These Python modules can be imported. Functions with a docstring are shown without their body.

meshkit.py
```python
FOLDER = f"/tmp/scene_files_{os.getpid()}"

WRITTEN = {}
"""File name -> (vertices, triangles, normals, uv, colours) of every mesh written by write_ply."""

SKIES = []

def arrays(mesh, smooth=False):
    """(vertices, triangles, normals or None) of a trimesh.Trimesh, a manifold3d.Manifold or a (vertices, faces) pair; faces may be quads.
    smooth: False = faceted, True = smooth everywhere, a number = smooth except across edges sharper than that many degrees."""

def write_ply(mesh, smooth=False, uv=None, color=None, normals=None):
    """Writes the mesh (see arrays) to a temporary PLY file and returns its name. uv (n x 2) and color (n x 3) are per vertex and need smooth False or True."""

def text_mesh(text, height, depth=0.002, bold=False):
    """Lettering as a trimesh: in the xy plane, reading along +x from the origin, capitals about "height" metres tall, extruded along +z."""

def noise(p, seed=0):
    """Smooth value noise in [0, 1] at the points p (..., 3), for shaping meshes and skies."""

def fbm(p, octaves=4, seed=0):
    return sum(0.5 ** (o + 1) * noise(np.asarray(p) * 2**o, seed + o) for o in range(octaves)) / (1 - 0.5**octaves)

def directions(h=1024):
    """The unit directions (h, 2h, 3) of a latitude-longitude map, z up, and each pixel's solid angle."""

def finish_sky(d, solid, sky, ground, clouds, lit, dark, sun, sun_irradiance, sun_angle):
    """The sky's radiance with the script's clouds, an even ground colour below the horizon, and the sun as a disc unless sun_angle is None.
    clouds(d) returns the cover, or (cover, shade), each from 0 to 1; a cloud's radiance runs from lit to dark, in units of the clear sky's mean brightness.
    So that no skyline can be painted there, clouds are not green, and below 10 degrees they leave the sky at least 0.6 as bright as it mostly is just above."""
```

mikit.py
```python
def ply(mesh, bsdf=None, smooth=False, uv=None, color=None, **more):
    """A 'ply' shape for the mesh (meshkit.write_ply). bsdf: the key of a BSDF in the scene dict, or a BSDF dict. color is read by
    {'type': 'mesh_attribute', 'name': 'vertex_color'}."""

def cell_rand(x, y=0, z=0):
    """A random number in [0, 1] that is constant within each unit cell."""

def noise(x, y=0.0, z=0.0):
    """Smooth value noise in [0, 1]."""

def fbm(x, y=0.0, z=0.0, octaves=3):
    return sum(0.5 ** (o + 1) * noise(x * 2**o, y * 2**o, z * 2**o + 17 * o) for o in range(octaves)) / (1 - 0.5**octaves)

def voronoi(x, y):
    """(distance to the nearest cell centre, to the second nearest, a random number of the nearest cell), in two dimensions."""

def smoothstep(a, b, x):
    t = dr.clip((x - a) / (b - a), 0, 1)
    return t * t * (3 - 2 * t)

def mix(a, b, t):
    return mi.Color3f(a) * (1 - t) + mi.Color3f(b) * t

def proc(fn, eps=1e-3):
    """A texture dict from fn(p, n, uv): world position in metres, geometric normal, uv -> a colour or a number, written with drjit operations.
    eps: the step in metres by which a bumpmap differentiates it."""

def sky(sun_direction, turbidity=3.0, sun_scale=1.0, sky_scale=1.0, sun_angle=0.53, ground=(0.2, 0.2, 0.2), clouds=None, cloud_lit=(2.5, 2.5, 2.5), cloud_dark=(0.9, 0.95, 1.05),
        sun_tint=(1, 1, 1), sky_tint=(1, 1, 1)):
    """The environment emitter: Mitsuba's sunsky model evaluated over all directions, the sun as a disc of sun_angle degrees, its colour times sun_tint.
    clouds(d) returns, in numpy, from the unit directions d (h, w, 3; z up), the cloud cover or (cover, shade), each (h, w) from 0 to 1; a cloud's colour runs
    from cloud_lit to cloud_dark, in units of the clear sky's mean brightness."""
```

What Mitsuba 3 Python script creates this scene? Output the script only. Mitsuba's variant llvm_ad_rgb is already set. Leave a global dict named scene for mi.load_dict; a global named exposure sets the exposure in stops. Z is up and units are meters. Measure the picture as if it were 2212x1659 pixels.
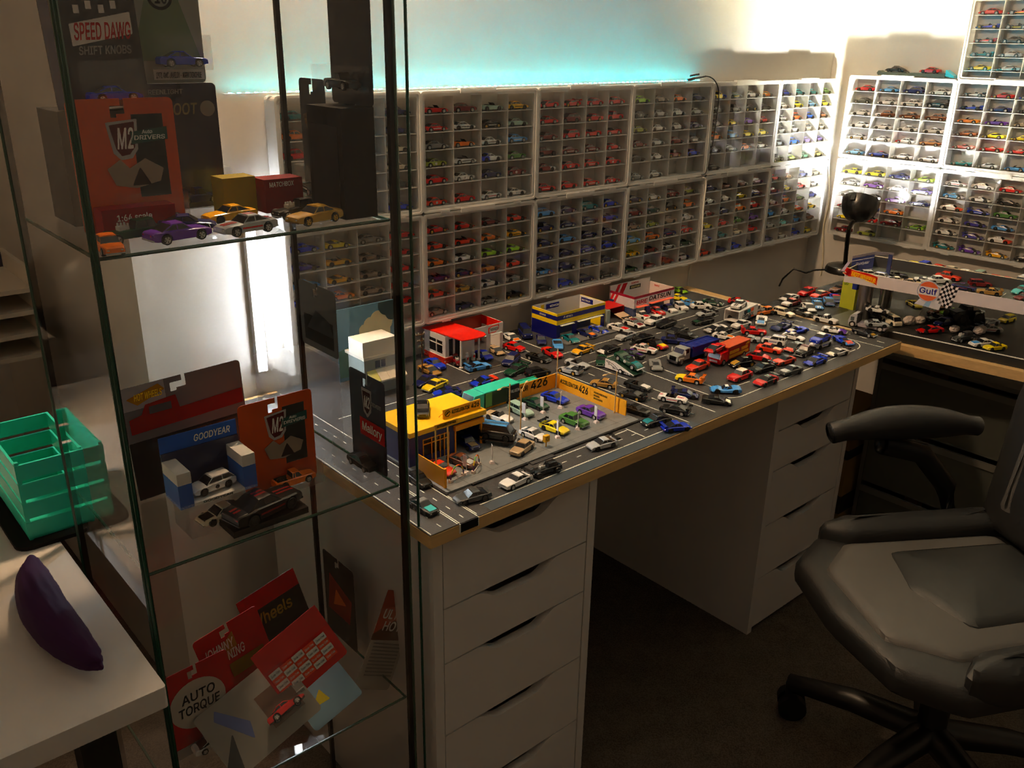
import math, random
import numpy as np, trimesh, mitsuba as mi, drjit as dr, mikit, meshkit
import shapely.geometry as sg
from shapely import affinity, ops
T = mi.ScalarTransform4f
random.seed(7)
scene, labels = {}, {}

# ------------------------------------------------------------------ camera, lights, exposure
CAM = np.array([-0.67626, -0.94152, 1.40697])
YAW, PITCH, ROLL = (math.radians(v) for v in (41.43552, 21.43985, 0.96926))
FWD = np.array([math.sin(YAW) * math.cos(PITCH), math.cos(YAW) * math.cos(PITCH), -math.sin(PITCH)])
RGT = np.cross(FWD, [0, 0, 1.0]); RGT /= np.linalg.norm(RGT)
UPV = np.cross(RGT, FWD)
UPV = -math.sin(ROLL) * RGT + math.cos(ROLL) * UPV
scene['camera'] = {'type': 'perspective', 'fov': math.degrees(2 * math.atan(1106 / 1907.575)), 'fov_axis': 'x', 'near_clip': 0.02,
                   'to_world': T().look_at(origin=CAM.tolist(), target=(CAM + FWD).tolist(), up=UPV.tolist())}
exposure = 0.0
LED_CYAN = (0.0, 760.0, 1050.0)    # blue strip on top of the car cases
UNSEEN_LED_WHITE = (120.0, 135.0, 142.0)  # cool white tube, itself unseen, for the glow behind the cabinet
BULB = (15000.0, 12500.0, 8200.0)  # bulb in the desk lamp's shade
CEILING = (40.0, 36.0, 32.0)       # unseen ceiling lamp, placed to light the room from behind the camera
WARM = (760.0, 500.0, 290.0)       # unseen warm lamp, placed to light the wall above the left cases
HALL = (0.35, 0.33, 0.36)          # dim added fill lamp over the left side of the room


# ------------------------------------------------------------------ helpers
def uniq(base):
    if base not in USED:
        USED[base] = 0
        return base
    USED[base] += 1
    return '%s_%03d' % (base, USED[base])


USED = {}


def decode(p, n, uv):
    """Colour of a piece from its constant uv: two channels in u, one in v."""
    a = dr.floor(uv.x * 65536.0)
    r = dr.floor(a / 256.0)
    g = a - r * 256.0
    b = dr.floor(uv.y * 256.0)
    return mi.Color3f(dr.power(r / 255.0, 2.2), dr.power(g / 255.0, 2.2), dr.power(b / 255.0, 2.2))


COL = mikit.proc(decode)


def two(d):
    return {'type': 'twosided', 'bsdf': d}


def princ(**k):
    return two({'type': 'principled', **k})


scene['gloss'] = princ(base_color=COL, roughness=0.22, specular=0.5, clearcoat=0.5, clearcoat_gloss=0.9)
scene['plastic'] = princ(base_color=COL, roughness=0.42, specular=0.45)
scene['matte'] = princ(base_color=COL, roughness=0.8, specular=0.2)
scene['metal'] = princ(base_color=COL, roughness=0.25, metallic=1.0)
scene['pane'] = {'type': 'thindielectric', 'int_ior': 1.5}
scene['film'] = {'type': 'thindielectric', 'int_ior': 1.35}
scene['frosted'] = {'type': 'principledthin', 'base_color': {'type': 'rgb', 'value': [0.80, 0.79, 0.76]}, 'roughness': 0.4, 'diff_trans': 0.9, 'spec_trans': 0.0}


def rgb(c):
    return tuple(int(round(max(0, min(1, v)) * 255)) for v in c)


class MB:
    """Collects coloured pieces of one mesh."""

    def __init__(self):
        self.v, self.f, self.c, self.n = [], [], [], 0

    def add(self, v, f, c):
        v = np.asarray(v, float); f = np.asarray(f, int)
        if f.shape[1] == 4:
            f = np.vstack([f[:, [0, 1, 2]], f[:, [0, 2, 3]]])
        self.v.append(v); self.f.append(f + self.n); self.n += len(v)
        c = np.asarray(c, float)
        self.c.append(np.tile(c, (len(f), 1)) if c.ndim == 1 else (np.vstack([c, c]) if len(c) * 2 == len(f) else c))
        return self

    def mesh(self, m, c):
        return self.add(m.vertices, m.faces, c)

    def box(self, lo, hi, c, m=None):
        lo, hi = np.array(lo, float), np.array(hi, float)
        v = np.array([[x, y, z] for x in (0, 1) for y in (0, 1) for z in (0, 1)], float) * (hi - lo) + lo
        f = [[0, 1, 3, 2], [4, 6, 7, 5], [0, 4, 5, 1], [2, 3, 7, 6], [0, 2, 6, 4], [1, 5, 7, 3]]
        return self.add(v if m is None else v @ m[:3, :3].T + m[:3, 3], f, c)

    def cyl(self, p0, p1, r0, c, r1=None, seg=14, caps=True):
        p0, p1 = np.array(p0, float), np.array(p1, float)
        r1 = r0 if r1 is None else r1
        t = p1 - p0; t /= np.linalg.norm(t) + 1e-12
        a = np.cross(t, [0, 0, 1.0] if abs(t[2]) < .9 else [1.0, 0, 0]); a /= np.linalg.norm(a); b = np.cross(t, a)
        th = np.arange(seg) * 2 * math.pi / seg
        ring = np.cos(th)[:, None] * a + np.sin(th)[:, None] * b
        v = np.vstack([p0 + r0 * ring, p1 + r1 * ring, [p0, p1]])
        i = np.arange(seg); j = (i + 1) % seg
        f = [np.stack([i, j, j + seg], 1), np.stack([i, j + seg, i + seg], 1)]
        if caps:
            f += [np.stack([j, i, i * 0 + 2 * seg], 1), np.stack([i + seg, j + seg, i * 0 + 2 * seg + 1], 1)]
        return self.add(v, np.vstack(f), c)

    def tube(self, pts, r, c, seg=8):
        p = np.asarray(pts, float); n = len(p)
        r = np.broadcast_to(r, (n,))
        t = np.gradient(p, axis=0); t /= np.linalg.norm(t, axis=1, keepdims=True) + 1e-12
        ref = np.array([0, 0, 1.0]) if np.abs(t[:, 2]).mean() < .8 else np.array([1.0, 0, 0])
        a = np.cross(t, ref); a /= np.linalg.norm(a, axis=1, keepdims=True) + 1e-12; b = np.cross(t, a)
        th = np.arange(seg) * 2 * math.pi / seg
        v = p[:, None] + r[:, None, None] * (np.cos(th)[None, :, None] * a[:, None] + np.sin(th)[None, :, None] * b[:, None])
        i, j = np.meshgrid(np.arange(n - 1), np.arange(seg), indexing='ij'); k = (j + 1) % seg
        f = np.stack([i * seg + j, i * seg + k, (i + 1) * seg + k, (i + 1) * seg + j], -1).reshape(-1, 4)
        self.add(v.reshape(-1, 3), f, c)
        for e in (0, n - 1):
            o = e * seg
            vv = np.vstack([v[e], p[e]]); ii = np.arange(seg)
            self.add(vv, np.stack([ii, (ii + 1) % seg, ii * 0 + seg], 1), c)
        return self

    def lathe(self, prof, c, origin=(0, 0, 0), m=None, seg=24):
        """prof: (r, z) list, spun about z."""
        pr = np.asarray(prof, float); th = np.arange(seg) * 2 * math.pi / seg
        v = np.stack([pr[:, None, 0] * np.cos(th), pr[:, None, 0] * np.sin(th), np.repeat(pr[:, 1:2], seg, 1)], -1).reshape(-1, 3)
        i, j = np.meshgrid(np.arange(len(pr) - 1), np.arange(seg), indexing='ij'); k = (j + 1) % seg
        f = np.stack([i * seg + j, i * seg + k, (i + 1) * seg + k, (i + 1) * seg + j], -1).reshape(-1, 4)
        if m is not None:
            v = v @ m[:3, :3].T + m[:3, 3]
        return self.add(v + np.array(origin, float), f, c)

    def prism(self, poly, z0, z1, c, m=None):
        for g in getattr(poly, 'geoms', [poly]):
            if g.is_empty or g.area < 1e-9:
                continue
            e = trimesh.creation.extrude_polygon(g, z1 - z0, engine='earcut')
            v = np.array(e.vertices) + [0, 0, z0]
            self.add(v if m is None else v @ m[:3, :3].T + m[:3, 3], e.faces, c)
        return self

    def text(self, s, h, c, m, depth=.0003, bold=True, width=None, anchor='l', shear=0.0):
        key = (s, bold)
        if key not in TEXTS:
            TEXTS[key] = meshkit.text_mesh(s, 1.0, 1.0, bold)
        t = TEXTS[key]; v = np.array(t.vertices)
        w = v[:, 0].max() - v[:, 0].min(); v[:, 0] -= v[:, 0].min()
        sx = h if width is None else width / w
        v = v * [sx, h, depth]
        v[:, 0] += shear * v[:, 1]
        if anchor == 'c':
            v[:, 0] -= sx * w / 2
        return self.add(v @ m[:3, :3].T + m[:3, 3], t.faces, c)

    def ply(self, bsdf='plastic', smooth=False, m=None, **more):
        v, f, c = np.vstack(self.v), np.vstack(self.f), np.vstack(self.c)
        if m is not None:
            v = v @ m[:3, :3].T + m[:3, 3]
        tri = v[f]
        fn = np.cross(tri[:, 1] - tri[:, 0], tri[:, 2] - tri[:, 0])
        ok = np.linalg.norm(fn, axis=1) > 1e-14
        f, c, tri, fn = f[ok], c[ok], tri[ok], fn[ok]
        normals = None
        if smooth:
            normals = corner_normals(v, f, fn, smooth).reshape(-1, 3)
        k = np.round(np.clip(c, 0, 1) * 255)
        uv = np.stack([(k[:, 0] * 256 + k[:, 1] + .5) / 65536, (k[:, 2] + .5) / 256], 1)
        path = meshkit.write_ply((tri.reshape(-1, 3), np.arange(3 * len(f)).reshape(-1, 3)), False, np.repeat(uv, 3, 0), None, normals)
        d = {'type': 'ply', 'filename': path, 'face_normals': normals is None, **more}
        if bsdf is not None:
            d['bsdf'] = {'type': 'ref', 'id': bsdf}
        return d


TEXTS = {}


def corner_normals(v, f, fn, angle):
    """Normals per face corner: the mean of the faces round the vertex that turn by less than the angle."""
    q = np.round(v, 7); _, inv = np.unique(q, axis=0, return_inverse=True); inv = inv.reshape(-1)
    u = fn / (np.linalg.norm(fn, axis=1, keepdims=True) + 1e-20)
    if angle is True:
        acc = np.zeros((inv.max() + 1, 3))
        for k in range(3):
            np.add.at(acc, inv[f[:, k]], fn)
        out = acc[inv[f]]
    else:
        cos = math.cos(math.radians(angle))
        ids = inv[f].ravel(); face = np.repeat(np.arange(len(f)), 3)
        order = np.argsort(ids, kind='stable'); ids_s, face_s = ids[order], face[order]
        start = np.searchsorted(ids_s, np.arange(ids_s[-1] + 2))
        out = np.zeros((len(ids), 3))
        for a, b in zip(start[:-1], start[1:]):
            if a == b:
                continue
            fs = face_s[a:b]
            w = (u[fs] @ u[fs].T) >= cos
            out[order[a:b]] = w.astype(float) @ fn[fs]
        out = out.reshape(-1, 3, 3)
    return out / (np.linalg.norm(out, axis=-1, keepdims=True) + 1e-20)


def thing(name, label=None, cat=None, group=None, kind=None):
    k = uniq(name)
    d = {}
    if label: d['label'] = label
    if cat: d['category'] = cat
    if group: d['group'] = group
    if kind: d['kind'] = kind
    if d: labels[k] = d
    return k


def one(name, shape, label=None, cat=None, group=None, kind=None, m=None):
    k = thing(name, label, cat, group, kind)
    scene[k] = shape if m is None else {**shape, 'to_world': T(m.tolist())}
    return k


def part(parent, name, shape, m=None, label=None, kind=None):
    k = uniq(parent + '__' + name)
    scene[k] = shape if m is None else {**shape, 'to_world': T(m.tolist())}
    if label or kind:
        labels[k] = {**({'label': label} if label else {}), **({'kind': kind} if kind else {})}
    return k


def mat(loc=(0, 0, 0), x=None, y=None, z=None, rz=0.0, s=1.0):
    """A 4 x 4 from the axes (columns) or from a turn about z."""
    m = np.eye(4)
    if x is None:
        c, sn = math.cos(rz), math.sin(rz)
        m[:3, :3] = [[c, -sn, 0], [sn, c, 0], [0, 0, 1]]
    else:
        m[:3, 0], m[:3, 1], m[:3, 2] = x, y, z
    m[:3, :3] *= s
    m[:3, 3] = loc
    return m


def rotx(a):
    m = np.eye(4); c, s = math.cos(a), math.sin(a); m[1:3, 1:3] = [[c, -s], [s, c]]; return m


def roty(a):
    m = np.eye(4); c, s = math.cos(a), math.sin(a); m[0, 0], m[0, 2], m[2, 0], m[2, 2] = c, s, -s, c; return m


def rrect(w, h, r, cx=0.0, cy=0.0):
    return sg.box(cx - w / 2 + r, cy - h / 2 + r, cx + w / 2 - r, cy + h / 2 - r).buffer(r, 4)


P = {'red': (.80, .07, .06), 'dred': (.38, .05, .07), 'ored': (.88, .22, .09), 'orange': (.95, .47, .10), 'yel': (.97, .85, .12), 'ygold': (.97, .70, .10),
     'lime': (.58, .80, .16), 'green': (.26, .45, .20), 'dgreen': (.06, .22, .15), 'teal': (.05, .42, .45), 'mint': (.60, .72, .66), 'cyan': (.25, .72, .74),
     'lblue': (.28, .58, .88), 'blue': (.08, .20, .72), 'navy': (.07, .10, .30), 'indigo': (.22, .20, .55), 'purple': (.36, .18, .62), 'pink': (.90, .45, .45),
     'white': (.93, .92, .90), 'cream': (.93, .88, .76), 'silver': (.68, .70, .71), 'grey': (.46, .47, .47), 'dgrey': (.24, .25, .25), 'black': (.05, .05, .055),
     'brown': (.36, .20, .12), 'tan': (.68, .58, .44), 'bronze': (.62, .46, .22), 'gold': (.72, .55, .20), 'olive': (.55, .58, .20), 'taupe': (.55, .48, .42)}
NAMES = {'red': 'red', 'dred': 'maroon', 'ored': 'orange-red', 'orange': 'orange', 'yel': 'yellow', 'ygold': 'amber yellow', 'lime': 'lime green', 'green': 'green',
         'dgreen': 'dark green', 'teal': 'teal', 'mint': 'mint green', 'cyan': 'turquoise', 'lblue': 'light blue', 'blue': 'blue', 'navy': 'navy blue', 'indigo': 'indigo',
         'purple': 'purple', 'pink': 'pink', 'white': 'white', 'cream': 'cream', 'silver': 'silver', 'grey': 'grey', 'dgrey': 'dark grey', 'black': 'black',
         'brown': 'brown', 'tan': 'beige', 'bronze': 'bronze', 'gold': 'gold', 'olive': 'olive green', 'taupe': 'taupe'}


# ------------------------------------------------------------------ materials of the room
def wall_fn(p, n, uv):
    t = mikit.fbm(p.x * 9, p.y * 9, p.z * 9, 3)
    return mikit.mix((.60, .56, .51), (.66, .62, .56), t)


def carpet_fn(p, n, uv):
    t = mikit.noise(p.x * 420, p.y * 420, p.z * 50) * .6 + mikit.fbm(p.x * 30, p.y * 30, 0.0, 3) * .4
    return mikit.mix((.030, .024, .020), (.10, .085, .07), t)


def pine_fn(p, n, uv):
    g = mikit.fbm(p.x * 5, p.y * 60, p.z * 160, 4)
    k = mikit.smoothstep(.82, .95, mikit.noise(p.x * 5 + 3.3, p.y * 7, p.z * 8 + 2.0))
    return mikit.mix(mikit.mix((.50, .31, .12), (.66, .43, .19), g), (.30, .13, .05), k * .8)


def asphalt_fn(p, n, uv):
    t = mikit.noise(p.x * 900, p.y * 900, 0.0) * .5 + mikit.fbm(p.x * 14, p.y * 14, 0.0, 3) * .5
    return mikit.mix((.022, .022, .024), (.052, .052, .054), t)


def lot_fn(p, n, uv):
    t = mikit.fbm(p.x * 60, p.y * 60, 0.0, 3)
    gx, gy = dr.abs(p.x / .062 - dr.round(p.x / .062)), dr.abs((p.y - .02) / .062 - dr.round((p.y - .02) / .062))
    j = mikit.smoothstep(.012, .006, dr.minimum(gx, gy))
    return mikit.mix((.13, .145, .15), (.18, .19, .195), t) * (1 - .45 * j)


def leather_fn(p, n, uv):
    d1, d2, _ = mikit.voronoi((p.x + .3 * p.z) * 420, (p.y + .5 * p.z) * 420)
    return d2 - d1


scene['wallpaint'] = two({'type': 'diffuse', 'reflectance': mikit.proc(wall_fn)})
scene['carpet'] = two({'type': 'diffuse', 'reflectance': mikit.proc(carpet_fn)})
scene['pine'] = princ(base_color=mikit.proc(pine_fn), roughness=.5, specular=.35)
scene['asphalt'] = princ(base_color=mikit.proc(asphalt_fn), roughness=.45, specular=.4)
scene['lotpaint'] = princ(base_color=mikit.proc(lot_fn), roughness=.5, specular=.3)
scene['whitelaminate'] = princ(base_color={'type': 'rgb', 'value': [.60, .57, .54]}, roughness=.5, specular=.3)
scene['leather'] = two({'type': 'bumpmap', 'arbitrary': mikit.proc(leather_fn, eps=4e-4), 'scale': .0004, 'bsdf': {'type': 'principled', 'base_color': COL, 'roughness': .46, 'specular': .5}})

# ------------------------------------------------------------------ the room
YW, XW, RA = .656, 2.085, .0403
RD = np.array([math.sin(RA), -math.cos(RA), 0.0])       # right wall, from the corner towards the viewer
RN = np.array([-math.cos(RA), -math.sin(RA), 0.0])      # its normal, into the room


def struct(name, shape):
    scene[name] = shape; labels[name] = {'kind': 'structure'}


def bxs(lo, hi, bsdf, c=(.8, .8, .8)):
    return MB().box(lo, hi, c).ply(bsdf)


struct('floor', bxs((-2.2, -3.2, -.05), (2.5, 2.0, 0), 'carpet'))
struct('wall_back', bxs((-.17, YW, 0), (2.3, YW + .1, 2.45), 'wallpaint'))
struct('wall_alcove_side', bxs((-.17, YW + .1, 0), (-.07, 2.0, 2.45), 'wallpaint'))
struct('wall_alcove_back', bxs((-2.2, 1.9, 0), (-.17, 2.0, 2.45), 'wallpaint'))
struct('wall_left', bxs((-2.2, -3.2, 0), (-2.1, 1.9, 2.45), 'wallpaint'))
struct('wall_front', bxs((-2.2, -3.3, 0), (2.5, -3.2, 2.45), 'wallpaint'))
mw = mat((XW, YW, 0), x=-RN, y=-RD, z=(0, 0, 1))
scene['wall_right'] = {**MB().box((0, -3.9, 0), (.1, .1, 2.45), (.8, .8, .8)).ply('wallpaint', m=mw)}
labels['wall_right'] = {'kind': 'structure'}
struct('ceiling', bxs((-2.2, -3.3, 2.45), (2.5, 2.0, 2.5), 'wallpaint'))

# unseen ceiling lamp, placed to light the room from behind the camera: shade, diffuser, rose
k = thing('ceiling_lamp', 'round opal ceiling lamp in the middle of the room ceiling', 'lamp')
part(k, 'lamp_body', MB().lathe([(0, 2.45), (.21, 2.45), (.21, 2.40), (.19, 2.395)], (.8, .8, .8), (.25, -1.35, 0), seg=32).ply('plastic', smooth=30))
part(k, 'diffuser', {**MB().lathe([(.19, 2.395), (.15, 2.375), (.08, 2.365), (0, 2.362)], (1, 1, 1), (.25, -1.35, 0), seg=32).ply('matte', smooth=40),
                     'emitter': {'type': 'area', 'radiance': {'type': 'rgb', 'value': list(CEILING)}}})
k = thing('hall_lamp', 'small round lamp on the ceiling over the white desk', 'lamp')  # added fill lamp, brightens the alcove and white desk
part(k, 'lamp_body', MB().lathe([(0, 2.45), (.13, 2.45), (.13, 2.42), (.12, 2.415)], (.8, .8, .8), (-1.2, .6, 0), seg=24).ply('plastic', smooth=30))
part(k, 'diffuser', {**MB().lathe([(.12, 2.415), (.08, 2.40), (0, 2.395)], (1, 1, 1), (-1.2, .6, 0), seg=24).ply('matte', smooth=40),
                     'emitter': {'type': 'area', 'radiance': {'type': 'rgb', 'value': list(HALL)}}})
k = thing('wall_lamp', 'warm glass wall lamp high above the left end of the car cases', 'lamp')  # out of view, placed for the warm glow on the upper left wall
WL = np.array([.10, YW - .10, 1.98])
part(k, 'bracket', MB().box(WL + [-.03, .08, -.05], WL + [.03, .10, .05], (.2, .2, .2)).cyl(WL + [0, .08, 0], WL + [0, 0, 0], .008, (.2, .2, .2)).ply('metal', smooth=30))
g = trimesh.creation.icosphere(2, .045)
part(k, 'globe', {**MB().add(g.vertices + WL, g.faces, (1, 1, 1)).ply('matte', smooth=True), 'emitter': {'type': 'area', 'radiance': {'type': 'rgb', 'value': list(WARM)}}})

# ------------------------------------------------------------------ drawer units and desks
DG = [.690, .5626, .4566, .309, .1577, .012]


def drawer_unit(x0, y0, label):
    k = thing('drawer_unit', label, 'drawer unit')
    t = .018; W, D, H = .36, .55, .70; c = (.8, .8, .8)
    b = MB()
    b.box((0, 0, 0), (t, D, H), c).box((W - t, 0, 0), (W, D, H), c).box((t, 0.002, H - t), (W - t, D, H), c).box((t, D - t, 0), (W - t, D, H - t), c).box((t, .02, 0), (W - t, D, .012), c)
    part(k, 'body', b.ply('whitelaminate'), mat((x0, y0, 0)))
    for i in range(5):
        z1, z0 = DG[i] - .0015 - (.006 if i == 0 else 0), DG[i + 1] + .0015
        w = W - 2 * t - .004; h = z1 - z0
        xs = np.linspace(-1, 1, 25); hw, dp = .092, .023
        prof = [(w / 2 + q * hw, h - dp * (.5 + .5 * math.cos(math.pi * min(1, max(0, (abs(q) - .42) / .58))))) for q in xs]
        poly = sg.Polygon([(0, 0), (w, 0), (w, h)] + prof[::-1] + [(0, h)])
        m = mat((x0 + t + .002, y0 + .018, z0), x=(1, 0, 0), y=(0, 0, 1), z=(0, -1, 0))
        d = MB().prism(poly, 0, .017, c)
        d.box((0, 0, -.42), (.012, h * .6, 0), c).box((w - .012, 0, -.42), (w, h * .6, 0), c).box((0, 0, -.42), (w, .008, 0), c)
        part(k, 'drawer', d.ply('whitelaminate'), m)
    return k


drawer_unit(0.0, 0.0, 'white drawer unit under the desk nearest the glass cabinet')
drawer_unit(1.0131, .0526, 'white drawer unit under the far end of the desk by the office chair')

ZT = .7206
k = thing('desk', 'long pine desk top covered with toy roads and toy cars', 'desk')
DX0, DX1, DY0, DY1 = -.019, 1.42, -.021, .645
part(k, 'desk_top', MB().prism(rrect(DX1 - DX0, DY1 - DY0, .002, (DX0 + DX1) / 2, (DY0 + DY1) / 2), .700, ZT, (.7, .5, .2)).ply('pine'))

# paper road sheets on the desk
rng = np.random.default_rng(3)
xs = np.linspace(.075, DX1, 90)
edge = DY0 + .0015 + .0035 * (meshkit.noise(np.stack([xs * 14, xs * 0, xs * 0], 1)) - .35) * np.clip((xs - .5) * 1.3, .1, 1)
poly = sg.Polygon([(.075, .644)] + [(a, b) for a, b in zip(xs, edge)] + [(DX1 - .001, .02), (1.40, .10), (1.40, .39), (1.38, .40), (1.375, .644)])
k = thing('road_mat', 'dark printed road sheet with white lane lines covering the desk', 'road mat')
part(k, 'sheet', MB().prism(poly, ZT + .0002, ZT + .0012, (.2, .2, .2)).ply('asphalt'))
ZM = ZT + .0012


def line(x0, y0, x1, y1, w=.0022, c=(.86, .86, .82), parent=None):
    d = np.array([x1 - x0, y1 - y0]); n = np.array([-d[1], d[0]]) / (np.linalg.norm(d) + 1e-9) * w / 2
    p = sg.Polygon([(x0 + n[0], y0 + n[1]), (x1 + n[0], y1 + n[1]), (x1 - n[0], y1 - n[1]), (x0 - n[0], y0 - n[1])])
    part(parent or ROAD, 'lane_line', MB().prism(p, ZM - .0001, ZM + .0003, c).ply('matte'))


ROAD = k
for seg in [(.695, .437, 1.375, .438), (.70, .356, 1.06, .358), (1.06, .359, 1.31, .362), (.684, .60, .684, .44), (.604, .60, .604, .44), (.10, .437, .60, .437), (.10, .355, .604, .355),
            (.606, .353, .612, .0), (.690, .35, .693, .0), (1.316, .35, 1.338, -.015), (1.405, .36, 1.413, .10), (1.296, .60, 1.30, .44), (1.379, .60, 1.385, .44),
            (.757, .245, .757, .06), (.815, .2795, 1.27, .2805), (.81, .016, 1.27, .020), (1.328, .225, 1.331, .07), (.098, .0065, .60, .0065), (.30, .0515, .49, .0515), (.494, .057, .494, .010),
            (.075, .105, .0755, -.012), (.80, .24, .80, .06), (.80, .06, .89, .056)]:
    line(*seg)
for x in np.arange(.15, .60, .06): line(x, .397, x + .022, .397)
for x in np.arange(.70, 1.30, .0475): line(x, .399, x + .02, .4)
for y in np.arange(.02, .34, .045): line(.651, y, .651, y + .018)
for y in np.arange(.0, .33, .045): line(1.364 + (.33 - y) * .03, y, 1.364 + (.33 - y) * .03, y + .02)
for x in np.arange(.12, .60, .036): line(x, .030, x + .011, .030, .0016)
for y in np.arange(.45, .60, .045): line(.645, y, .645, y + .02)
for cx, cy, a0 in ((.81, .226, 90), (1.275, .226, 0), (1.277, .073, 270), (.81, .069, 180)):
    r = .0535; a = np.radians(np.linspace(a0, a0 + 90, 9)); ring = sg.LineString([(cx + r * math.cos(t), cy + r * math.sin(t)) for t in a]).buffer(.0011, cap_style=2)
    part(ROAD, 'lane_line', MB().prism(ring, ZM - .0001, ZM + .0003, (.86, .86, .82)).ply('matte'))
part(ROAD, 'edge_strip', MB().box((.10, DY0 + .0022, ZM - .0002), (.62, .0035, ZM + .0003), (.22, .26, .30)).ply('plastic'))

k = thing('road_sheet', 'separate black road strip along the desk\'s left edge with a flap hanging over the front', 'road mat')
part(k, 'sheet', MB().box((DX0 + .0005, DY0 + .001, ZT + .0014), (.074, .63, ZT + .0022), (.15, .15, .16)).ply('asphalt'))
part(k, 'flap', MB().box((.036, DY0 - .0022, .7085), (.071, DY0 - .0002, ZT + .0022), (.05, .05, .05)).box((.0345, DY0 - .0026, .7075), (.036, DY0 - .0002, ZT + .0024), (.8, .8, .78)).box((.070, DY0 - .0026, .7075), (.0715, DY0 - .0002, ZT + .0024), (.8, .8, .78)).ply('matte'))
ROAD2 = k; ZM = ZT + .0022
for seg in [(DX0 + .003, DY0 + .002, DX0 + .003, .62), (.0335, DY0 + .002, .0335, .62), (.037, DY0 + .002, .037, .62), (.0715, DY0 + .002, .0715, .62)]:
    line(*seg, w=.0016, parent=ROAD2)
for y in np.arange(-.01, .6, .034):
    line(.052, y, .052, y + .011, .0016, parent=ROAD2); line(.009, y, .009, y + .011, .0016, parent=ROAD2)
ZM = ZT + .0012

# ------------------------------------------------------------------ car display cases
CX0, PC, PP, YC, HS = .4401, .0767, .3264, .612, .0365
CD = .040


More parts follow.
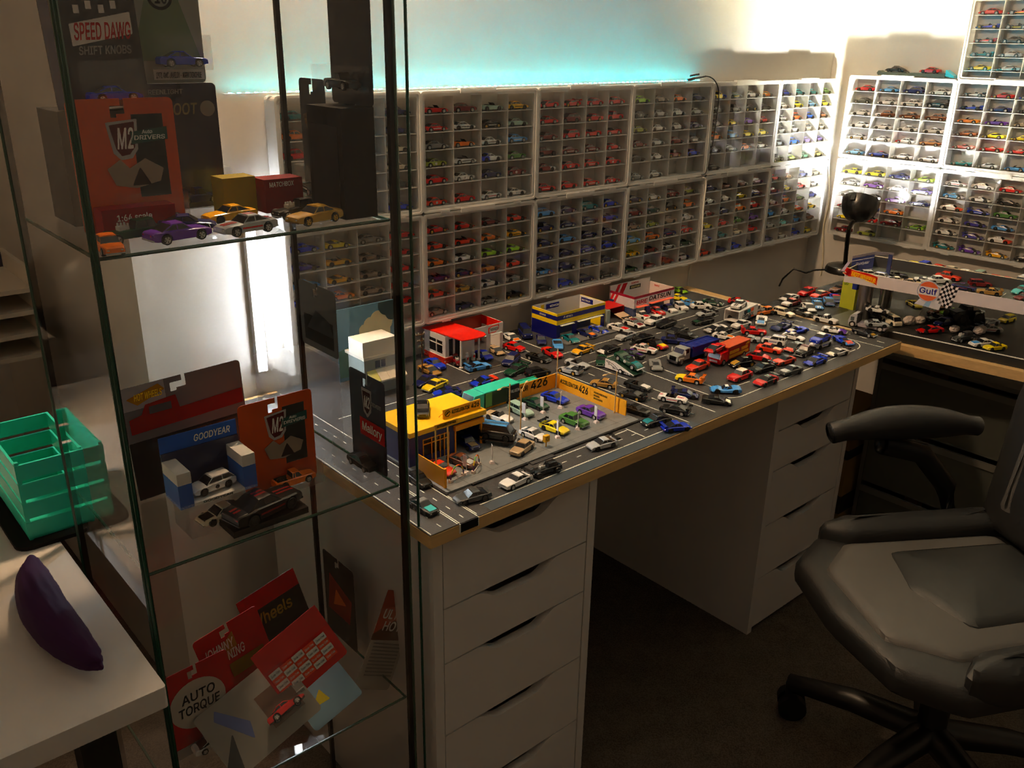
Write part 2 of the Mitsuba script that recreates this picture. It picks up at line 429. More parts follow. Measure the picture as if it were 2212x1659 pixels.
def case(origin, ex, ey, zb, zrows, label, group, lid_gap=.0):
    """A clear 4 x 6 case: origin = inner left end of its front plane, ex along the columns, ey into the wall; zrows: shelf heights, bottom to top (7 values)."""
    k = thing('car_display_case', label, 'display case', group)
    m = mat((origin[0], origin[1], 0), x=ex, y=ey, z=(0, 0, 1))
    w = 4 * PC; z0, z1 = zrows[0], zrows[-1]; c = (.8, .8, .8)
    o = rrect(w + .018, z1 - z0 + .018, .008, w / 2, (z0 + z1) / 2); i = rrect(w, z1 - z0, .004, w / 2, (z0 + z1) / 2)
    mm = m @ mat((0, 0, 0), x=(1, 0, 0), y=(0, 0, 1), z=(0, -1, 0))
    fr = MB().prism(o.difference(i), -CD, .002, c, mm)
    fr.prism(rrect(w + .021, z1 - z0 + .021, .009, w / 2, (z0 + z1) / 2).difference(rrect(w + .012, z1 - z0 + .012, .007, w / 2, (z0 + z1) / 2)), -.012, .0035, c, mm)
    part(k, 'frame', fr.ply('frosted'))
    part(k, 'back_panel', MB().box((0, CD - .003, z0), (w, CD - .0015, z1), c, m).ply('frosted'))
    for j in range(1, 6):
        part(k, 'shelf', MB().box((.0005, .001, zrows[j] - .0011), (w - .0005, CD - .003, zrows[j]), c, m).ply('frosted'))
    for j in range(1, 4):
        part(k, 'divider', MB().box((j * PC - .0006, .0004, z0), (j * PC + .0006, CD - .003, z1), c, m).ply('frosted'))
    v = np.array([[0, 0, z0], [w, 0, z0], [w, 0, z1], [0, 0, z1]]) - [0, .0012, 0]
    part(k, 'lid', MB().add(v, [[0, 1, 2, 3]], c, ).ply('film', m=m))
    part(k, 'latch', MB().box((w * .30, -.005, z1 + .0045), (w * .62, .006, z1 + .0145), c, m).ply('frosted'))
    for q in (.12, .80): part(k, 'hinge', MB().box((w * q, -.004, z0 - .0135), (w * (q + .08), .004, z0 - .008), c, m).ply('frosted'))
    return k


ZU = [1.2544 - 4 * HS - .047, *[1.2544 - r * HS for r in (4, 3, 2, 1, 0)], 1.2905]
ZL = [1.0015 - 4 * HS - .043, *[1.0015 - r * HS for r in (4, 3, 2, 1, 0)], 1.0385]
dz = .013
RU = [z + dz for z in ZU]; RL = [z + dz for z in ZL]
R3 = [1.4852 - 4 * HS - .018, *[1.4852 - r * HS for r in (4, 3, 2, 1, 0)], 1.522]
EX, EY = (1, 0, 0), (0, 1, 0)
NTH = ['far left', 'first', 'second', 'third', 'fourth', 'fifth']
CASEPOS = {}
for i in range(-1, 5):
    for up in (1, 0):
        lb = '%s clear car case on the back wall, %s right of the glass cabinet door' % ('upper' if up else 'lower', NTH[i + 1]) if i >= 0 else '%s clear car case on the back wall seen through the glass cabinet' % ('upper' if up else 'lower')
        case((CX0 + i * PP, YC), EX, EY, 0, ZU if up else ZL, lb, 'clear car cases on the back wall')
        CASEPOS['L%d%s' % (i + 1, 'u' if up else 'l')] = (np.array([CX0 + i * PP, YC, 0.0]), np.array(EX, float), np.array(EY, float), ZU if up else ZL)
RO = np.array([XW, YW, 0]) + RN * .044
for i in range(2):
    for up in (1, 0):
        o = RO + RD * (.0985 + i * PP)
        lb = '%s clear car case on the right wall, %s from the room corner' % ('upper' if up else 'lower', ('first', 'second')[i])
        case(o, RD, -RN, 0, RU if up else RL, lb, 'clear car cases on the right wall')
        CASEPOS['R%d%s' % (i + 1, 'u' if up else 'l')] = (o, RD, -RN, RU if up else RL)
o = RO + RD * (.0985 + PP)
case(o, RD, -RN, 0, R3, 'clear car case high on the right wall above the toy trailer', 'clear car cases on the right wall')
CASEPOS['R3u'] = (o, RD, -RN, R3)


# ------------------------------------------------------------------ toy cars
# lower body profile (x, top z) from tail to nose, greenhouse (rear base, rear top, front top, front base, roof z), wheels (rear x, front x, radius), half width; in car lengths
STY = {
    'muscle': dict(top=[(-.5, .17), (-.485, .20), (-.22, .215), (.14, .20), (.44, .18), (.5, .155)], gh=(-.36, -.15, .03, .17, .305), wh=(-.29, .30, .082), w=.205),
    'coupe': dict(top=[(-.5, .165), (-.47, .20), (-.2, .20), (.16, .185), (.42, .155), (.5, .115)], gh=(-.40, -.15, .04, .21, .292), wh=(-.28, .30, .082), w=.21),
    'sedan': dict(top=[(-.5, .18), (-.48, .215), (-.2, .22), (.17, .21), (.45, .19), (.5, .165)], gh=(-.33, -.22, .06, .17, .335), wh=(-.28, .29, .078), w=.205),
    'hatch': dict(top=[(-.5, .19), (-.48, .225), (-.2, .23), (.2, .21), (.44, .185), (.5, .14)], gh=(-.475, -.36, .05, .22, .345), wh=(-.29, .29, .085), w=.215),
    'mini': dict(top=[(-.5, .10), (-.42, .17), (-.3, .235), (0, .225), (.22, .23), (.4, .17), (.5, .09)], gh=(-.40, -.16, .06, .18, .36), wh=(-.29, .29, .095), w=.20),
    'super': dict(top=[(-.5, .175), (-.47, .20), (-.2, .20), (.2, .15), (.4, .11), (.5, .07)], gh=(-.33, -.10, .03, .28, .262), wh=(-.29, .30, .085), w=.225),
    'porsche': dict(top=[(-.5, .13), (-.42, .175), (-.2, .195), (.16, .18), (.34, .175), (.45, .13), (.5, .09)], gh=(-.45, -.10, .05, .19, .295), wh=(-.29, .30, .085), w=.215),
    'conv': dict(top=[(-.5, .165), (-.47, .20), (-.2, .205), (.14, .19), (.42, .165), (.5, .12)], gh=None, wh=(-.29, .30, .085), w=.205),
    'pickup': dict(top=[(-.5, .205), (-.49, .215), (-.1, .215), (.2, .205), (.45, .19), (.5, .16)], gh=(-.10, -.08, .08, .18, .345), wh=(-.30, .30, .085), w=.205),
    'wagon': dict(top=[(-.5, .20), (-.49, .215), (-.2, .22), (.2, .205), (.44, .185), (.5, .145)], gh=(-.485, -.44, .06, .20, .335), wh=(-.29, .30, .080), w=.205),
    'suv': dict(top=[(-.5, .25), (-.49, .26), (-.2, .265), (.2, .255), (.45, .24), (.5, .20)], gh=(-.485, -.46, .06, .19, .40), wh=(-.29, .30, .098), w=.215),
    'van': dict(top=[(-.5, .25), (-.49, .26), (-.2, .265), (.3, .26), (.47, .235), (.5, .19)], gh=(-.485, -.46, .28, .42, .43), wh=(-.29, .29, .09), w=.215),
    'proto': dict(top=[(-.5, .16), (-.42, .19), (-.28, .19), (-.12, .145), (.1, .13), (.28, .165), (.42, .12), (.5, .06)], gh=(-.22, -.08, .02, .13, .235), wh=(-.30, .29, .085), w=.225, narrow=.55),
    'hotrod': dict(top=[(-.5, .19), (-.46, .21), (-.2, .22), (.1, .21), (.4, .19), (.5, .17)], gh=(-.36, -.31, -.03, .02, .345), wh=(-.30, .36, .095), w=.145, rod=True),
    'formula': dict(top=[(-.5, .12), (-.4, .16), (-.15, .18), (.05, .14), (.3, .10), (.5, .06)], gh=None, wh=(-.33, .30, .095), w=.085, rod=True),
}
BODYNAME = {'muscle': 'toy_muscle_car', 'coupe': 'toy_coupe', 'sedan': 'toy_sedan', 'hatch': 'toy_hatchback', 'mini': 'toy_beetle_car', 'super': 'toy_supercar', 'porsche': 'toy_sports_car',
            'conv': 'toy_convertible', 'pickup': 'toy_pickup', 'wagon': 'toy_station_wagon', 'suv': 'toy_suv', 'van': 'toy_van', 'proto': 'toy_prototype_racer', 'hotrod': 'toy_hot_rod', 'formula': 'toy_formula_racer'}


class Geo:
    """Car pieces of one style: meshes per part with a tag per face, and corner normals worked out once."""

    def __init__(self, style):
        self.s = STY[style]; self.style = style
        self.parts = {}
        self.body(); self.glass(); self.extras()

    def top(self, x):
        t = self.s['top']; return np.interp(x, [a for a, _ in t], [b for _, b in t])

    def half(self, x):
        return self.s['w'] * (1 - 0.16 * np.abs(2 * x) ** 4)

    def store(self, name, pieces, angle):
        v, f, tag, n = [], [], [], 0
        for pv, pf, pt in pieces:
            pv = np.asarray(pv, float); pf = np.asarray(pf, int)
            if pf.shape[1] == 4:
                pt = pt if isinstance(pt, str) else list(pt) * 2
                pf = np.vstack([pf[:, [0, 1, 2]], pf[:, [0, 2, 3]]])
            v.append(pv); f.append(pf + n); n += len(pv)
            tag += [pt] * len(pf) if isinstance(pt, str) else list(pt)
        v, f = np.vstack(v), np.vstack(f)
        tri = v[f]; fn = np.cross(tri[:, 1] - tri[:, 0], tri[:, 2] - tri[:, 0])
        ok = np.linalg.norm(fn, axis=1) > 1e-12
        f, fn, tri = f[ok], fn[ok], tri[ok]; tag = np.array(tag)[ok]
        self.parts[name] = (tri, corner_normals(v, f, fn, angle), tag, tri.mean(1))

    def body(self):
        s = self.s; xr, xf, R = s['wh']; rod = s.get('rod'); A = R * 1.18
        xs = {-.5, -.495, -.47, -.42, .42, .47, .49, .5, 0.0, -.1, .1, -.2, .2}
        if not rod:
            for c in (xr, xf):
                xs |= {c + A * math.sin(t) for t in np.radians([-90, -62, -32, 0, 32, 62, 90])} | {c - A * 1.06, c + A * 1.06}
        if self.style == 'conv': xs |= {-.24, -.235, .1, .105}
        if self.style == 'pickup': xs |= {-.46, -.455, -.12, -.115}
        xs = sorted(x for x in xs if -.5 <= x <= .5)
        zb0 = .052 if not rod else .075
        rings, tags = [], []
        for x in xs:
            zt, w = float(self.top(x)), float(self.half(x))
            zb = zb0
            if not rod:
                for c in (xr, xf):
                    if abs(x - c) < A: zb = max(zb, R + math.sqrt(max(A * A - (x - c) ** 2, 0)) * .98)
            zb = min(zb, zt - .02)
            if abs(x) > .46: zb = max(zb, zb0 + .012)
            zi, wi = zt + .006, w * .84
            cav = (self.style == 'conv' and -.236 < x < .101) or (self.style == 'pickup' and -.456 < x < -.114)
            zc = zb0 + .055 if cav else zi
            sd = np.array([(w * .80, zb), (w, zb + .008), (w, zb + (zt - zb) * .55), (w * .97, zt - .012), (wi, zt), (wi * .97, zc if cav else zt + .002), (0.0, zc)])
            ring = [(x, y, z) for y, z in sd] + [(x, -y, z) for y, z in sd[-2::-1]]
            rings.append(ring)
        n, k = len(rings), len(rings[0])
        v = np.array(rings).reshape(-1, 3)
        f, tag = [], []
        for i in range(n - 1):
            xm = (xs[i] + xs[i + 1]) / 2
            cav = (self.style == 'conv' and -.236 < xm < .101) or (self.style == 'pickup' and -.456 < xm < -.114)
            for j in range(k - 1):
                f.append([i * k + j, (i + 1) * k + j, (i + 1) * k + j + 1, i * k + j + 1])
                tag.append('in' if cav and j in (4, 5, 6, 7) else 'body')
            f.append([i * k + k - 1, (i + 1) * k + k - 1, (i + 1) * k, i * k]); tag.append('under')
        for i, flip in ((0, 1), (n - 1, 0)):
            for j in range(k // 2):
                a, b, c, d = i * k + j, i * k + j + 1, i * k + k - 2 - j, i * k + k - 1 - j
                f.append([a, b, c, d] if flip else [d, c, b, a]); tag.append('body')
        pieces = [(v, np.array(f), tag)]
        g = s['gh']
        if g:
            pieces += self.cabin(*g)
        self.store('body', pieces, 38)

    def gw(self):
        return self.s['w'] * (self.s.get('narrow', .88)), self.s['w'] * (self.s.get('narrow', .88)) * .80

    def cabin(self, rb, rt, ft, fb, zr):
        wb, wt = self.gw()
        zA, zD = float(self.top(rb)) - .004, float(self.top(fb)) - .004
        zbelt = min(zA, zD)

        def y(z):
            return wb + (wt - wb) * np.clip((z - zbelt) / (zr - zbelt), 0, 1)
        side = sg.Polygon([(rb, zA), (rt, zr), (ft, zr), (fb, zD)])
        inner = side.buffer(-.016, join_style=2)
        inner = inner.intersection(sg.box(-1, max(zA, zD) + .012, 1, zr - .013))
        mid = (rt + ft) / 2 - .02
        win = inner.difference(sg.box(mid - .009, 0, mid + .009, 1))
        if self.style in ('wagon', 'suv', 'van'):
            win = win.difference(sg.box(rt + .10, 0, rt + .115, 1))
        frame = side.difference(win)
        out = []
        for g in getattr(frame, 'geoms', [frame]):
            if g.area < 1e-6: continue
            e = trimesh.creation.triangulate_polygon(g, engine='earcut')
            p = np.asarray(e[0]); t = np.asarray(e[1])
            vv = np.stack([p[:, 0], y(p[:, 1]), p[:, 1]], 1)
            out.append((vv, t, 'cab'))
            out.append((vv * [1, -1, 1], t[:, ::-1], 'cab'))
        self.win = (win, y)
        # roof with a slight crown, lips to the screens
        xs = [rt, rt * .6 + ft * .4, rt * .3 + ft * .7, ft]
        v = []
        for x in xs:
            v += [(x, wt, zr), (x, wt * .55, zr + .012), (x, -wt * .55, zr + .012), (x, -wt, zr)]
        f = [[i * 4 + j, i * 4 + j + 1, i * 4 + 5 + j, i * 4 + 4 + j] for i in range(3) for j in range(3)]
        out.append((v, np.array(f), 'roof'))
        for x0, z0, x1, z1 in ((rt, zr, rb, zA), (ft, zr, fb, zD)):
            d = .10
            xa, za = x0 + (x1 - x0) * d, zr + (z1 - zr) * d
            v = [(x0, wt, zr), (x0, wt * .55, zr + .012), (x0, -wt * .55, zr + .012), (x0, -wt, zr), (xa, y(za), za), (xa, -y(za), za)]
            out.append((v, np.array([[0, 4, 1], [1, 4, 5], [1, 5, 2], [2, 5, 3]]), 'roof'))
        return out

    def glass(self):
        g = self.s['gh']; pieces = []
        if g:
            rb, rt, ft, fb, zr = g
            wb, wt = self.gw(); wb, wt = wb - .004, wt - .004; zr = zr - .002
            zA, zD = float(self.top(rb)) - .004, float(self.top(fb)) - .004
            v = [(rb, wb, zA), (rt, wt, zr), (ft, wt, zr), (fb, wb, zD), (rb, -wb, zA), (rt, -wt, zr), (ft, -wt, zr), (fb, -wb, zD)]
            f = [[0, 1, 2, 3], [7, 6, 5, 4], [4, 5, 1, 0], [3, 2, 6, 7]]
            pieces.append((v, np.array(f), 'glass'))
        elif self.style == 'conv':
            w = self.s['w'] * .8
            v = [(.13, w, .19), (.05, w * .86, .285), (.05, -w * .86, .285), (.13, -w, .19)]
            pieces.append((v, np.array([[0, 1, 2, 3]]), 'glass'))
            for i in range(4):
                a, b = np.array(v[i]), np.array(v[(i + 1) % 4])
                q = MB().cyl(a, b, .006, (0, 0, 0), seg=5); pieces.append((q.v[0], q.f[0], 'trim'))
        else:
            q = trimesh.creation.icosphere(1, .05); vv = q.vertices * [1.1, .9, 1] + [-.08, 0, .215]
            pieces.append((vv, q.faces, 'glass'))
        self.store('windows', pieces, 20)

    def extras(self):
        s = self.s; xr, xf, R = s['wh']
        # one wheel about the origin, axle along y, outer face to +y
        rod = s.get('rod'); wd = .075 if not rod else .085
        th = np.arange(14) * 2 * math.pi / 14
        pr = [(R * .98, -wd), (R, -wd + .012), (R, -.012), (R * .93, 0), (R * .66, 0), (R * .62, -.012), (R * .22, -.006), (0, -.002)]
        v = np.array([[(r * math.cos(t), yy, r * math.sin(t)) for t in th] for r, yy in pr]).reshape(-1, 3)
        f, tag = [], []
        for i in range(len(pr) - 1):
            for j in range(14):
                k = (j + 1) % 14
                if i >= 5:
                    tg = 'hub' if i == 6 or j % 3 else 'dark'
                else:
                    tg = 'tyre' if i < 4 else 'hub'
                f.append([i * 14 + j, (i + 1) * 14 + j, (i + 1) * 14 + k, i * 14 + k]); tag.append(tg)
        self.store('wheel', [(v, np.array(f), tag)], 30)
        # lamps
        zt = float(self.top(.47)); w = float(self.half(.47)); z = zt - .045 if zt > .12 else zt - .02
        v = []; pieces = []
        for sgn in (1, -1):
            c = np.array([.487, sgn * w * .68, z]); q = trimesh.creation.icosphere(1, 1.0)
            pieces.append((q.vertices * [.02, w * .2, .02] + c, q.faces, 'lamp'))
            zt2 = float(self.top(-.49)); c = np.array([-.492, sgn * w * .65, zt2 - .035])
            m = MB().box(c - [.008, w * .22, .012], c + [.006, w * .22, .012], (0, 0, 0))
            pieces.append((m.v[0], m.f[0], 'tail'))
        m = MB().box((.47, -w * .42, z - .02), (.497, w * .42, z + .012), (0, 0, 0)); pieces.append((m.v[0], m.f[0], 'grille'))
        m = MB().box((.46, -w * .98, .065), (.508, w * .98, .088), (0, 0, 0)); pieces.append((m.v[0], m.f[0], 'bump'))
        m = MB().box((-.508, -w * .98, .07), (-.47, w * .98, .093), (0, 0, 0)); pieces.append((m.v[0], m.f[0], 'bump'))
        self.store('lights', pieces, 25)
        # wing
        zt = float(self.top(-.44)); w = s['w']
        m = MB().box((-.52, -w * 1.02, zt + .065), (-.41, w * 1.02, zt + .078), (0, 0, 0))
        for sgn in (1, -1):
            m.box((-.49, sgn * w * .6 - .008, zt - .01), (-.44, sgn * w * .6 + .008, zt + .07), (0, 0, 0))
            m.box((-.53, sgn * w * 1.02 - .006, zt + .045), (-.40, sgn * w * 1.02 + .006, zt + .10), (0, 0, 0))
        self.store('spoiler', [(np.vstack(m.v), np.vstack(m.f), 'wing')], False if False else 20)
        # stripes along the top, hood panel, door roundel
        g = s['gh'] or (-.24, -.2, .05, .14, .2)
        pieces = []

        def strip(x0, x1, y0, y1, tg, n=6, dz=.0105):
            x = np.linspace(x0, x1, n)
            v = [(a, b, float(self.top(a)) + dz) for a in x for b in (y0, y1)]
            pieces.append((v, np.array([[2 * i, 2 * i + 2, 2 * i + 3, 2 * i + 1] for i in range(n - 1)]), tg))
        for sgn in (1, -1):
            a, b = sorted((sgn * w * .08, sgn * w * .28))
            strip(g[3] + .02, .455, a, b, 'stripe'); strip(-.47, min(g[0] - .005, -.36), a, b, 'stripe', 3)
            if s['gh']:
                v = [(x, yy, g[4] + .0125) for x in (g[1] + .01, g[2] - .01) for yy in (a, b)]
                pieces.append((v, np.array([[0, 2, 3, 1]]), 'stripe'))
            xm = np.linspace(xr + R * 1.3, xf - R * 1.3, 2); zz = float(self.top(0)) * .62
            v = [(x, sgn * (w + .0022), zz + d) for x in xm for d in (-.014, .014)]
            pieces.append((v, np.array([[0, 2, 3, 1]]), 'stripe'))
        self.store('stripe', pieces, False or 20)
        pieces = []
        strip(g[3] + .015, .45, -w * .62, w * .62, 'hood')
        self.store('hood', pieces, 20)
        th = np.arange(12) * math.pi / 6; pieces = []
        for sgn in (1, -1):
            v = [(-.02 + .05 * math.cos(t), sgn * (w + .003), .128 + .05 * math.sin(t)) for t in th] + [(-.02, sgn * (w + .003), .128)]
            pieces.append((v, np.array([[i, (i + 1) % 12, 12] for i in range(12)]), 'round'))
            m = MB().text('1', .055, (0, 0, 0), mat((-.025, sgn * (w + .003), .102), x=(sgn * -1, 0, 0), y=(0, 0, 1), z=(0, sgn, 0)), depth=.002)
            pieces.append((np.vstack(m.v), np.vstack(m.f), 'digit'))
        self.store('round', pieces, 20)
        if self.style in ('conv', 'formula'):
            m = MB()
            for sgn in ((1, -1) if self.style == 'conv' else (0,)):
                m.box((-.16, sgn * w * .42 - .05, .09), (-.10, sgn * w * .42 + .05, .225), (0, 0, 0))
            self.store('seat', [(np.vstack(m.v), np.vstack(m.f), 'seat')], 20)
        if s.get('rod'):
            m = MB().box((.08, -.06, .16), (.25, .06, .27), (0, 0, 0))
            for k in range(3):
                m.cyl((.10 + .055 * k, .055, .26), (.10 + .055 * k, .055, .315), .018, (0, 0, 0), seg=8); m.cyl((.10 + .055 * k, -.055, .26), (.10 + .055 * k, -.055, .315), .018, (0, 0, 0), seg=8)
            m.box((-.40, -.215, .085), (-.28, .215, .095), (0, 0, 0)); m.box((.34, -.2, .085), (.37, .2, .095), (0, 0, 0))
            self.store('engine', [(np.vstack(m.v), np.vstack(m.f), 'chrome')], 25)


GEOS, CARPLY = {}, {}
FIX = {'under': (.06, .06, .06), 'glass': (.07, .08, .10), 'trim': (.12, .12, .12), 'tyre': (.05, .05, .05), 'dark': (.10, .10, .10), 'lamp': (.92, .92, .85), 'tail': (.65, .06, .05),
       'grille': (.07, .07, .07), 'round': P['white'], 'digit': (.05, .05, .05), 'chrome': (.75, .75, .73), 'seat': (.16, .13, .11), 'in': (.09, .08, .08)}
HUB = {'k': (.13, .13, .13), 'c': (.74, .74, .73), 'g': (.80, .62, .22), 'w': (.90, .90, .88)}


def car_part(style, name, colors, zone=None, bsdf='gloss', place=None):
    key = (style, name, repr(sorted(colors.items())), repr(zone), repr(place))
    if key not in CARPLY:
        tri, nrm, tag, cen = GEOS[style].parts[name]
        if place is not None:
            tri = tri * place[0] + place[1]; nrm = nrm * np.sign(place[0]) if place[0] is not None else nrm
        col = np.array([colors.get(t, colors.get('body', (.5, .5, .5))) for t in tag], float)
        if zone:
            for lo, hi, c in zone:
                on = (cen[:, 0] >= lo) & (cen[:, 0] < hi) & np.isin(tag, ['body', 'cab', 'roof'])
                col[on] = c
        k = np.round(np.clip(col, 0, 1) * 255)
        uv = np.stack([(k[:, 0] * 256 + k[:, 1] + .5) / 65536, (k[:, 2] + .5) / 256], 1)
        CARPLY[key] = (tri, nrm, np.repeat(uv, 3, 0))
    return CARPLY[key]


PLYDICT = {}


def shape_of(arrs, bsdf='gloss'):
    tri = np.concatenate([a[0] for a in arrs]); nrm = np.concatenate([a[1] for a in arrs]); uv = np.concatenate([a[2] for a in arrs])
    path = meshkit.write_ply((tri.reshape(-1, 3), np.arange(3 * len(tri)).reshape(-1, 3)), False, uv, None, nrm.reshape(-1, 3))
    return {'type': 'ply', 'filename': path, 'face_normals': False, 'bsdf': {'type': 'ref', 'id': bsdf}}


def car(style, colour, opts, m, label, group, whole=False, big=False, cat='toy car', name=None):
    """One toy car under its own key; m places the unit car (length 1, nose to +x, on z = 0)."""
    if style not in GEOS: GEOS[style] = Geo(style)
    G = GEOS[style]; o = {}; hub = 'k'; wing = False
    for t in (opts or '').split(','):
        if not t: continue
        if '=' in t:
            a, b = t.split('='); o[a] = b
        elif t == 'w': wing = True
        elif t[0] == 'w': hub = t[1]
    base = P[colour]
    cols = {**FIX, 'body': base, 'cab': base, 'roof': P[o['t']] if 't' in o else base, 'hub': HUB[hub], 'wing': P['black'] if base != P['black'] and sum(base) > 1.9 and 'w' in opts else tuple(.8 * c for c in base),
            'bump': P['silver'] if hub in 'cw' else tuple(.55 * c for c in base)}
    zone = []
    if 'f' in o: zone.append((.18, 1, P[o['f']]))
    if 'b' in o: zone.append((-1, -.14, P[o['b']]))
    key = (style, colour, opts, whole)
    if key not in PLYDICT:
        d = {}
        body = [car_part(style, 'body', cols, zone)]
        body += [car_part(style, 'lights', cols)]
        if 'h' in o: body.append(car_part(style, 'hood', {**cols, 'hood': P[o['h']]}))
        if 's' in o: body.append(car_part(style, 'stripe', {**cols, 'stripe': P[o['s']]}))
        if 'r' in o: body.append(car_part(style, 'round', {**cols, 'round': P['white' if o['r'] != 'white' or colour != 'white' else 'black'], 'digit': P['black'] if o['r'] != 'black' else P['black']}))
        if 'seat' in G.parts: body.append(car_part(style, 'seat', cols))
        d['body'] = body
        d['windows'] = [car_part(style, 'windows', cols)]
        if 'engine' in G.parts and not (style == 'formula'): d['engine'] = [car_part(style, 'engine', cols)]
        if wing or style == 'formula': d['spoiler'] = [car_part(style, 'spoiler', cols)]
        xr, xf, R = G.s['wh']; wy = G.s['w'] * 1.0 + .006 if not G.s.get('rod') else .215
        wh = []
        for x in (xr, xf):
            for sgn in (1, -1):
                wh.append(car_part(style, 'wheel', cols, place=(np.array([sgn, sgn, 1.0]), np.array([x, sgn * wy, R]))))
        if whole:
            arr = body + d['windows'] + d.get('engine', []) + d.get('spoiler', []) + wh
            PLYDICT[key] = {'': shape_of(arr)}
        else:
            PLYDICT[key] = {**{k: shape_of(a) for k, a in d.items()}, 'wheel': [shape_of([w], 'plastic') for w in wh]}
    k = thing(name or BODYNAME[style], label, cat, group)
    tw = T(m.tolist())
    for pn, sh in PLYDICT[key].items():
        if pn == '':
            scene[k] = {**sh, 'to_world': tw}
        elif pn == 'wheel':
            for w in sh:
                scene[uniq(k + '__wheel')] = {**w, 'to_world': tw}
        else:
            scene[uniq(k + '__' + {'windows': 'window_glass'}.get(pn, pn))] = {**sh, 'to_world': tw}
    return k


def car_mat(x, y, z, deg, L, ws=1.0, pitch=0.0):
    return mat((x, y, z), rz=math.radians(deg)) @ roty(-pitch) @ np.diag([L, L * ws, L, 1.0])


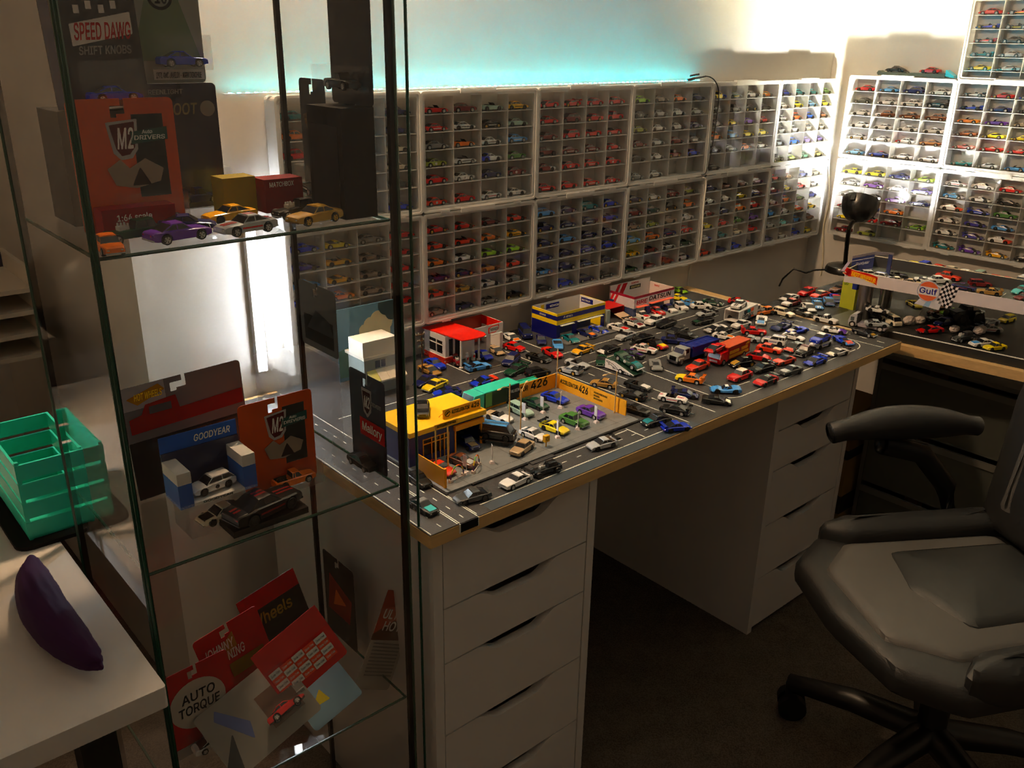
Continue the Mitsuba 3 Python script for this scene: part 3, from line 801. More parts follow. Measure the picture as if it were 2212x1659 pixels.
# ------------------------------------------------------------------ the cars in the cases: rows top to bottom, "style:colour:options" or - for an empty cell; > nose to the right
CASES = {
 'L0u': '''> coupe:teal:wk muscle:dgreen:s=lblue,wk coupe:grey:wk coupe:navy:wk
 muscle:orange:wk sedan:ored:wk coupe:white:wk coupe:navy:wk
 sedan:red:wk coupe:white:wk hatch:navy:wk conv:cream:wk
 coupe:red:wk muscle:grey:wk coupe:white:wk coupe:cream:wk
 muscle:black:wk coupe:blue:wk coupe:red:wk coupe:dgrey:wk
 coupe:navy:wk coupe:white:wk muscle:lblue:wk coupe:blue:wk''',
 'L0l': '''> coupe:blue:wc super:yel:wc coupe:grey:wc coupe:red:wk
 super:indigo:wk conv:ygold:wk super:taupe:wk conv:red:wk
 coupe:lblue:wk super:ygold:wk super:taupe:wk super:red:wk
 coupe:blue:wk muscle:orange:wc coupe:taupe:wk super:red:wk
 coupe:navy:wk coupe:blue:wk coupe:grey:wk sedan:red:wk
 coupe:teal:wk coupe:navy:wk super:dred:wk coupe:dred:wk''',
 'L1u': '''> conv:red:wc muscle:dred:wc conv:mint:wk coupe:ygold:s=black,wk
 coupe:red:s=white,wc coupe:white:s=black,wk muscle:black:s=white,wg coupe:mint:wk
 coupe:grey:wc conv:orange:wc coupe:white:s=black,wk muscle:lblue:s=white,wc
 muscle:olive:wc,r=black conv:white:s=black,wc muscle:white:b=blue,wk muscle:green:wc
 muscle:red:wc muscle:white:ww,r=black muscle:navy:wc muscle:dred:wc,r=white
 muscle:ored:h=black,wc,r=white muscle:red:wc muscle:white:h=black,s=red,wc muscle:white:wk,r=black''',
 'L1l': '''> super:red:wg super:red:wk super:dred:wk super:ored:wk
 super:ored:wk conv:ored:wk super:orange:wk super:ygold:s=black,wk
 super:orange:wk super:white:t=black,wk super:lime:wk super:lime:wk
 conv:navy:wc super:navy:wg super:bronze:wk super:ored:t=black,wk
 super:ored:wk super:gold:wk super:white:wk super:grey:wk
 super:taupe:t=black,wc conv:navy:wc conv:grey:wc conv:black:wg''',
 'L2u': '''< super:red:ww super:red:w,wg porsche:red:wc porsche:red:wc
 porsche:red:wc hatch:dred:wk coupe:red:f=dred,wg pickup:red:wk
 porsche:dred:wc hatch:red:wc conv:red:wc conv:red:wc
> hotrod:dred:wk coupe:dred:s=white,wc coupe:dred:s=white,wc super:red:wc
 muscle:dred:f=white,wk muscle:red:t=white,wk,r=white muscle:red:s=white,wk muscle:red:wk,r=white
 muscle:red:s=white,wk muscle:red:wk muscle:red:s=white,wc coupe:red:t=black,wc,r=white''',
 'L2l': '''> hatch:lblue:wk coupe:navy:wc hatch:teal:wc coupe:blue:wg
 pickup:navy:wg coupe:navy:s=silver,wc muscle:navy:s=white,wk conv:blue:wk
 super:navy:w,wg coupe:lblue:wk muscle:navy:s=white,wk muscle:navy:f=white,wc
 coupe:navy:wc muscle:navy:wk muscle:indigo:s=white,wc muscle:blue:wk
 conv:lblue:wc,r=white hotrod:navy:wc super:navy:s=lblue,wk super:navy:wc
 super:black:w,wc sedan:blue:wc hatch:navy:wc super:black:s=silver,wc''',
 'L3u': '''> coupe:lime:wk coupe:taupe:wk coupe:orange:wk coupe:navy:wk
 coupe:dgrey:wk,r=white coupe:silver:wk coupe:white:h=red,wk,r=red coupe:silver:wk
 coupe:olive:w,wk coupe:white:wk coupe:white:f=dred,w,wk,r=black coupe:navy:w,wk
 coupe:dred:wc coupe:white:wk coupe:dred:w,wk coupe:dgrey:wk
 coupe:black:wk coupe:white:wk pickup:dred:wg coupe:blue:wk
 coupe:grey:wc muscle:white:s=black,wk - -''',
 'L3l': '''> muscle:navy:wg coupe:white:wg hatch:dred:wk,r=white hotrod:olive:wk
 hatch:dred:t=black,wc hatch:dgreen:wc mini:black:wg mini:orange:wk
 sedan:taupe:wc coupe:olive:wc sedan:taupe:wk sedan:white:wk,r=black
 sedan:lblue:wg sedan:orange:s=black,wk sedan:navy:s=ored,wc sedan:red:wc,r=white
 conv:ygold:wk,r=black conv:dred:wk conv:white:s=navy,wk conv:dgreen:wc
 conv:dgreen:wc conv:dred:s=white,wk sedan:brown:wk hatch:white:f=navy,wk,r=black''',
 'L4u': '''> pickup:yel:f=blue,wk coupe:dgreen:s=yel,wk muscle:white:f=black,wk super:orange:wk
 coupe:dgrey:wk pickup:dgrey:wk coupe:black:wg coupe:black:wk
 coupe:dgrey:wk super:yel:w,wk coupe:purple:w,wk coupe:dred:wk
 mini:orange:wk mini:lblue:wk coupe:yel:wk coupe:yel:wk
 coupe:navy:wk coupe:dgrey:wk coupe:orange:wk coupe:white:wk
 super:black:s=silver,wk - - -''',
 'L4l': '''> coupe:navy:wk conv:brown:wk hatch:brown:f=white,wk hatch:brown:wk
 coupe:white:wk coupe:white:wk coupe:yel:wk hatch:navy:s=yel,wk
 coupe:dred:b=white,wk coupe:navy:wk hatch:orange:wk hatch:red:wk
 coupe:yel:wk coupe:red:wk coupe:green:wk sedan:purple:wk
 coupe:white:f=blue,wk coupe:teal:wk coupe:cream:wk muscle:red:wk
 coupe:ored:wk coupe:navy:wk coupe:blue:wk coupe:navy:wk''',
 'L5u': '''> coupe:navy:wk coupe:teal:wk coupe:cyan:wk coupe:green:wk
 coupe:cream:wk hatch:yel:wk coupe:lblue:wk coupe:yel:wk
 coupe:grey:wk mini:ored:wk mini:blue:wk coupe:brown:wk
 mini:grey:wk mini:white:wk mini:tan:wk mini:tan:wk
 mini:mint:wk hatch:blue:wk coupe:indigo:wk coupe:indigo:wk
 hotrod:black:wk super:lime:w,wk coupe:dgreen:wk coupe:gold:wk''',
 'L5l': '''> hotrod:red:wk coupe:brown:wk hatch:navy:wk coupe:tan:wk
 coupe:dred:wk coupe:yel:wk coupe:red:wk coupe:white:wk
 coupe:white:wk mini:orange:wk coupe:green:wk hatch:navy:wk
 mini:lblue:wk coupe:white:wk coupe:red:wk coupe:ygold:wk
 coupe:white:wk coupe:cyan:wk mini:lblue:wk hatch:brown:wk
 coupe:navy:wk coupe:white:wk hatch:blue:wk coupe:yel:wk''',
 'R1u': '''< coupe:red:wk coupe:lblue:wk hatch:navy:wc coupe:white:wc
 coupe:dgrey:wc coupe:white:wk sedan:white:s=dgreen,wk suv:black:s=white,wc
 coupe:white:wk sedan:brown:f=white,wc sedan:brown:s=cream,wc sedan:brown:s=white,wc
 coupe:white:wk coupe:white:wk coupe:white:wk coupe:white:wk
 coupe:white:wg coupe:white:wc coupe:white:f=red,wc muscle:brown:wc
 coupe:lblue:wc muscle:navy:t=ored,wg coupe:white:wc muscle:white:wc''',
 'R1l': '''< coupe:yel:wk coupe:yel:wk muscle:navy:wc super:lime:wk
 coupe:silver:wc muscle:purple:wc coupe:white:wk muscle:indigo:wc
 coupe:grey:wk coupe:dgrey:wk muscle:purple:wc muscle:navy:s=white,wk
 coupe:dred:wk coupe:blue:wk muscle:orange:wk -
 coupe:yel:wc coupe:red:wc muscle:dred:w,wc super:lime:s=blue,w,wc
 sedan:dred:wk,r=white muscle:olive:wk - -''',
 'R2u': '''< formula:white:wc super:red:wg super:blue:wc super:white:wk
 formula:blue:wk super:navy:ww coupe:dgrey:wk coupe:white:wk
 conv:orange:wc conv:purple:wc coupe:tan:wc coupe:red:wk
 super:brown:wc super:yel:wc super:yel:wg coupe:navy:wk
 proto:pink:wc proto:red:ww proto:red:wc coupe:navy:wk
 proto:teal:wc super:silver:wc conv:lblue:wc coupe:white:wk''',
 'R2l': '''> coupe:white:s=red,wk coupe:white:wc coupe:red:wc coupe:blue:wk
 super:lblue:f=white,wc super:white:wk super:black:w,wk coupe:yel:wk
 coupe:white:f=ored,wk super:blue:s=white,w,wk muscle:green:wc coupe:red:wk
 super:white:wk super:indigo:wk super:lblue:wk conv:red:wk
 super:white:wk super:indigo:w,ww muscle:white:f=ored,wk coupe:navy:wk
 super:teal:w,wg super:purple:w,wc super:ygold:w,wc muscle:black:wc''',
 'R3u': '''< coupe:red:wc formula:red:s=yel,wc coupe:white:wc coupe:blue:wk
 formula:blue:w,wg formula:black:s=yel,wc coupe:red:wk coupe:navy:wk
 formula:red:s=white,wc coupe:dgrey:wc coupe:green:wk coupe:white:wk
 formula:teal:wc coupe:silver:wc coupe:red:wk coupe:yel:wk
 super:yel:wc super:silver:wk coupe:navy:wk coupe:red:wk'''}
CASENAME = {'L0': 'the %s case behind the cabinet', 'L1': 'the %s case beside the cabinet', 'L2': 'the second %s back wall case', 'L3': 'the third %s back wall case', 'L4': 'the fourth %s back wall case',
            'L5': 'the fifth %s back wall case', 'R1': 'the %s right wall corner case', 'R2': 'the second %s right wall case', 'R3': 'the %s right wall case'}
ORD = ['first', 'second', 'third', 'fourth', 'fifth', 'sixth']
SHORT = {'muscle': 'muscle car', 'coupe': 'coupe', 'sedan': 'sedan', 'hatch': 'hatchback', 'mini': 'beetle', 'super': 'supercar', 'porsche': 'sports car', 'conv': 'convertible', 'pickup': 'pickup', 'wagon': 'wagon',
         'suv': 'off-roader', 'van': 'van', 'proto': 'prototype', 'hotrod': 'hot rod', 'formula': 'racer'}
crng = random.Random(11)
# cells that the photograph shows nothing of (outside the frame or behind cards) are left empty
HIDDEN = {'L0u': {(r, c) for r in range(6) for c in (1, 2)} | {(5, 0), (4, 0), (3, 0)}, 'L0l': {(4, 0), (4, 1), (4, 2), (5, 0), (5, 1), (5, 2), (5, 3)},
          'R2u': {(r, 3) for r in range(6)}, 'R2l': {(r, 3) for r in range(5)}, 'R3u': {(r, c) for r in range(6) for c in (2, 3)}}
for key, rows in CASES.items():
    o, ex, ey, zr = CASEPOS[key]; cid, up = key[:2], key[2] == 'u'
    far = cid in ('L5', 'R1', 'R2', 'R3')
    dirn = '>'; r = -1
    for ln in rows.split('\n'):
        ln = ln.strip()
        if ln[0] in '<>': dirn = ln[0]; ln = ln[1:].strip()
        r += 1
        for c, cell in enumerate(ln.split()):
            if cell == '-' or (r, c) in HIDDEN.get(key, ()): continue
            st, col, *op = cell.split(':')
            z = zr[5 - r]
            L = .0615 * crng.uniform(.95, 1.05)
            u = .037 + crng.uniform(-.002, .002)
            d = crng.uniform(.0185, .0215)
            pos = o + ex * (c * PC + u) + ey * d + np.array([0, 0, z + .0002])
            ax = ex if dirn == '>' else -ex
            yw = math.radians(crng.uniform(-4, 4)); ax = ax * math.cos(yw) + np.cross([0, 0, 1.0], ax) * math.sin(yw)
            m = mat(pos, x=ax, y=np.cross([0, 0, 1.0], ax), z=(0, 0, 1)) @ np.diag([L, min(L * .92, .056), L * .94, 1])
            place = CASENAME[cid] % (('upper' if up else 'lower') if cid != 'R3' else 'high')
            lb = '%s toy %s, %s row %s column of %s' % (NAMES[col], SHORT[st], ORD[r], ORD[c], place)
            car(st, col, op[0] if op else '', m, lb, 'toy cars in %s' % place, whole=far)


# ------------------------------------------------------------------ cars standing on the desks and the rack: style, x, y, z, heading, length, colour, options, label, group
DESKCARS = [
('muscle', 0.412, 0.5512, 0.7218, -93, 0.0613, 'blue', 'wk', 'd', "bright blue toy muscle car beside the red-roofed filling station's window wall"),
('super', 0.3827, 0.5298, 0.7218, -87, 0.0593, 'bronze', 'wk', 'd', 'bronze toy sports car nosing out from behind the miniature utility pole'),
('coupe', 0.3359, 0.4819, 0.7218, -165, 0.0593, 'navy', 'wk', 'd', 'dark blue toy coupe at the desk edge behind the yellow fastback'),
('coupe', 0.3369, 0.4485, 0.7218, -168, 0.0624, 'yel', 'wc', 'd', 'bright yellow toy fastback near the glass cabinet door edge'),
('coupe', 0.3337, 0.4032, 0.7218, 164, 0.0572, 'navy', 'f=blue,wc', 'd', 'navy toy coupe with a blue bonnet in front of the yellow fastback'),
('sedan', 0.3183, 0.3819, 0.7218, 163, 0.0564, 'navy', 'wk', 'd', 'dark blue toy sedan half hidden behind the yellow showroom roof'),
('super', 0.4318, 0.4036, 0.7218, 175, 0.0615, 'blue', 'b=ored,wk', 'd', 'toy sports car fading from blue nose to red tail behind the turquoise truck'),
('coupe', 0.4783, 0.4798, 0.7218, -6, 0.0589, 'lblue', 'w,wk', 'd', 'sky blue toy coupe parked beside the white pillar of the red-roofed station'),
('hotrod', 0.4643, 0.5415, 0.7218, -113, 0.0541, 'dred', 'wk', 'd', 'dark red toy car in the shade under the red canopy'),
('coupe', 0.5375, 0.5318, 0.7218, -99, 0.0541, 'blue', 'wk', 'd', 'blue toy coupe half inside the service bay of the filling station'),
('super', 0.5807, 0.5405, 0.7218, -99, 0.0541, 'tan', 'wk', 'd', 'beige toy supercar leaving the second bay of the filling station'),
('hatch', 0.5613, 0.4643, 0.7218, -155, 0.0599, 'navy', 'wk', 'd', 'navy toy hatchback in front of the white filling station'),
('coupe', 0.5297, 0.4111, 0.7218, -170, 0.0632, 'dgreen', 'w,wk', 'd', 'dark green toy coupe right of the turquoise truck'),
('super', 0.6717, 0.5907, 0.7218, -96, 0.0559, 'white', 'h=orange,wk', 'd', "white and orange toy supercar beside the filling station's right wall"),
('sedan', 0.6261, 0.5283, 0.7218, -78, 0.0549, 'red', 'wc', 'd', 'red vintage toy sedan next to the filling station corner'),
('van', 0.7146, 0.5886, 0.7218, -117, 0.0609, 'navy', 'wk', 'd', "blue vintage toy van by the striped garage's left wall"),
('coupe', 0.7143, 0.5306, 0.7218, -128, 0.0556, 'navy', 'wk,r=white', 'd', 'navy toy racer with a white bonnet roundel beside the striped garage'),
('conv', 0.7212, 0.4799, 0.7218, -127, 0.0568, 'lblue', 'wk', 'd', "sky blue toy convertible at the striped garage's near corner"),
('conv', 0.6699, 0.4449, 0.7218, -99, 0.0616, 'red', 'wk', 'd', 'red toy roadster left of the yellow sports car'),
('conv', 0.6224, 0.4401, 0.7218, -79, 0.0594, 'black', 'wc', 'd', 'black toy convertible with a tan cabin behind the black rally hatchback'),
('hatch', 0.5546, 0.3688, 0.7218, -6, 0.057, 'black', 'wg', 'd', 'black toy rally hatchback with gold wheels behind the yellow fence corner'),
('porsche', 0.7389, 0.4146, 0.7218, -179, 0.0576, 'ygold', 'wc,w', 'd', 'amber yellow toy sports car on the road before the striped garage'),
('conv', 0.6625, 0.3553, 0.7218, -82, 0.0586, 'silver', 'wk', 'd', 'silver toy speedster right behind the silver winged racer'),
('super', 0.623, 0.3393, 0.7218, 103, 0.0578, 'silver', 'w,wg', 'd', 'silver toy racer with a black wing and gold wheels by the fence corner'),
('porsche', 0.777, 0.4937, 0.7218, -100, 0.0568, 'teal', 'ww', 'd', "teal toy coupe with white wheels on the striped garage's apron"),
('muscle', 0.8349, 0.4945, 0.7218, -92, 0.0573, 'navy', 'h=orange,ww', 'd', "navy toy muscle car with an orange bonnet on the striped garage's apron"),
('super', 0.8839, 0.4995, 0.7218, -90, 0.0553, 'blue', 's=white,ww', 'd', "blue toy racer with white stripes on the striped garage's apron"),
('super', 0.7887, 0.3793, 0.7218, 176, 0.059, 'black', 'f=white,wk', 'd', 'black toy supercar with a white nose on the two-lane road'),
('pickup', 0.7199, 0.3358, 0.7218, -141, 0.0555, 'dgreen', 'wc', 'd', 'dark green toy tow car hitched to the white-sided trailer'),
('coupe', 0.6214, 0.2349, 0.7218, 118, 0.0572, 'bronze', 'wc', 'd', 'golden tan toy coupe behind the yellow fence'),
('muscle', 0.9304, 0.4757, 0.7218, -86, 0.0608, 'white', 'h=red,wk', 'd', 'white toy race coupe with a red bonnet just right of the striped garage'),
('coupe', 0.9903, 0.4779, 0.7218, -92, 0.0611, 'white', 'h=dred,t=dred,w,wk', 'd', 'white and dark red toy racer before the red open container'),
('sedan', 1.0492, 0.4581, 0.7218, -176, 0.0642, 'white', 'wk', 'd', 'white toy sedan facing left before the brick-pattern garage'),
('pickup', 1.0601, 0.5115, 0.7218, -102, 0.0541, 'white', 'h=red,wk', 'd', "white toy racer with a red bonnet leaving the brick-pattern garage's first bay"),
('sedan', 1.1186, 0.5106, 0.7218, -102, 0.0552, 'red', 'wk,s=white', 'd', "red toy sedan parked on the brick-pattern garage's apron"),
('sedan', 1.1636, 0.5055, 0.7218, -105, 0.0558, 'navy', 'f=white,wk', 'd', "navy toy racing sedan with white nose on the apron's right part"),
('sedan', 1.2062, 0.5017, 0.7218, -109, 0.0573, 'white', 'wk', 'd', "white toy sedan by the brick-pattern garage's right corner"),
('muscle', 0.8966, 0.4211, 0.7218, -176, 0.0617, 'silver', 'wc', 'd', 'pale silver toy coupe on the road between the two garages'),
('muscle', 0.9137, 0.3812, 0.7218, 171, 0.06, 'black', 'wk', 'd', 'black toy muscle car behind the silver coupe'),
('coupe', 1.0527, 0.4239, 0.7218, -179, 0.0635, 'black', 'wk', 'd', 'black toy coupe on the road below the white sedan'),
('super', 1.0329, 0.3716, 0.7218, 178, 0.0618, 'dgrey', 'wk', 'd', 'dark grey toy supercar in the middle lane'),
('coupe', 1.0213, 0.331, 0.7218, -78, 0.0557, 'black', 'wk', 'd', 'black toy coupe with a pale windscreen behind the blue box truck'),
('muscle', 0.8566, 0.3278, 0.7218, -73, 0.0614, 'white', 's=pink,w,wk', 'd', 'white and pink toy touring racer near the curved white line'),
('muscle', 0.9069, 0.3304, 0.7218, -98, 0.0599, 'black', 'h=yel,f=red,wg', 'd', 'black toy racer with a yellow and red nose behind the pink-striped racer'),
('sedan', 0.9608, 0.3265, 0.7218, -56, 0.0575, 'navy', 'wk', 'd', "blue toy sedan left of the blue box truck's tail"),
('muscle', 0.8106, 0.3209, 0.7218, -82, 0.0561, 'black', 's=purple,wk', 'd', "black and purple toy muscle car behind the tow car's trailer"),
('proto', 0.7964, 0.2412, 0.7218, -131, 0.0604, 'grey', 'wk', 'd', 'grey toy prototype racer seen from the tail near the road curve'),
('conv', 0.6682, 0.1803, 0.7218, -82, 0.0594, 'black', 'h=white,wk', 'd', 'black toy roadster with a tall clear windscreen'),
('super', 0.6208, 0.1529, 0.7218, 101, 0.0579, 'black', 'w,wg', 'd', 'black toy racer with gold wheels and a rear wing beside the fence'),
('muscle', 0.5673, 0.0957, 0.7218, -79, 0.0541, 'black', 'wk', 'd', 'black toy racer just right of the yellow fence end'),
('coupe', 0.6278, 0.0486, 0.7218, 112, 0.0603, 'black', 'w,wc', 'd', 'black toy coupe with silver wheels in the right-hand lane'),
('conv', 0.6709, 0.0893, 0.7218, -64, 0.0581, 'white', 's=pink,wc', 'd', 'white toy speedster with pink stripes beside the navy winged racer'),
('super', 0.7101, 0.0884, 0.7218, -56, 0.0559, 'navy', 'w,wk', 'd', 'navy toy racer with a tall blue wing and number 03'),
('porsche', 0.5575, 0.0377, 0.7218, 170, 0.0613, 'black', 'h=teal,wk', 'd', 'black toy sports car with teal tints beside the blue one at the desk edge'),
('porsche', 0.5643, -0.0063, 0.7218, -25, 0.0566, 'blue', 'w,wk', 'd', "bright blue toy sports car standing at the desk's front edge"),
('sedan', 0.8607, 0.1735, 0.7218, 179, 0.0613, 'ored', 'wk', 'd', 'orange-red toy sedan in front of the two trucks'),
('muscle', 0.7861, 0.1364, 0.7218, 114, 0.0609, 'orange', 'f=yel,w,wc', 'd', 'orange toy race car with a yellow nose beside the white lane line'),
('proto', 0.7967, 0.0519, 0.7218, 135, 0.0636, 'lblue', 't=white,wk', 'd', 'pale blue toy racer crossing the open asphalt'),
('sedan', 0.8846, 0.0782, 0.7218, 179, 0.0646, 'red', 't=cream,wk', 'd', 'red toy touring car with a cream roof on the open asphalt'),
('super', 0.7329, 0.0255, 0.7218, -54, 0.0598, 'black', 'h=cream,wk', 'd', 'black toy racer with cream bonnet stripes near the curved line'),
('mini', 0.9571, 0.1239, 0.7218, 164, 0.0622, 'black', 'h=gold,wg', 'd', 'black and gold toy beetle in front of the red truck'),
('super', 1.1214, 0.2203, 0.7218, 117, 0.0541, 'silver', 'wk', 'd', 'white and silver toy racer behind the red truck'),
('super', 1.12, 0.3188, 0.7218, 167, 0.0626, 'white', 'h=silver,wk', 'd', 'silver-white toy prototype on the road behind the blue truck'),
('super', 1.1178, 0.2986, 0.7218, 173, 0.0567, 'black', 'wk', 'd', "black toy coupe tucked under the silver-white prototype's side"),
('muscle', 1.087, 0.27, 0.7218, -77, 0.0541, 'white', 'h=orange,wk', 'd', "white toy car with orange patches between the trucks' boxes"),
('super', 1.3421, 0.6144, 0.7218, -90, 0.0541, 'lime', 'wk', 'd', 'bright green toy supercar behind the brick-pattern garage'),
('coupe', 1.2751, 0.5651, 0.7218, -82, 0.0541, 'yel', 'wk', 'd', 'yellow toy coupe by the wall right of the brick-pattern garage'),
('muscle', 1.2517, 0.5069, 0.7218, -72, 0.0541, 'lblue', 'wk', 'd', 'mid blue toy coupe behind the white race sedan'),
('sedan', 1.2545, 0.469, 0.7218, -38, 0.0575, 'white', 'r=black,wk', 'd', 'white toy race sedan with a black door number near the wall'),
('super', 1.3132, 0.4728, 0.7218, -65, 0.0585, 'dgreen', 's=white,ww', 'd', 'dark green toy racer with white wheels near the wall'),
('coupe', 1.3766, 0.4316, 0.7218, -60, 0.0589, 'red', 'wk', 'd', 'red toy coupe at the wall behind the white box truck'),
('porsche', 1.2115, 0.418, 0.7218, 161, 0.056, 'silver', 'w,wk', 'd', 'silver-green toy sports car near the white box truck'),
('coupe', 1.1459, 0.3793, 0.7218, 170, 0.061, 'black', 'h=dgreen,wk', 'd', 'black and green toy racer in front of the silver-green one'),
('muscle', 1.2001, 0.298, 0.7218, 178, 0.0607, 'white', 'wk', 'd', 'white toy coupe in front of the open white box truck'),
('muscle', 1.1768, 0.2444, 0.7218, -49, 0.0617, 'red', 'w,wc,n=29', 'd', 'red toy racer with a tall tail fin and a white number'),
('proto', 1.2751, 0.2886, 0.7218, -150, 0.0646, 'white', 'h=lblue,wk', 'd', 'white toy prototype racer facing the room beside the red one'),
('hotrod', 1.3407, 0.3239, 0.7218, 173, 0.0646, 'orange', 'wk', 'd', 'orange toy hot rod behind the white prototype racer'),
('wagon', 1.3791, 0.2886, 0.7218, -91, 0.0598, 'cream', 'wk', 'd', 'cream white toy station wagon on the side road'),
('pickup', 1.4223, 0.2599, 0.7218, -102, 0.0575, 'dgrey', 'h=tan,wk', 'd', 'dark toy pickup with a beige bonnet behind the cream wagon'),
('super', 1.5267, 0.3669, 0.7218, 173, 0.0619, 'white', 'wk', 'd', 'white toy supercar by the wall at the far side road'),
('muscle', 1.4815, 0.3308, 0.7218, 175, 0.0624, 'dred', 't=pink,f=white,wk', 'd', 'maroon and white toy car before the white supercar'),
('sedan', 1.6126, 0.364, 0.7218, -178, 0.0642, 'red', 'w,wk', 'd', 'red toy sedan against the far wall'),
('coupe', 1.6232, 0.3256, 0.7218, 171, 0.0646, 'ored', 't=cream,wk', 'd', 'orange-red toy coupe with a cream roof near the lamp foot'),
('conv', 1.7266, 0.3281, 0.7218, 177, 0.0646, 'brown', 'wk', 'd', 'flat reddish brown toy convertible below the yellow sticker sign'),
('super', 1.4828, 0.2767, 0.7218, -131, 0.0646, 'white', 'w,wk', 'd', 'white toy sports car with a white wing beside the blue pair'),
('super', 1.5239, 0.2747, 0.7218, -140, 0.0646, 'lblue', 's=white,w,wk', 'd', 'pale blue toy racer, first of the three blue ones in a row'),
('super', 1.5788, 0.2724, 0.7218, -142, 0.0646, 'lblue', 'f=navy,wk', 'd', 'blue and white toy racer in the middle of three parked in a row'),
('super', 1.6242, 0.2771, 0.7218, -139, 0.0646, 'blue', 't=red,f=navy,wk', 'd', 'blue toy racer with red roof, last of the three in a row'),
('pickup', 1.4141, 0.1838, 0.7218, -85, 0.0617, 'white', 'wk', 'd', 'white toy pickup truck beside the grey base board'),
('proto', 1.2682, 0.2248, 0.7218, 180, 0.0646, 'navy', 'w,wk', 'd', 'navy toy prototype with a boxy open tail'),
('proto', 1.2769, 0.1837, 0.7218, 163, 0.0578, 'blue', 'h=white,wk', 'd', 'blue and white toy prototype right of the navy one'),
('proto', 1.3523, 0.123, 0.7218, -70, 0.0613, 'white', 'f=purple,wk', 'd', 'long white toy prototype with a purple nose'),
('suv', 1.1503, 0.1673, 0.7218, 108, 0.0569, 'white', 's=indigo,wk', 'd', 'white toy ambulance wagon with dark blue side bands'),
('coupe', 1.2206, 0.1579, 0.7218, -84, 0.0554, 'white', 'wk', 'd', 'white toy coupe right behind the ambulance wagon'),
('muscle', 1.2237, 0.0855, 0.7218, 177, 0.0646, 'white', 's=blue,wk', 'd', 'white toy muscle car under the stacked blue and white one'),
('muscle', 1.2038, 0.0781, 0.7408, -177, 0.0646, 'blue', 't=white,wk', 'd', 'blue and white toy pickup car stacked on another car'),
('proto', 1.2945, 0.0654, 0.7218, -113, 0.0607, 'blue', 'h=ored,f=lblue,wk', 'd', 'blue toy prototype with orange-red top near the corner curve'),
('super', 1.2001, 0.0279, 0.7218, 166, 0.0566, 'white', 'w,wk,h=cream', 'd', "white toy racer with a white wing at the curve's inner side"),
('super', 1.1036, 0.0281, 0.7218, 174, 0.0602, 'blue', 'w,wk', 'd', 'medium blue toy racer with a blue wing along the outer line'),
('pickup', 1.1419, 0.0784, 0.7218, -177, 0.0646, 'black', 'h=dgrey,t=brown,wc', 'd', 'black toy pickup hot rod with a brown bed'),
('super', 1.1501, 0.1127, 0.7218, -177, 0.0646, 'dgrey', 'f=ored,wk', 'd', 'dark grey toy sports car with an orange lip behind the black pickup'),
('muscle', 1.0013, 0.0269, 0.7218, 172, 0.0597, 'dgrey', 'h=silver,wk', 'd', 'dark toy muscle car with silver camouflage bonnet at the outer line'),
('coupe', 0.9049, 0.0263, 0.7218, 178, 0.0633, 'black', 'b=red,f=red,w,wk', 'd', 'black toy racer with a red wing and red lip at the outer line'),
('coupe', 0.9675, 0.0765, 0.7218, 170, 0.0619, 'black', 'w,wk', 'd', 'black toy coupe with a pale wing behind the black and red racer'),
('muscle', 1.0481, 0.0736, 0.7218, 173, 0.0596, 'ored', 't=dgrey,wk', 'd', 'orange toy muscle car with a dark roof amid the crowd'),
('mini', 1.0223, 0.1253, 0.7218, -67, 0.0589, 'red', 'wk', 'd', 'red toy beetle hot rod behind the orange muscle car'),
('sedan', 1.0911, 0.1413, 0.7218, -75, 0.0592, 'ored', 'h=orange,wk', 'd', 'orange-red toy sedan behind the red beetle'),
('super', 1.3941, 0.0643, 0.7218, -89, 0.0593, 'black', 'h=gold,wc', 'd', "black toy supercar with gold bonnet marks at the desk's right corner"),
('conv', 0.3293, 0.234, 0.7253, -77, 0.0579, 'white', 'b=tan,wk', 'd', 'white toy convertible with a tan tail beside the black van'),
('wagon', 0.3825, 0.2306, 0.7253, -92, 0.0581, 'mint', 'wk', 'd', 'mint green toy station wagon by the yellow fence'),
('coupe', 0.4282, 0.238, 0.7253, -86, 0.0571, 'dgreen', 'wk', 'd', 'dark green toy coupe left of the blue one by the fence'),
('coupe', 0.479, 0.2357, 0.7253, -80, 0.0582, 'blue', 'wk', 'd', 'deep blue toy coupe parked in the yellow fence corner'),
('muscle', 0.4823, 0.1382, 0.7253, -86, 0.06, 'purple', 'wc', 'd', "purple toy coupe along the yellow fence's right wing"),
('sedan', 0.4277, 0.1298, 0.7253, -84, 0.0598, 'green', 'wc', 'd', 'olive green toy sedan between the yellow and purple ones'),
('coupe', 0.3769, 0.1304, 0.7253, -81, 0.0579, 'yel', 'w,wk', 'd', 'yellow toy sports car in the middle of the dealer lot'),
('coupe', 0.327, 0.1334, 0.7253, -84, 0.0556, 'white', 'wc', 'd', 'white toy sports car behind the little yellow box sign'),
('sedan', 0.2718, 0.1022, 0.7253, -163, 0.0561, 'tan', 'wk', 'd', 'beige toy sedan with red seats at the lot entrance'),
('muscle', 0.212, 0.1813, 0.7253, -98, 0.0572, 'navy', 'h=tan,wk', 'd', 'navy toy fastback with tan stripes leaving the showroom door'),
('muscle', 0.1592, 0.1308, 0.7253, -79, 0.0559, 'brown', 'h=silver,wk', 'd', 'bronze toy coupe behind a small rainbow arch'),
('coupe', 0.1132, 0.1322, 0.7253, -81, 0.0579, 'ored', 'wk', 'd', 'orange-red toy coupe between the yellow posts and arch'),
('coupe', 0.0984, 0.0267, 0.7218, 167, 0.0597, 'dgrey', 'wk', 'd', 'dark grey-green toy coupe at the road corner near the cabinet'),
('muscle', 0.1868, 0.0222, 0.7218, -177, 0.0591, 'white', 'w,wc', 'd', 'white toy muscle car with red bonnet lines on the front road'),
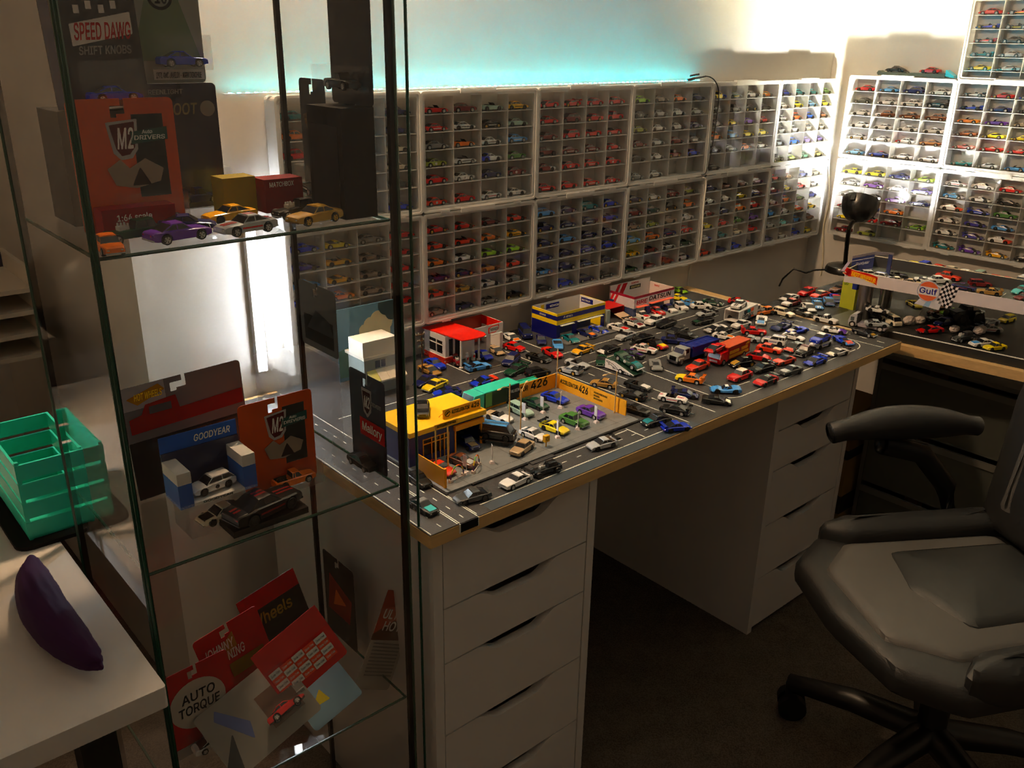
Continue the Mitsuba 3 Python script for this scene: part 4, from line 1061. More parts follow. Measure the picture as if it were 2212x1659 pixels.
('hotrod', 0.2525, 0.0198, 0.7218, 172, 0.0571, 'black', 'wk', 'd', 'black toy hot rod tailing the white muscle car'),
('coupe', 0.4008, 0.0305, 0.7218, 168, 0.058, 'silver', 'w,wk', 'd', 'silver toy coupe alone on the front road'),
('muscle', 0.0191, 0.0496, 0.7218, -87, 0.0564, 'black', 'h=cyan,t=grey,wk', 'd', "black toy coupe with a cyan bonnet on the desk's left road"),
('sedan', 0.0661, 0.1263, 0.7218, -94, 0.0541, 'black', 'wk', 'd', 'black toy sedan half hidden by the cabinet door on the left road'),
('muscle', 0.1504, 0.2313, 0.79, -126, 0.0601, 'black', 'wk', 'd', 'black toy muscle car standing on the yellow showroom roof'),
('coupe', 1.4475, 0.063, 0.7345, -53, 0.0584, 'silver', 'wk', 'r', 'silver toy coupe carried on the flatbed truck'),
('van', 1.5356, 0.0649, 0.7225, -120, 0.0581, 'cream', 'wk', 'r', 'cream white toy van beside the flatbed truck'),
('super', 1.5119, 0.0966, 0.7525, -71, 0.0589, 'white', 'w,wk', 'r', 'white toy racer on top of the pile behind the flatbed truck'),
('muscle', 1.5434, 0.1003, 0.7365, -57, 0.0605, 'black', 't=cream,wk', 'r', 'black and cream toy car in the middle of the pile'),
('coupe', 1.5531, 0.1301, 0.7225, -77, 0.0541, 'dgrey', 'wk', 'r', 'dark grey toy car at the bottom of the pile'),
('coupe', 1.7441, 0.1067, 0.7225, -124, 0.0569, 'yel', 'wk', 'r', 'yellow toy coupe under the rack left of the round oil sign'),
('super', 1.5456, -0.0313, 0.7225, 148, 0.0646, 'red', 'wk', 'r', 'red toy supercar with a cotton puff behind it'),
('muscle', 1.6523, -0.0012, 0.7225, 153, 0.0646, 'black', 'h=dgreen,wk', 'r', 'black toy muscle car behind the red supercar'),
('hatch', 1.6369, -0.0242, 0.7225, 165, 0.0544, 'navy', 'wk', 'r', "small dark blue toy hatchback behind the red supercar's roof"),
('super', 1.7921, -0.0413, 0.7225, 176, 0.0595, 'white', 'wk', 'r', 'white toy supercar under the rack right of the monster truck'),
('super', 1.7294, -0.097, 0.7225, 160, 0.0646, 'silver', 'h=black,wk', 'r', 'silver-green toy coupe near the chair back'),
('muscle', 1.6758, -0.1259, 0.7225, 128, 0.0583, 'white', 's=red,wk', 'r', 'white toy muscle car with red stripes near the chair back'),
('hotrod', 1.5467, -0.1152, 0.7225, 162, 0.0646, 'dgrey', 'wc', 'r', "gunmetal toy hot rod along the second desk's white line"),
('muscle', 1.5383, -0.1639, 0.7225, 150, 0.0618, 'white', 'h=lblue,wk', 'r', "white and pale blue toy coupe along the second desk's white line"),
('pickup', 1.535, -0.1949, 0.7225, 152, 0.0541, 'yel', 'wk', 'r', "yellow toy truck at the chair back's edge"),
('hatch', 1.8018, -0.1188, 0.7225, 170, 0.0541, 'yel', 'wk', 'r', 'pale yellow toy car under the rack behind the chair back'),
('super', 1.6257, -0.0835, 0.7225, 151, 0.0573, 'black', 'wk', 'r', 'black toy racer between two cotton puffs'),
('hotrod', 1.723, 0.0315, 0.7225, 159, 0.0562, 'brown', 'wk', 'r', 'dark brown toy hot rod behind the black muscle car under the sign'),
('hatch', 1.7275, 0.1816, 0.8232, -145, 0.0592, 'pink', 'wk', 'k', "pink toy hatchback at the rack's back left below the blue frame"),
('conv', 1.6232, 0.1152, 0.8232, -56, 0.0595, 'black', 'wk', 'k', 'long black toy open racer in front of the pink hatchback'),
('conv', 1.7666, 0.1515, 0.8232, -180, 0.0646, 'yel', 'wk', 'k', "yellow toy convertible in the rack's back row"),
('hatch', 1.767, 0.1127, 0.8232, -178, 0.0646, 'blue', 'wk', 'k', "blue toy car in the rack's back row right of the yellow one"),
('coupe', 1.7813, 0.0784, 0.8232, -176, 0.0646, 'ored', 'wk', 'k', 'orange-red toy coupe in the back row right of the blue one'),
('coupe', 1.7902, 0.0479, 0.8232, 179, 0.0646, 'cream', 'wk', 'k', "cream toy coupe in the rack's back row"),
('coupe', 1.7829, 0.0074, 0.8232, 174, 0.0646, 'white', 'wk', 'k', "white toy coupe in the rack's back row"),
('hatch', 1.7919, -0.0265, 0.8232, 179, 0.0606, 'mint', 'wk', 'k', "pale mint toy car in the rack's back row"),
('conv', 1.7927, -0.0621, 0.8232, -177, 0.0646, 'ored', 'wk', 'k', "orange-red toy convertible in the rack's back row"),
('coupe', 1.7873, -0.0995, 0.8232, -178, 0.0646, 'red', 'wk', 'k', "red toy coupe in the rack's back row near its right end"),
('suv', 1.8021, -0.1321, 0.8232, 179, 0.0646, 'white', 'wk', 'k', "white toy SUV in the rack's back row at the frame edge"),
('mini', 1.7231, -0.1638, 0.8232, 161, 0.0564, 'cyan', 'wk', 'k', 'turquoise toy mini car on the rack'),
('coupe', 1.6703, -0.1899, 0.8232, 163, 0.0541, 'dred', 'wk', 'k', 'maroon toy coupe on the rack above the chair back'),
('muscle', 1.6472, -0.1153, 0.8232, 115, 0.0574, 'bronze', 'w,wk', 'k', "bronze toy muscle car behind the rack's torn front edge"),
('muscle', 1.6408, -0.0543, 0.8232, -81, 0.0581, 'navy', 's=dred,wk', 'k', 'navy and red toy muscle car right of the chequered flag sign'),
('wagon', 1.7118, -0.0655, 0.8232, -53, 0.0557, 'dred', 'wk', 'k', 'dark red toy wagon behind the navy and red one'),
('sedan', 1.7148, 0.0183, 0.8232, -87, 0.062, 'ored', 'wk', 'k', "orange-red toy sedan in the rack's middle row"),
('sedan', 1.6581, 0.0183, 0.8232, -38, 0.0595, 'white', 'wk', 'k', 'white toy sedan behind the round oil sign'),
('hatch', 1.5726, 0.1631, 0.8232, -48, 0.0541, 'white', 'wk', 'k', 'small white toy car behind the flame logo sign'),
('hatch', 1.5717, 0.1255, 0.8232, -85, 0.0541, 'white', 's=blue,wk', 'k', "white and blue toy car behind the rack's white edge"),
('coupe', 1.5759, 0.0876, 0.8232, -56, 0.0541, 'cream', 'wk', 'k', "cream toy coupe low behind the rack's white edge"),
('coupe', 1.5826, 0.0541, 0.8232, -72, 0.0541, 'tan', 'wk', 'k', "tan toy coupe low behind the rack's white edge left of the round sign"),
('super', 1.6343, 0.0425, 0.8232, -65, 0.0541, 'white', 'wk', 'k', 'white toy supercar just above the round oil sign'),
]
GRP = {'d': 'toy cars on the long desk', 'r': 'toy cars on the second desk', 'k': 'toy cars on the rack'}
for st, x, y, z, deg, L, col, op, g, lb in DESKCARS:
    car(st, col, op, car_mat(x, y, z, deg, L), lb, GRP[g])


# ------------------------------------------------------------------ miniature buildings on the desk
def FR(x, y, z): return mat((x, y, z), x=(1, 0, 0), y=(0, 0, 1), z=(0, -1, 0))       # local xy on a plane facing the viewer's side (-y)
def LF(x, y, z): return mat((x, y, z), x=(0, -1, 0), y=(0, 0, 1), z=(-1, 0, 0))      # facing -x, local x runs towards -y
def BK(x, y, z): return mat((x, y, z), x=(-1, 0, 0), y=(0, 0, 1), z=(0, 1, 0))
def RT(x, y, z): return mat((x, y, z), x=(0, 1, 0), y=(0, 0, 1), z=(1, 0, 0))
W_, R_, NV, YE, DK, GR = (.93, .91, .89), (.88, .13, .07), (.09, .10, .42), (.98, .83, .10), (.06, .06, .07), (.47, .48, .48)
B0 = ZM


def sheet(k, name, poly, c, m, t=.0014, bsdf='plastic', **kw):
    return part(k, name, MB().prism(poly, -t, 0, c, m).ply(bsdf), **kw)


# filling station with the red canopy
k = thing('filling_station', 'white miniature filling station with a red canopy roof at the left', 'toy building')
x0, x1, x2, y0, y1, h = .443, .492, .612, .553, .632, .064
part(k, 'forecourt', MB().box((.443, .468, B0), (.547, y0, B0 + .0008), (.12, .12, .125)).ply('plastic'))
part(k, 'forecourt_line', MB().box((.443, .468, B0 + .0002), (.4452, y0, B0 + .0014), W_).ply('plastic')); part(k, 'forecourt_line', MB().box((.443, .468, B0 + .0002), (.547, .470, B0 + .0013), (.55, .52, .45)).ply('plastic'))
win = sg.box(.012, .020, .062, .050)
sheet(k, 'wall', sg.box(0, 0, y1 - y0, h).difference(affinity.translate(win, .006, 0)), W_, LF(x0, y1, B0))
part(k, 'window_glass', MB().box((x0 + .001, y0 + .008, B0 + .019), (x0 + .002, y1 - .010, B0 + .051), (.07, .05, .05)).ply('gloss'))
part(k, 'window_bar', MB().box((x0 - .0006, y0 + .0325, B0 + .02), (x0 + .0012, y0 + .0345, B0 + .05), W_).box((x0 - .0006, y0 + .01, B0 + .040), (x0 + .0012, y1 - .018, B0 + .042), W_).ply('plastic'))
sheet(k, 'wall', sg.box(0, 0, x1 - x0, h).difference(sg.box(.010, .016, .022, .056)).difference(sg.box(.027, .002, .044, .056)), W_, FR(x0, y0, B0))
part(k, 'window_glass', MB().box((x0 + .003, y0 + .0012, B0 + .002), (x1, y0 + .0022, B0 + .057), (.13, .12, .14)).ply('gloss'))
b = MB()
for r in range(3):
    for j in range(11):
        u = j * .0074 + (r % 2) * .0037
        if u + .0068 < y1 - y0 + .004: b.box((x0 - .0022, y1 - u - .0068, B0 + .0006 + r * .0046), (x0 - .0006, y1 - u, B0 + .0044 + r * .0046), (.80, .20, .13))
    for j in range(3):
        u = j * .0074 + (r % 2) * .002
        b.box((x0 - .002 + u, y0 - .0022, B0 + .0006 + r * .0046), (x0 + .0045 + u, y0 - .0006, B0 + .0044 + r * .0046), (.80, .20, .13))
part(k, 'brick_base', b.ply('matte'), kind='stuff')
part(k, 'mortar_band', MB().box((x0 - .0012, y0 - .0012, B0), (x0, y1, B0 + .0148), (.85, .80, .76)).box((x0, y0 - .0012, B0), (x0 + .022, y0, B0 + .0148), (.85, .80, .76)).ply('matte'))
roof = sg.Polygon([(.440, .636), (.516, .637), (.527, .520), (.522, .507), (.508, .498), (.470, .499), (.452, .505), (.448, .555)])
part(k, 'canopy_roof', MB().prism(roof, B0 + h, B0 + h + .0022, R_).ply('gloss'))
for px, py in ((.452, .508), (.518, .527)):
    part(k, 'pillar', MB().cyl((px, py, B0), (px, py, B0 + h), .0024, W_, seg=10).cyl((px, py, B0), (px, py, B0 + .003), .005, W_, seg=10).ply('plastic', smooth=35))
op = sg.box(.034, 0, .070, .042).union(sg.box(.082, 0, .112, .042))
sheet(k, 'wall', sg.box(0, 0, x2 - x1, h + .002).difference(op), W_, FR(x1, y0, B0))
sheet(k, 'wall', sg.box(0, 0, y1 - y0, h + .002), W_, RT(x2, y0, B0))
sheet(k, 'wall', sg.box(0, 0, x2 - x1, h + .002), (.62, .20, .13), BK(x2, y1, B0))
part(k, 'red_band', MB().box((x2 - .0026, y0 + .0016, B0 + .045), (x2 - .0014, y1, B0 + .066), R_).box((x1 + .03, y0 + .0001, B0 + .058), (x2, y0 + .0012, B0 + .0655), R_).ply('plastic'))
part(k, 'interior_wall', MB().box((x1, y0 + .0016, B0), (x1 + .001, y1, B0 + h), (.80, .74, .68)).ply('plastic'))
hexa = sg.Polygon([(-.0155, -.0045), (-.0155, .0045), (-.005, .0085), (.0155, .0085), (.0155, -.001), (.005, -.0085), (-.0155, -.0085)])
part(k, 'sign', MB().prism(hexa, 0, .0009, R_, FR(.583, y0, B0 + .0545)).prism(affinity.scale(hexa, .86, .78), .0009, .0013, W_, FR(.583, y0, B0 + .0545)).text('TEXACO', .0052, (.08, .07, .07), FR(.583, y0 - .0013, B0 + .052), width=.0245, anchor='c').ply('matte'))
for xa in (x1 + .034, x1 + .082):
    part(k, 'roller_door', MB().box((xa - .001, y0 - .006, B0 + .0425), (xa + .033, y0 + .004, B0 + .0437), (.75, .78, .76)).ply('plastic'))
for px, py in ((.485, .528), (.506, .532)):
    part(k, 'fuel_pump', MB().box((px - .0035, py - .0028, B0), (px + .0035, py + .0028, B0 + .017), W_).cyl((px, py, B0 + .017), (px, py, B0 + .020), .0012, W_, seg=8).box((px - .0022, py - .0031, B0 + .008), (px + .0022, py - .0026, B0 + .014), R_).ply('plastic'))
    s = trimesh.creation.icosphere(2, .0033); part(k, 'pump_globe', MB().add(s.vertices + [px, py, B0 + .0225], s.faces, W_).ply('plastic', smooth=True))

k = thing('utility_pole', 'brown miniature utility pole with crossarms left of the filling station', 'utility pole')
m = MB().cyl((.368, .537, B0), (.368, .537, B0 + .094), .0016, (.32, .22, .14), r1=.0011, seg=8)
part(k, 'pole', m.ply('matte', smooth=30))
for zz, w in ((.088, .016), (.074, .012), (.060, .008)):
    part(k, 'crossarm', MB().box((.368 - w, .536, B0 + zz), (.368 + w * .5, .538, B0 + zz + .002), (.45, .35, .25)).ply('matte'))
    for s in (-.95, -.5, .4): part(k, 'insulator', MB().cyl((.368 + w * s, .537, B0 + zz + .002), (.368 + w * s, .537, B0 + zz + .0055), .0016, (.8, .78, .72), seg=8).ply('gloss', smooth=30))

# striped tyre garage
k = thing('striped_garage', 'blue and yellow striped miniature tyre garage with an open top', 'toy building')
x0, x1, y0, y1 = .756, .926, .521, .612
part(k, 'apron', MB().prism(rrect(.176, .052, .006, .834, .496), B0, B0 + .0028, (.36, .36, .36)).ply('plastic'))
op = sg.box(.012, 0, .054, .033).union(sg.box(.070, 0, .156, .034))
bands = [(0, .036, (.08, .09, .40)), (.036, .0475, YE), (.0475, .0585, NV), (.0585, .065, YE)]
for a, b_, c in bands:
    sheet(k, 'front_wall', sg.box(0, a, x1 - x0, b_).difference(op), c, FR(x0, y0, B0)); sheet(k, 'side_wall', sg.box(0, a, y1 - y0, b_), c, LF(x0, y1, B0))
sheet(k, 'side_wall', sg.box(0, 0, y1 - y0, .066), YE, RT(x1, y0, B0)); sheet(k, 'rear_wall', sg.box(0, 0, x1 - x0, .066), W_, BK(x1, y1, B0))
part(k, 'inner_wall', MB().box((x0 + .0016, y1 - .003, B0), (x1 - .0016, y1 - .0016, B0 + .0655), W_).box((x1 - .003, y0 + .0016, B0 + .03), (x1 - .0016, y1, B0 + .0655), W_).box((x0 + .0016, y0 + .0016, B0 + .036), (x0 + .0022, y1, B0 + .065), W_).ply('plastic'))
for xx, yy in (((x0 + .046), y1 - .0032),):
    part(k, 'inner_sign', MB().box((xx, yy - .0005, B0 + .048), (xx + .045, yy, B0 + .061), NV).text('MICHELIN', .0055, W_, FR(xx + .028, yy - .0006, B0 + .0515), width=.030, anchor='c').ply('matte'))
    part(k, 'inner_sign', MB().box((xx - .018, yy - .0005, B0 + .047), (xx - .007, yy, B0 + .062), (.85, .72, .15)).ply('matte'))
part(k, 'inner_sign', MB().box((x1 - .0036, y1 - .050, B0 + .049), (x1 - .003, y1 - .008, B0 + .061), NV).text('MICHELIN', .005, W_, LF(x1 - .0037, y1 - .026, B0 + .0525), width=.030, anchor='c').ply('matte'))
part(k, 'lettering', MB().text('MICHELIN', .0042, W_, FR(x0 + .031, y0 - .0002, B0 + .051), width=.022).text('MICHELIN', .0042, W_, LF(x0 - .0002, y1 - .030, B0 + .051), width=.022).ply('matte'))
part(k, 'logo', MB().prism(sg.Polygon([(0, 0), (.0022, 0), (.0035, .004), (.005, 0), (.006, .001), (.004, .006), (.002, .005)]), 0, .0003, W_, FR(x0 + .022, y0 - .0001, B0 + .0505)).ply('matte'))
for a, b_ in ((.012, .054), (.070, .156)): part(k, 'awning', MB().box((x0 + a - .001, y0 - .008, B0 + .0335), (x0 + b_ + .001, y0, B0 + .0348), (.82, .84, .80)).ply('plastic'))
part(k, 'rear_rack', MB().box((x0 + .02, y0 + .03, B0 + .001), (x0 + .15, y0 + .05, B0 + .024), (.10, .17, .30)).ply('plastic'))
part(k, 'side_panel', MB().box((x1 + .002, y0 - .006, B0), (x1 + .014, y0 + .004, B0 + .043), (.62, .66, .63)).ply('plastic'))

# brick pattern race garage
k = thing('race_garage', 'white brick-pattern miniature race garage with a dark red top band', 'toy building')
x0, x1, y0, y1 = 1.042, 1.206, .526, .615
part(k, 'apron', MB().prism(rrect(.158, .060, .003, 1.113, .497), B0, B0 + .0028, (.52, .54, .53)).ply('plastic'))
op = sg.box(.010, 0, .044, .028).union(sg.box(.062, 0, .150, .030))
for a, b_, c in ((0, .024, (.19, .25, .42)), (.024, .050, (.87, .87, .89)), (.050, .0565, (.55, .12, .22))):
    sheet(k, 'front_wall', sg.box(0, a, x1 - x0, b_).difference(op), c, FR(x0, y0, B0)); sheet(k, 'side_wall', sg.box(0, a, y1 - y0, b_), c, LF(x0, y1, B0))
b = MB()
for r in range(9):
    for j in range(18):
        u = j * .005 + (r % 2) * .0025
        if u + .0046 < y1 - y0 - .012: b.box((x0 - .0004, y0 + .001 + u, B0 + .0245 + r * .0028), (x0 + .0003, y0 + .0056 + u, B0 + .0268 + r * .0028), (.80, .79, .84))
part(k, 'brick_facing', b.ply('matte'), kind='stuff')
for j, (c, w) in enumerate((((.74, .16, .20), .008), (.0, 0), ((.74, .16, .20), .008))):
    if w:
        u = .012 + j * .007
        q = sg.Polygon([(u, .050), (u + w, .050), (u + w - .014, .022), (u - .014, .022)]).intersection(sg.box(0, 0, 1, 1))
        part(k, 'side_stripe', MB().prism(q, .0006, .0010, c, LF(x0, y1, B0)).ply('matte'))
part(k, 'side_stripe', MB().prism(sg.Polygon([(.004, .034), (.020, .034), (.012, .022), (0, .022)]), .0011, .0014, (.17, .23, .40), LF(x0, y1, B0)).ply('matte'))
sheet(k, 'rear_wall', sg.box(0, 0, x1 - x0, .068), W_, BK(x1, y1, B0)); sheet(k, 'side_wall', sg.box(0, 0, y1 - y0, .0565), W_, RT(x1, y0, B0))
part(k, 'inner_wall', MB().box((x0, y1 - .003, B0), (x1 - .002, y1 - .0016, B0 + .067), W_).box((x1 - .003, y0 + .0016, B0), (x1 - .0016, y1, B0 + .0565), (.93, .82, .78)).ply('plastic'))
for u, w in ((.030, .012), (.050, .018)):
    part(k, 'wall_stripe', MB().prism(sg.Polygon([(u, .030), (u + w, .030), (u + w + .022, .067), (u + .022, .067)]), 0, .0004, (.72, .15, .19), FR(x0 - .022, y1 - .0031, B0)).ply('matte'))
part(k, 'inner_sign', MB().box((x0 + .078, y1 - .0036, B0 + .046), (x0 + .122, y1 - .003, B0 + .056), (.10, .10, .10)).text('GOODYEAR', .005, (.9, .85, .6), FR(x0 + .100, y1 - .0037, B0 + .0485), width=.036, anchor='c').text('SUNOCO', .0045, (.75, .25, .2), FR(x0 + .098, y1 - .0032, B0 + .060), width=.03, anchor='c').ply('matte'))
part(k, 'inner_sign', MB().text('BRE', .005, (.8, .25, .2), LF(x1 - .0032, y1 - .030, B0 + .046), width=.018, anchor='c').ply('matte'))
part(k, 'lettering', MB().text('BRE', .0105, (.58, .10, .16), FR(x0 + .010, y0 - .0002, B0 + .034), width=.042, shear=.12).text('DATSUN', .0115, (.06, .06, .07), FR(x0 + .060, y0 - .0002, B0 + .0365), width=.088, shear=.12).ply('matte'))
for a, b_, zz in ((.006, .048, .028), (.058, .152, .030)):
    part(k, 'awning', MB().box((x0 + a, y0 - .012, B0 + zz), (x0 + b_, y0 - .0002, B0 + zz + .0014), (.95, .43, .33)).ply('plastic'))
part(k, 'pillar', MB().box((x0 + .046, y0 - .006, B0), (x0 + .060, y0, B0 + .024), (.17, .22, .42)).ply('plastic'))
part(k, 'bay_divider', MB().box((x0 + .070, y0 + .02, B0 + .002), (x0 + .086, y0 + .024, B0 + .028), (.80, .62, .48)).box((x0 + .088, y0 + .03, B0 + .002), (x1 - .004, y0 + .034, B0 + .030), (.16, .19, .28)).ply('plastic'))

k = thing('open_container', 'red open toy container with a lowered tan ramp beside the race garage', 'toy container')
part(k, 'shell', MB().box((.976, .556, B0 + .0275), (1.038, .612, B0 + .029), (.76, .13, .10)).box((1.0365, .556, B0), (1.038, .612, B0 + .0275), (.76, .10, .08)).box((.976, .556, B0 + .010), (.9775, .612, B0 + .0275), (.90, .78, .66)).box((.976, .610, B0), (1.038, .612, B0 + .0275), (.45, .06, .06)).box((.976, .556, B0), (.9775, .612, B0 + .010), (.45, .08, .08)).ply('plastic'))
part(k, 'ramp', MB().add([(1.000, .556, B0 + .012), (1.036, .556, B0 + .012), (1.040, .520, B0 + .0012), (1.004, .520, B0 + .0012), (1.000, .556, B0 + .0106), (1.036, .556, B0 + .0106), (1.040, .520, B0), (1.004, .520, B0)], [[0, 3, 2, 1], [4, 5, 6, 7], [0, 4, 7, 3], [1, 2, 6, 5], [3, 7, 6, 2]], (.85, .72, .58)).ply('plastic'))

# dealer lot with the yellow fence and showroom
LZ = B0 + .0035
LX0, LX1, LY0, LY1 = .078, .541, .066, .292
k = thing('dealer_lot', 'grey tiled base plate of the toy car dealer lot', 'toy car lot')
part(k, 'plate', MB().prism(rrect(LX1 - LX0, LY1 - LY0, .003, (LX0 + LX1) / 2, (LY0 + LY1) / 2), B0, LZ, (.4, .4, .4)).ply('lotpaint'))
part(k, 'kerb', MB().box((LX0 + .05, LY0 - .004, B0), (.25, LY0, LZ - .0006), DK).box((.31, LY0 - .004, B0), (LX1, LY0, LZ - .0006), DK).box((LX0 - .004, LY0 - .004, B0), (LX0, LY1, LZ - .0006), DK).ply('plastic'))
part(k, 'entry_ramp', MB().box((.255, LY0 - .010, B0), (.31, LY0, B0 + .0012), (.2, .2, .21)).ply('plastic'))
FY = (.95, .62, .08)
k = thing('dealer_fence', 'orange-yellow billboard fence in an L round the dealer lot', 'fence')
fh = .031
pan = sg.box(0, 0, .068, fh)
for i in range(3): part(k, 'panel', MB().prism(sg.box(.0006, 0, .0692, fh), -.002, 0, FY, FR(.322 + i * .0695, .288, LZ)).ply('plastic'))
for i, (a, b_) in enumerate(((0, .096), (.0965, .150), (.1505, .192))): part(k, 'panel', MB().prism(sg.box(a, 0, b_, fh), -.002, 0, (.97, .66, .10), LF(.533, .286, LZ)).ply('plastic'))
INK = (.10, .07, .05)
part(k, 'lettering', MB().text('ACCELERATOR', .0105, INK, FR(.378, .2878, LZ + .014), width=.074, shear=.06).text('426', .0175, INK, FR(.460, .2878, LZ + .0125), width=.046, shear=.08).ply('matte'))
part(k, 'lettering', MB().text('ACCELERATOR', .0085, INK, LF(.5328, .277, LZ + .014), width=.052, shear=.06).text('426', .0145, INK, LF(.5328, .222, LZ + .0115), width=.025, shear=.08).ply('matte'))


def strokes(mb, m, n, h, seed, c=INK):
    """A short line of small oriental characters as pen strokes."""
    r = random.Random(seed)
    for i in range(n):
        u = i * h * 1.12; w = h * .92
        for q in (r.uniform(.05, .2), r.uniform(.42, .55), r.uniform(.8, .95)): mb.prism(sg.box(u, q * h - h * .045, u + w, q * h + h * .045), 0, .0003, c, m)
        for q in (r.uniform(.05, .25), r.uniform(.7, .9)): mb.prism(sg.box(u + q * w - h * .045, 0, u + q * w + h * .045, h), 0, .0003, c, m)


mb = MB(); strokes(mb, FR(.335, .2878, LZ + .018), 4, .0042, 1); strokes(mb, FR(.335, .2878, LZ + .010), 6, .0042, 2); part(k, 'small_print', mb.ply('matte'))
mb = MB()
for i, n in enumerate((9, 4, 6)): strokes(mb, LF(.5328, .180, LZ + .021 - i * .0062), n, .0037, 5 + i)
part(k, 'small_print', mb.ply('matte'))
k = thing('low_fence', 'short orange-yellow fence along the dealer lot\'s left end by the cabinet', 'fence')
part(k, 'panel', MB().prism(sg.box(0, 0, .078, .033), -.0022, 0, (.93, .60, .07), LF(.084, .158, LZ)).ply('plastic'))
part(k, 'end_post', MB().box((.083, .079, LZ), (.0875, .0825, LZ + .0345), (.93, .60, .07)).ply('plastic'))

k = thing('showroom', 'yellow and navy miniature showroom with a flat yellow roof', 'toy building')
SX0, SX1, SY0, SY1 = .082, .243, .176, .272
sh = .056
op = sg.box(.029, .012, .083, .042).union(sg.box(.098, 0, .155, .042))
sheet(k, 'front_wall', sg.box(0, 0, SX1 - SX0, sh).difference(op), (.12, .14, .34), FR(SX0, SY0, LZ))
sheet(k, 'side_wall', sg.box(0, 0, SY1 - SY0, sh), (.12, .14, .34), RT(SX1, SY0, LZ)); sheet(k, 'side_wall', sg.box(0, 0, SY1 - SY0, sh), (.12, .14, .34), LF(SX0, SY1, LZ)); sheet(k, 'rear_wall', sg.box(0, 0, SX1 - SX0, sh), (.12, .14, .34), BK(SX1, SY1, LZ))
part(k, 'roof', MB().box((SX0 - .002, SY0 - .005, LZ + sh), (SX1 + .003, SY1 + .002, LZ + sh + .009), (.97, .74, .10)).ply('plastic'))
part(k, 'window_glass', MB().box((SX0 + .029, SY0 + .0016, LZ + .002), (SX0 + .083, SY0 + .0024, LZ + .042), (.10, .06, .05)).ply('gloss'))
fr = MB().box((SX0 + .028, SY0 - .001, LZ), (SX0 + .0295, SY0 + .001, LZ + .044), FY).box((SX0 + .0825, SY0 - .001, LZ), (SX0 + .084, SY0 + .001, LZ + .044), FY)
for q in (.042, .033): fr.box((SX0 + .028, SY0 - .001, LZ + q), (SX0 + .084, SY0 + .001, LZ + q + .0015), FY)
for q in (.046, .064, .073): fr.box((SX0 + q, SY0 - .001, LZ), (SX0 + q + .0014, SY0 + .001, LZ + .044), FY)
part(k, 'window_frame', fr.ply('plastic'))
part(k, 'door_frame', MB().box((SX0 + .094, SY0 - .006, LZ + .042), (SX0 + .159, SY0, LZ + .051), FY).box((SX0 + .096, SY0 - .002, LZ), (SX0 + .0985, SY0 + .002, LZ + .042), FY).box((SX0 + .1545, SY0 - .002, LZ), (SX0 + .157, SY0 + .002, LZ + .042), FY).ply('plastic'))
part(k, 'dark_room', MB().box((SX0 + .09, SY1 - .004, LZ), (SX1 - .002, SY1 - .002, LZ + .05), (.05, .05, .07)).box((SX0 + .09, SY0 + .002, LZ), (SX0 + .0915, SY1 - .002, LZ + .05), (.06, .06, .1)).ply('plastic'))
s = part(k, 'roof_sign', MB().box((.160, .184, LZ + sh + .009), (.243, .186, LZ + sh + .026), (.95, .68, .10)).ply('plastic'))
part(k, 'roof_lettering', MB().text('ACCELERATOR', .0068, INK, FR(.178, .1838, LZ + sh + .0145), width=.040, shear=.06).text('426', .009, INK, FR(.2215, .1838, LZ + sh + .0135), width=.018, shear=.08).ply('matte'))
ring = sg.Point(0, 0).buffer(.0058, 6).difference(sg.Point(0, 0).buffer(.0049, 6))
part(k, 'roof_emblem', MB().prism(ring, 0, .0003, INK, FR(.1695, .1838, LZ + sh + .0175)).prism(sg.Polygon([(-.004, -.003), (.003, .0015), (.0045, .003), (0, .0025), (-.003, 0)]), 0, .0003, INK, FR(.1695, .1838, LZ + sh + .0175)).ply('matte'))
part(k, 'sign_brace', MB().cyl((.162, .186, LZ + sh + .020), (.160, .197, LZ + sh + .009), .0007, FY, seg=6).ply('plastic'))
k = thing('gate_sign', 'yellow sign board on two posts before the showroom window', 'sign')
GX0, GX1, GYY = .096, .143, .122
part(k, 'board', MB().box((GX0, GYY - .001, LZ + .0855), (GX1, GYY + .001, LZ + .0935), (.92, .66, .12)).ply('plastic'))
part(k, 'lettering', MB().text('ACCELERATOR 426', .0042, INK, FR(GX0 + .004, GYY - .0012, LZ + .0875), width=.039, shear=.06).ply('matte'))
for q in (GX0 + .002, GX1 - .020): part(k, 'post', MB().box((q - .0011, GYY - .0008, LZ), (q + .0011, GYY + .0008, LZ + .0857), (.90, .72, .35)).ply('plastic'))


def street_lamp(x, y, h, dx, dy, rise, label):
    k = thing('street_lamp', label, 'street lamp')
    c = (.83, .66, .40)
    part(k, 'pole', MB().cyl((x, y, LZ), (x, y, LZ + h), .0012, c, seg=8).cyl((x, y, LZ), (x, y, LZ + .004), .002, c, seg=8).ply('plastic', smooth=30))
    t = np.linspace(0, 1, 8); p = np.stack([x + dx * t, y + dy * t, LZ + h * .90 + rise * np.sin(t * math.pi * .62)], 1)
    part(k, 'arm', MB().tube(p, .0008, c, seg=6).ply('plastic', smooth=True))
    s = trimesh.creation.icosphere(2, 1.0); a = math.degrees(math.atan2(dy, dx))
    q = mat(p[-1] + [dx * .12, dy * .12, -.0005], rz=math.radians(a)) @ np.diag([.0055, .0026, .0016, 1])
    part(k, 'lamp_head', MB().add(s.vertices @ q[:3, :3].T + q[:3, 3], s.faces, (.90, .76, .52)).ply('plastic', smooth=True))


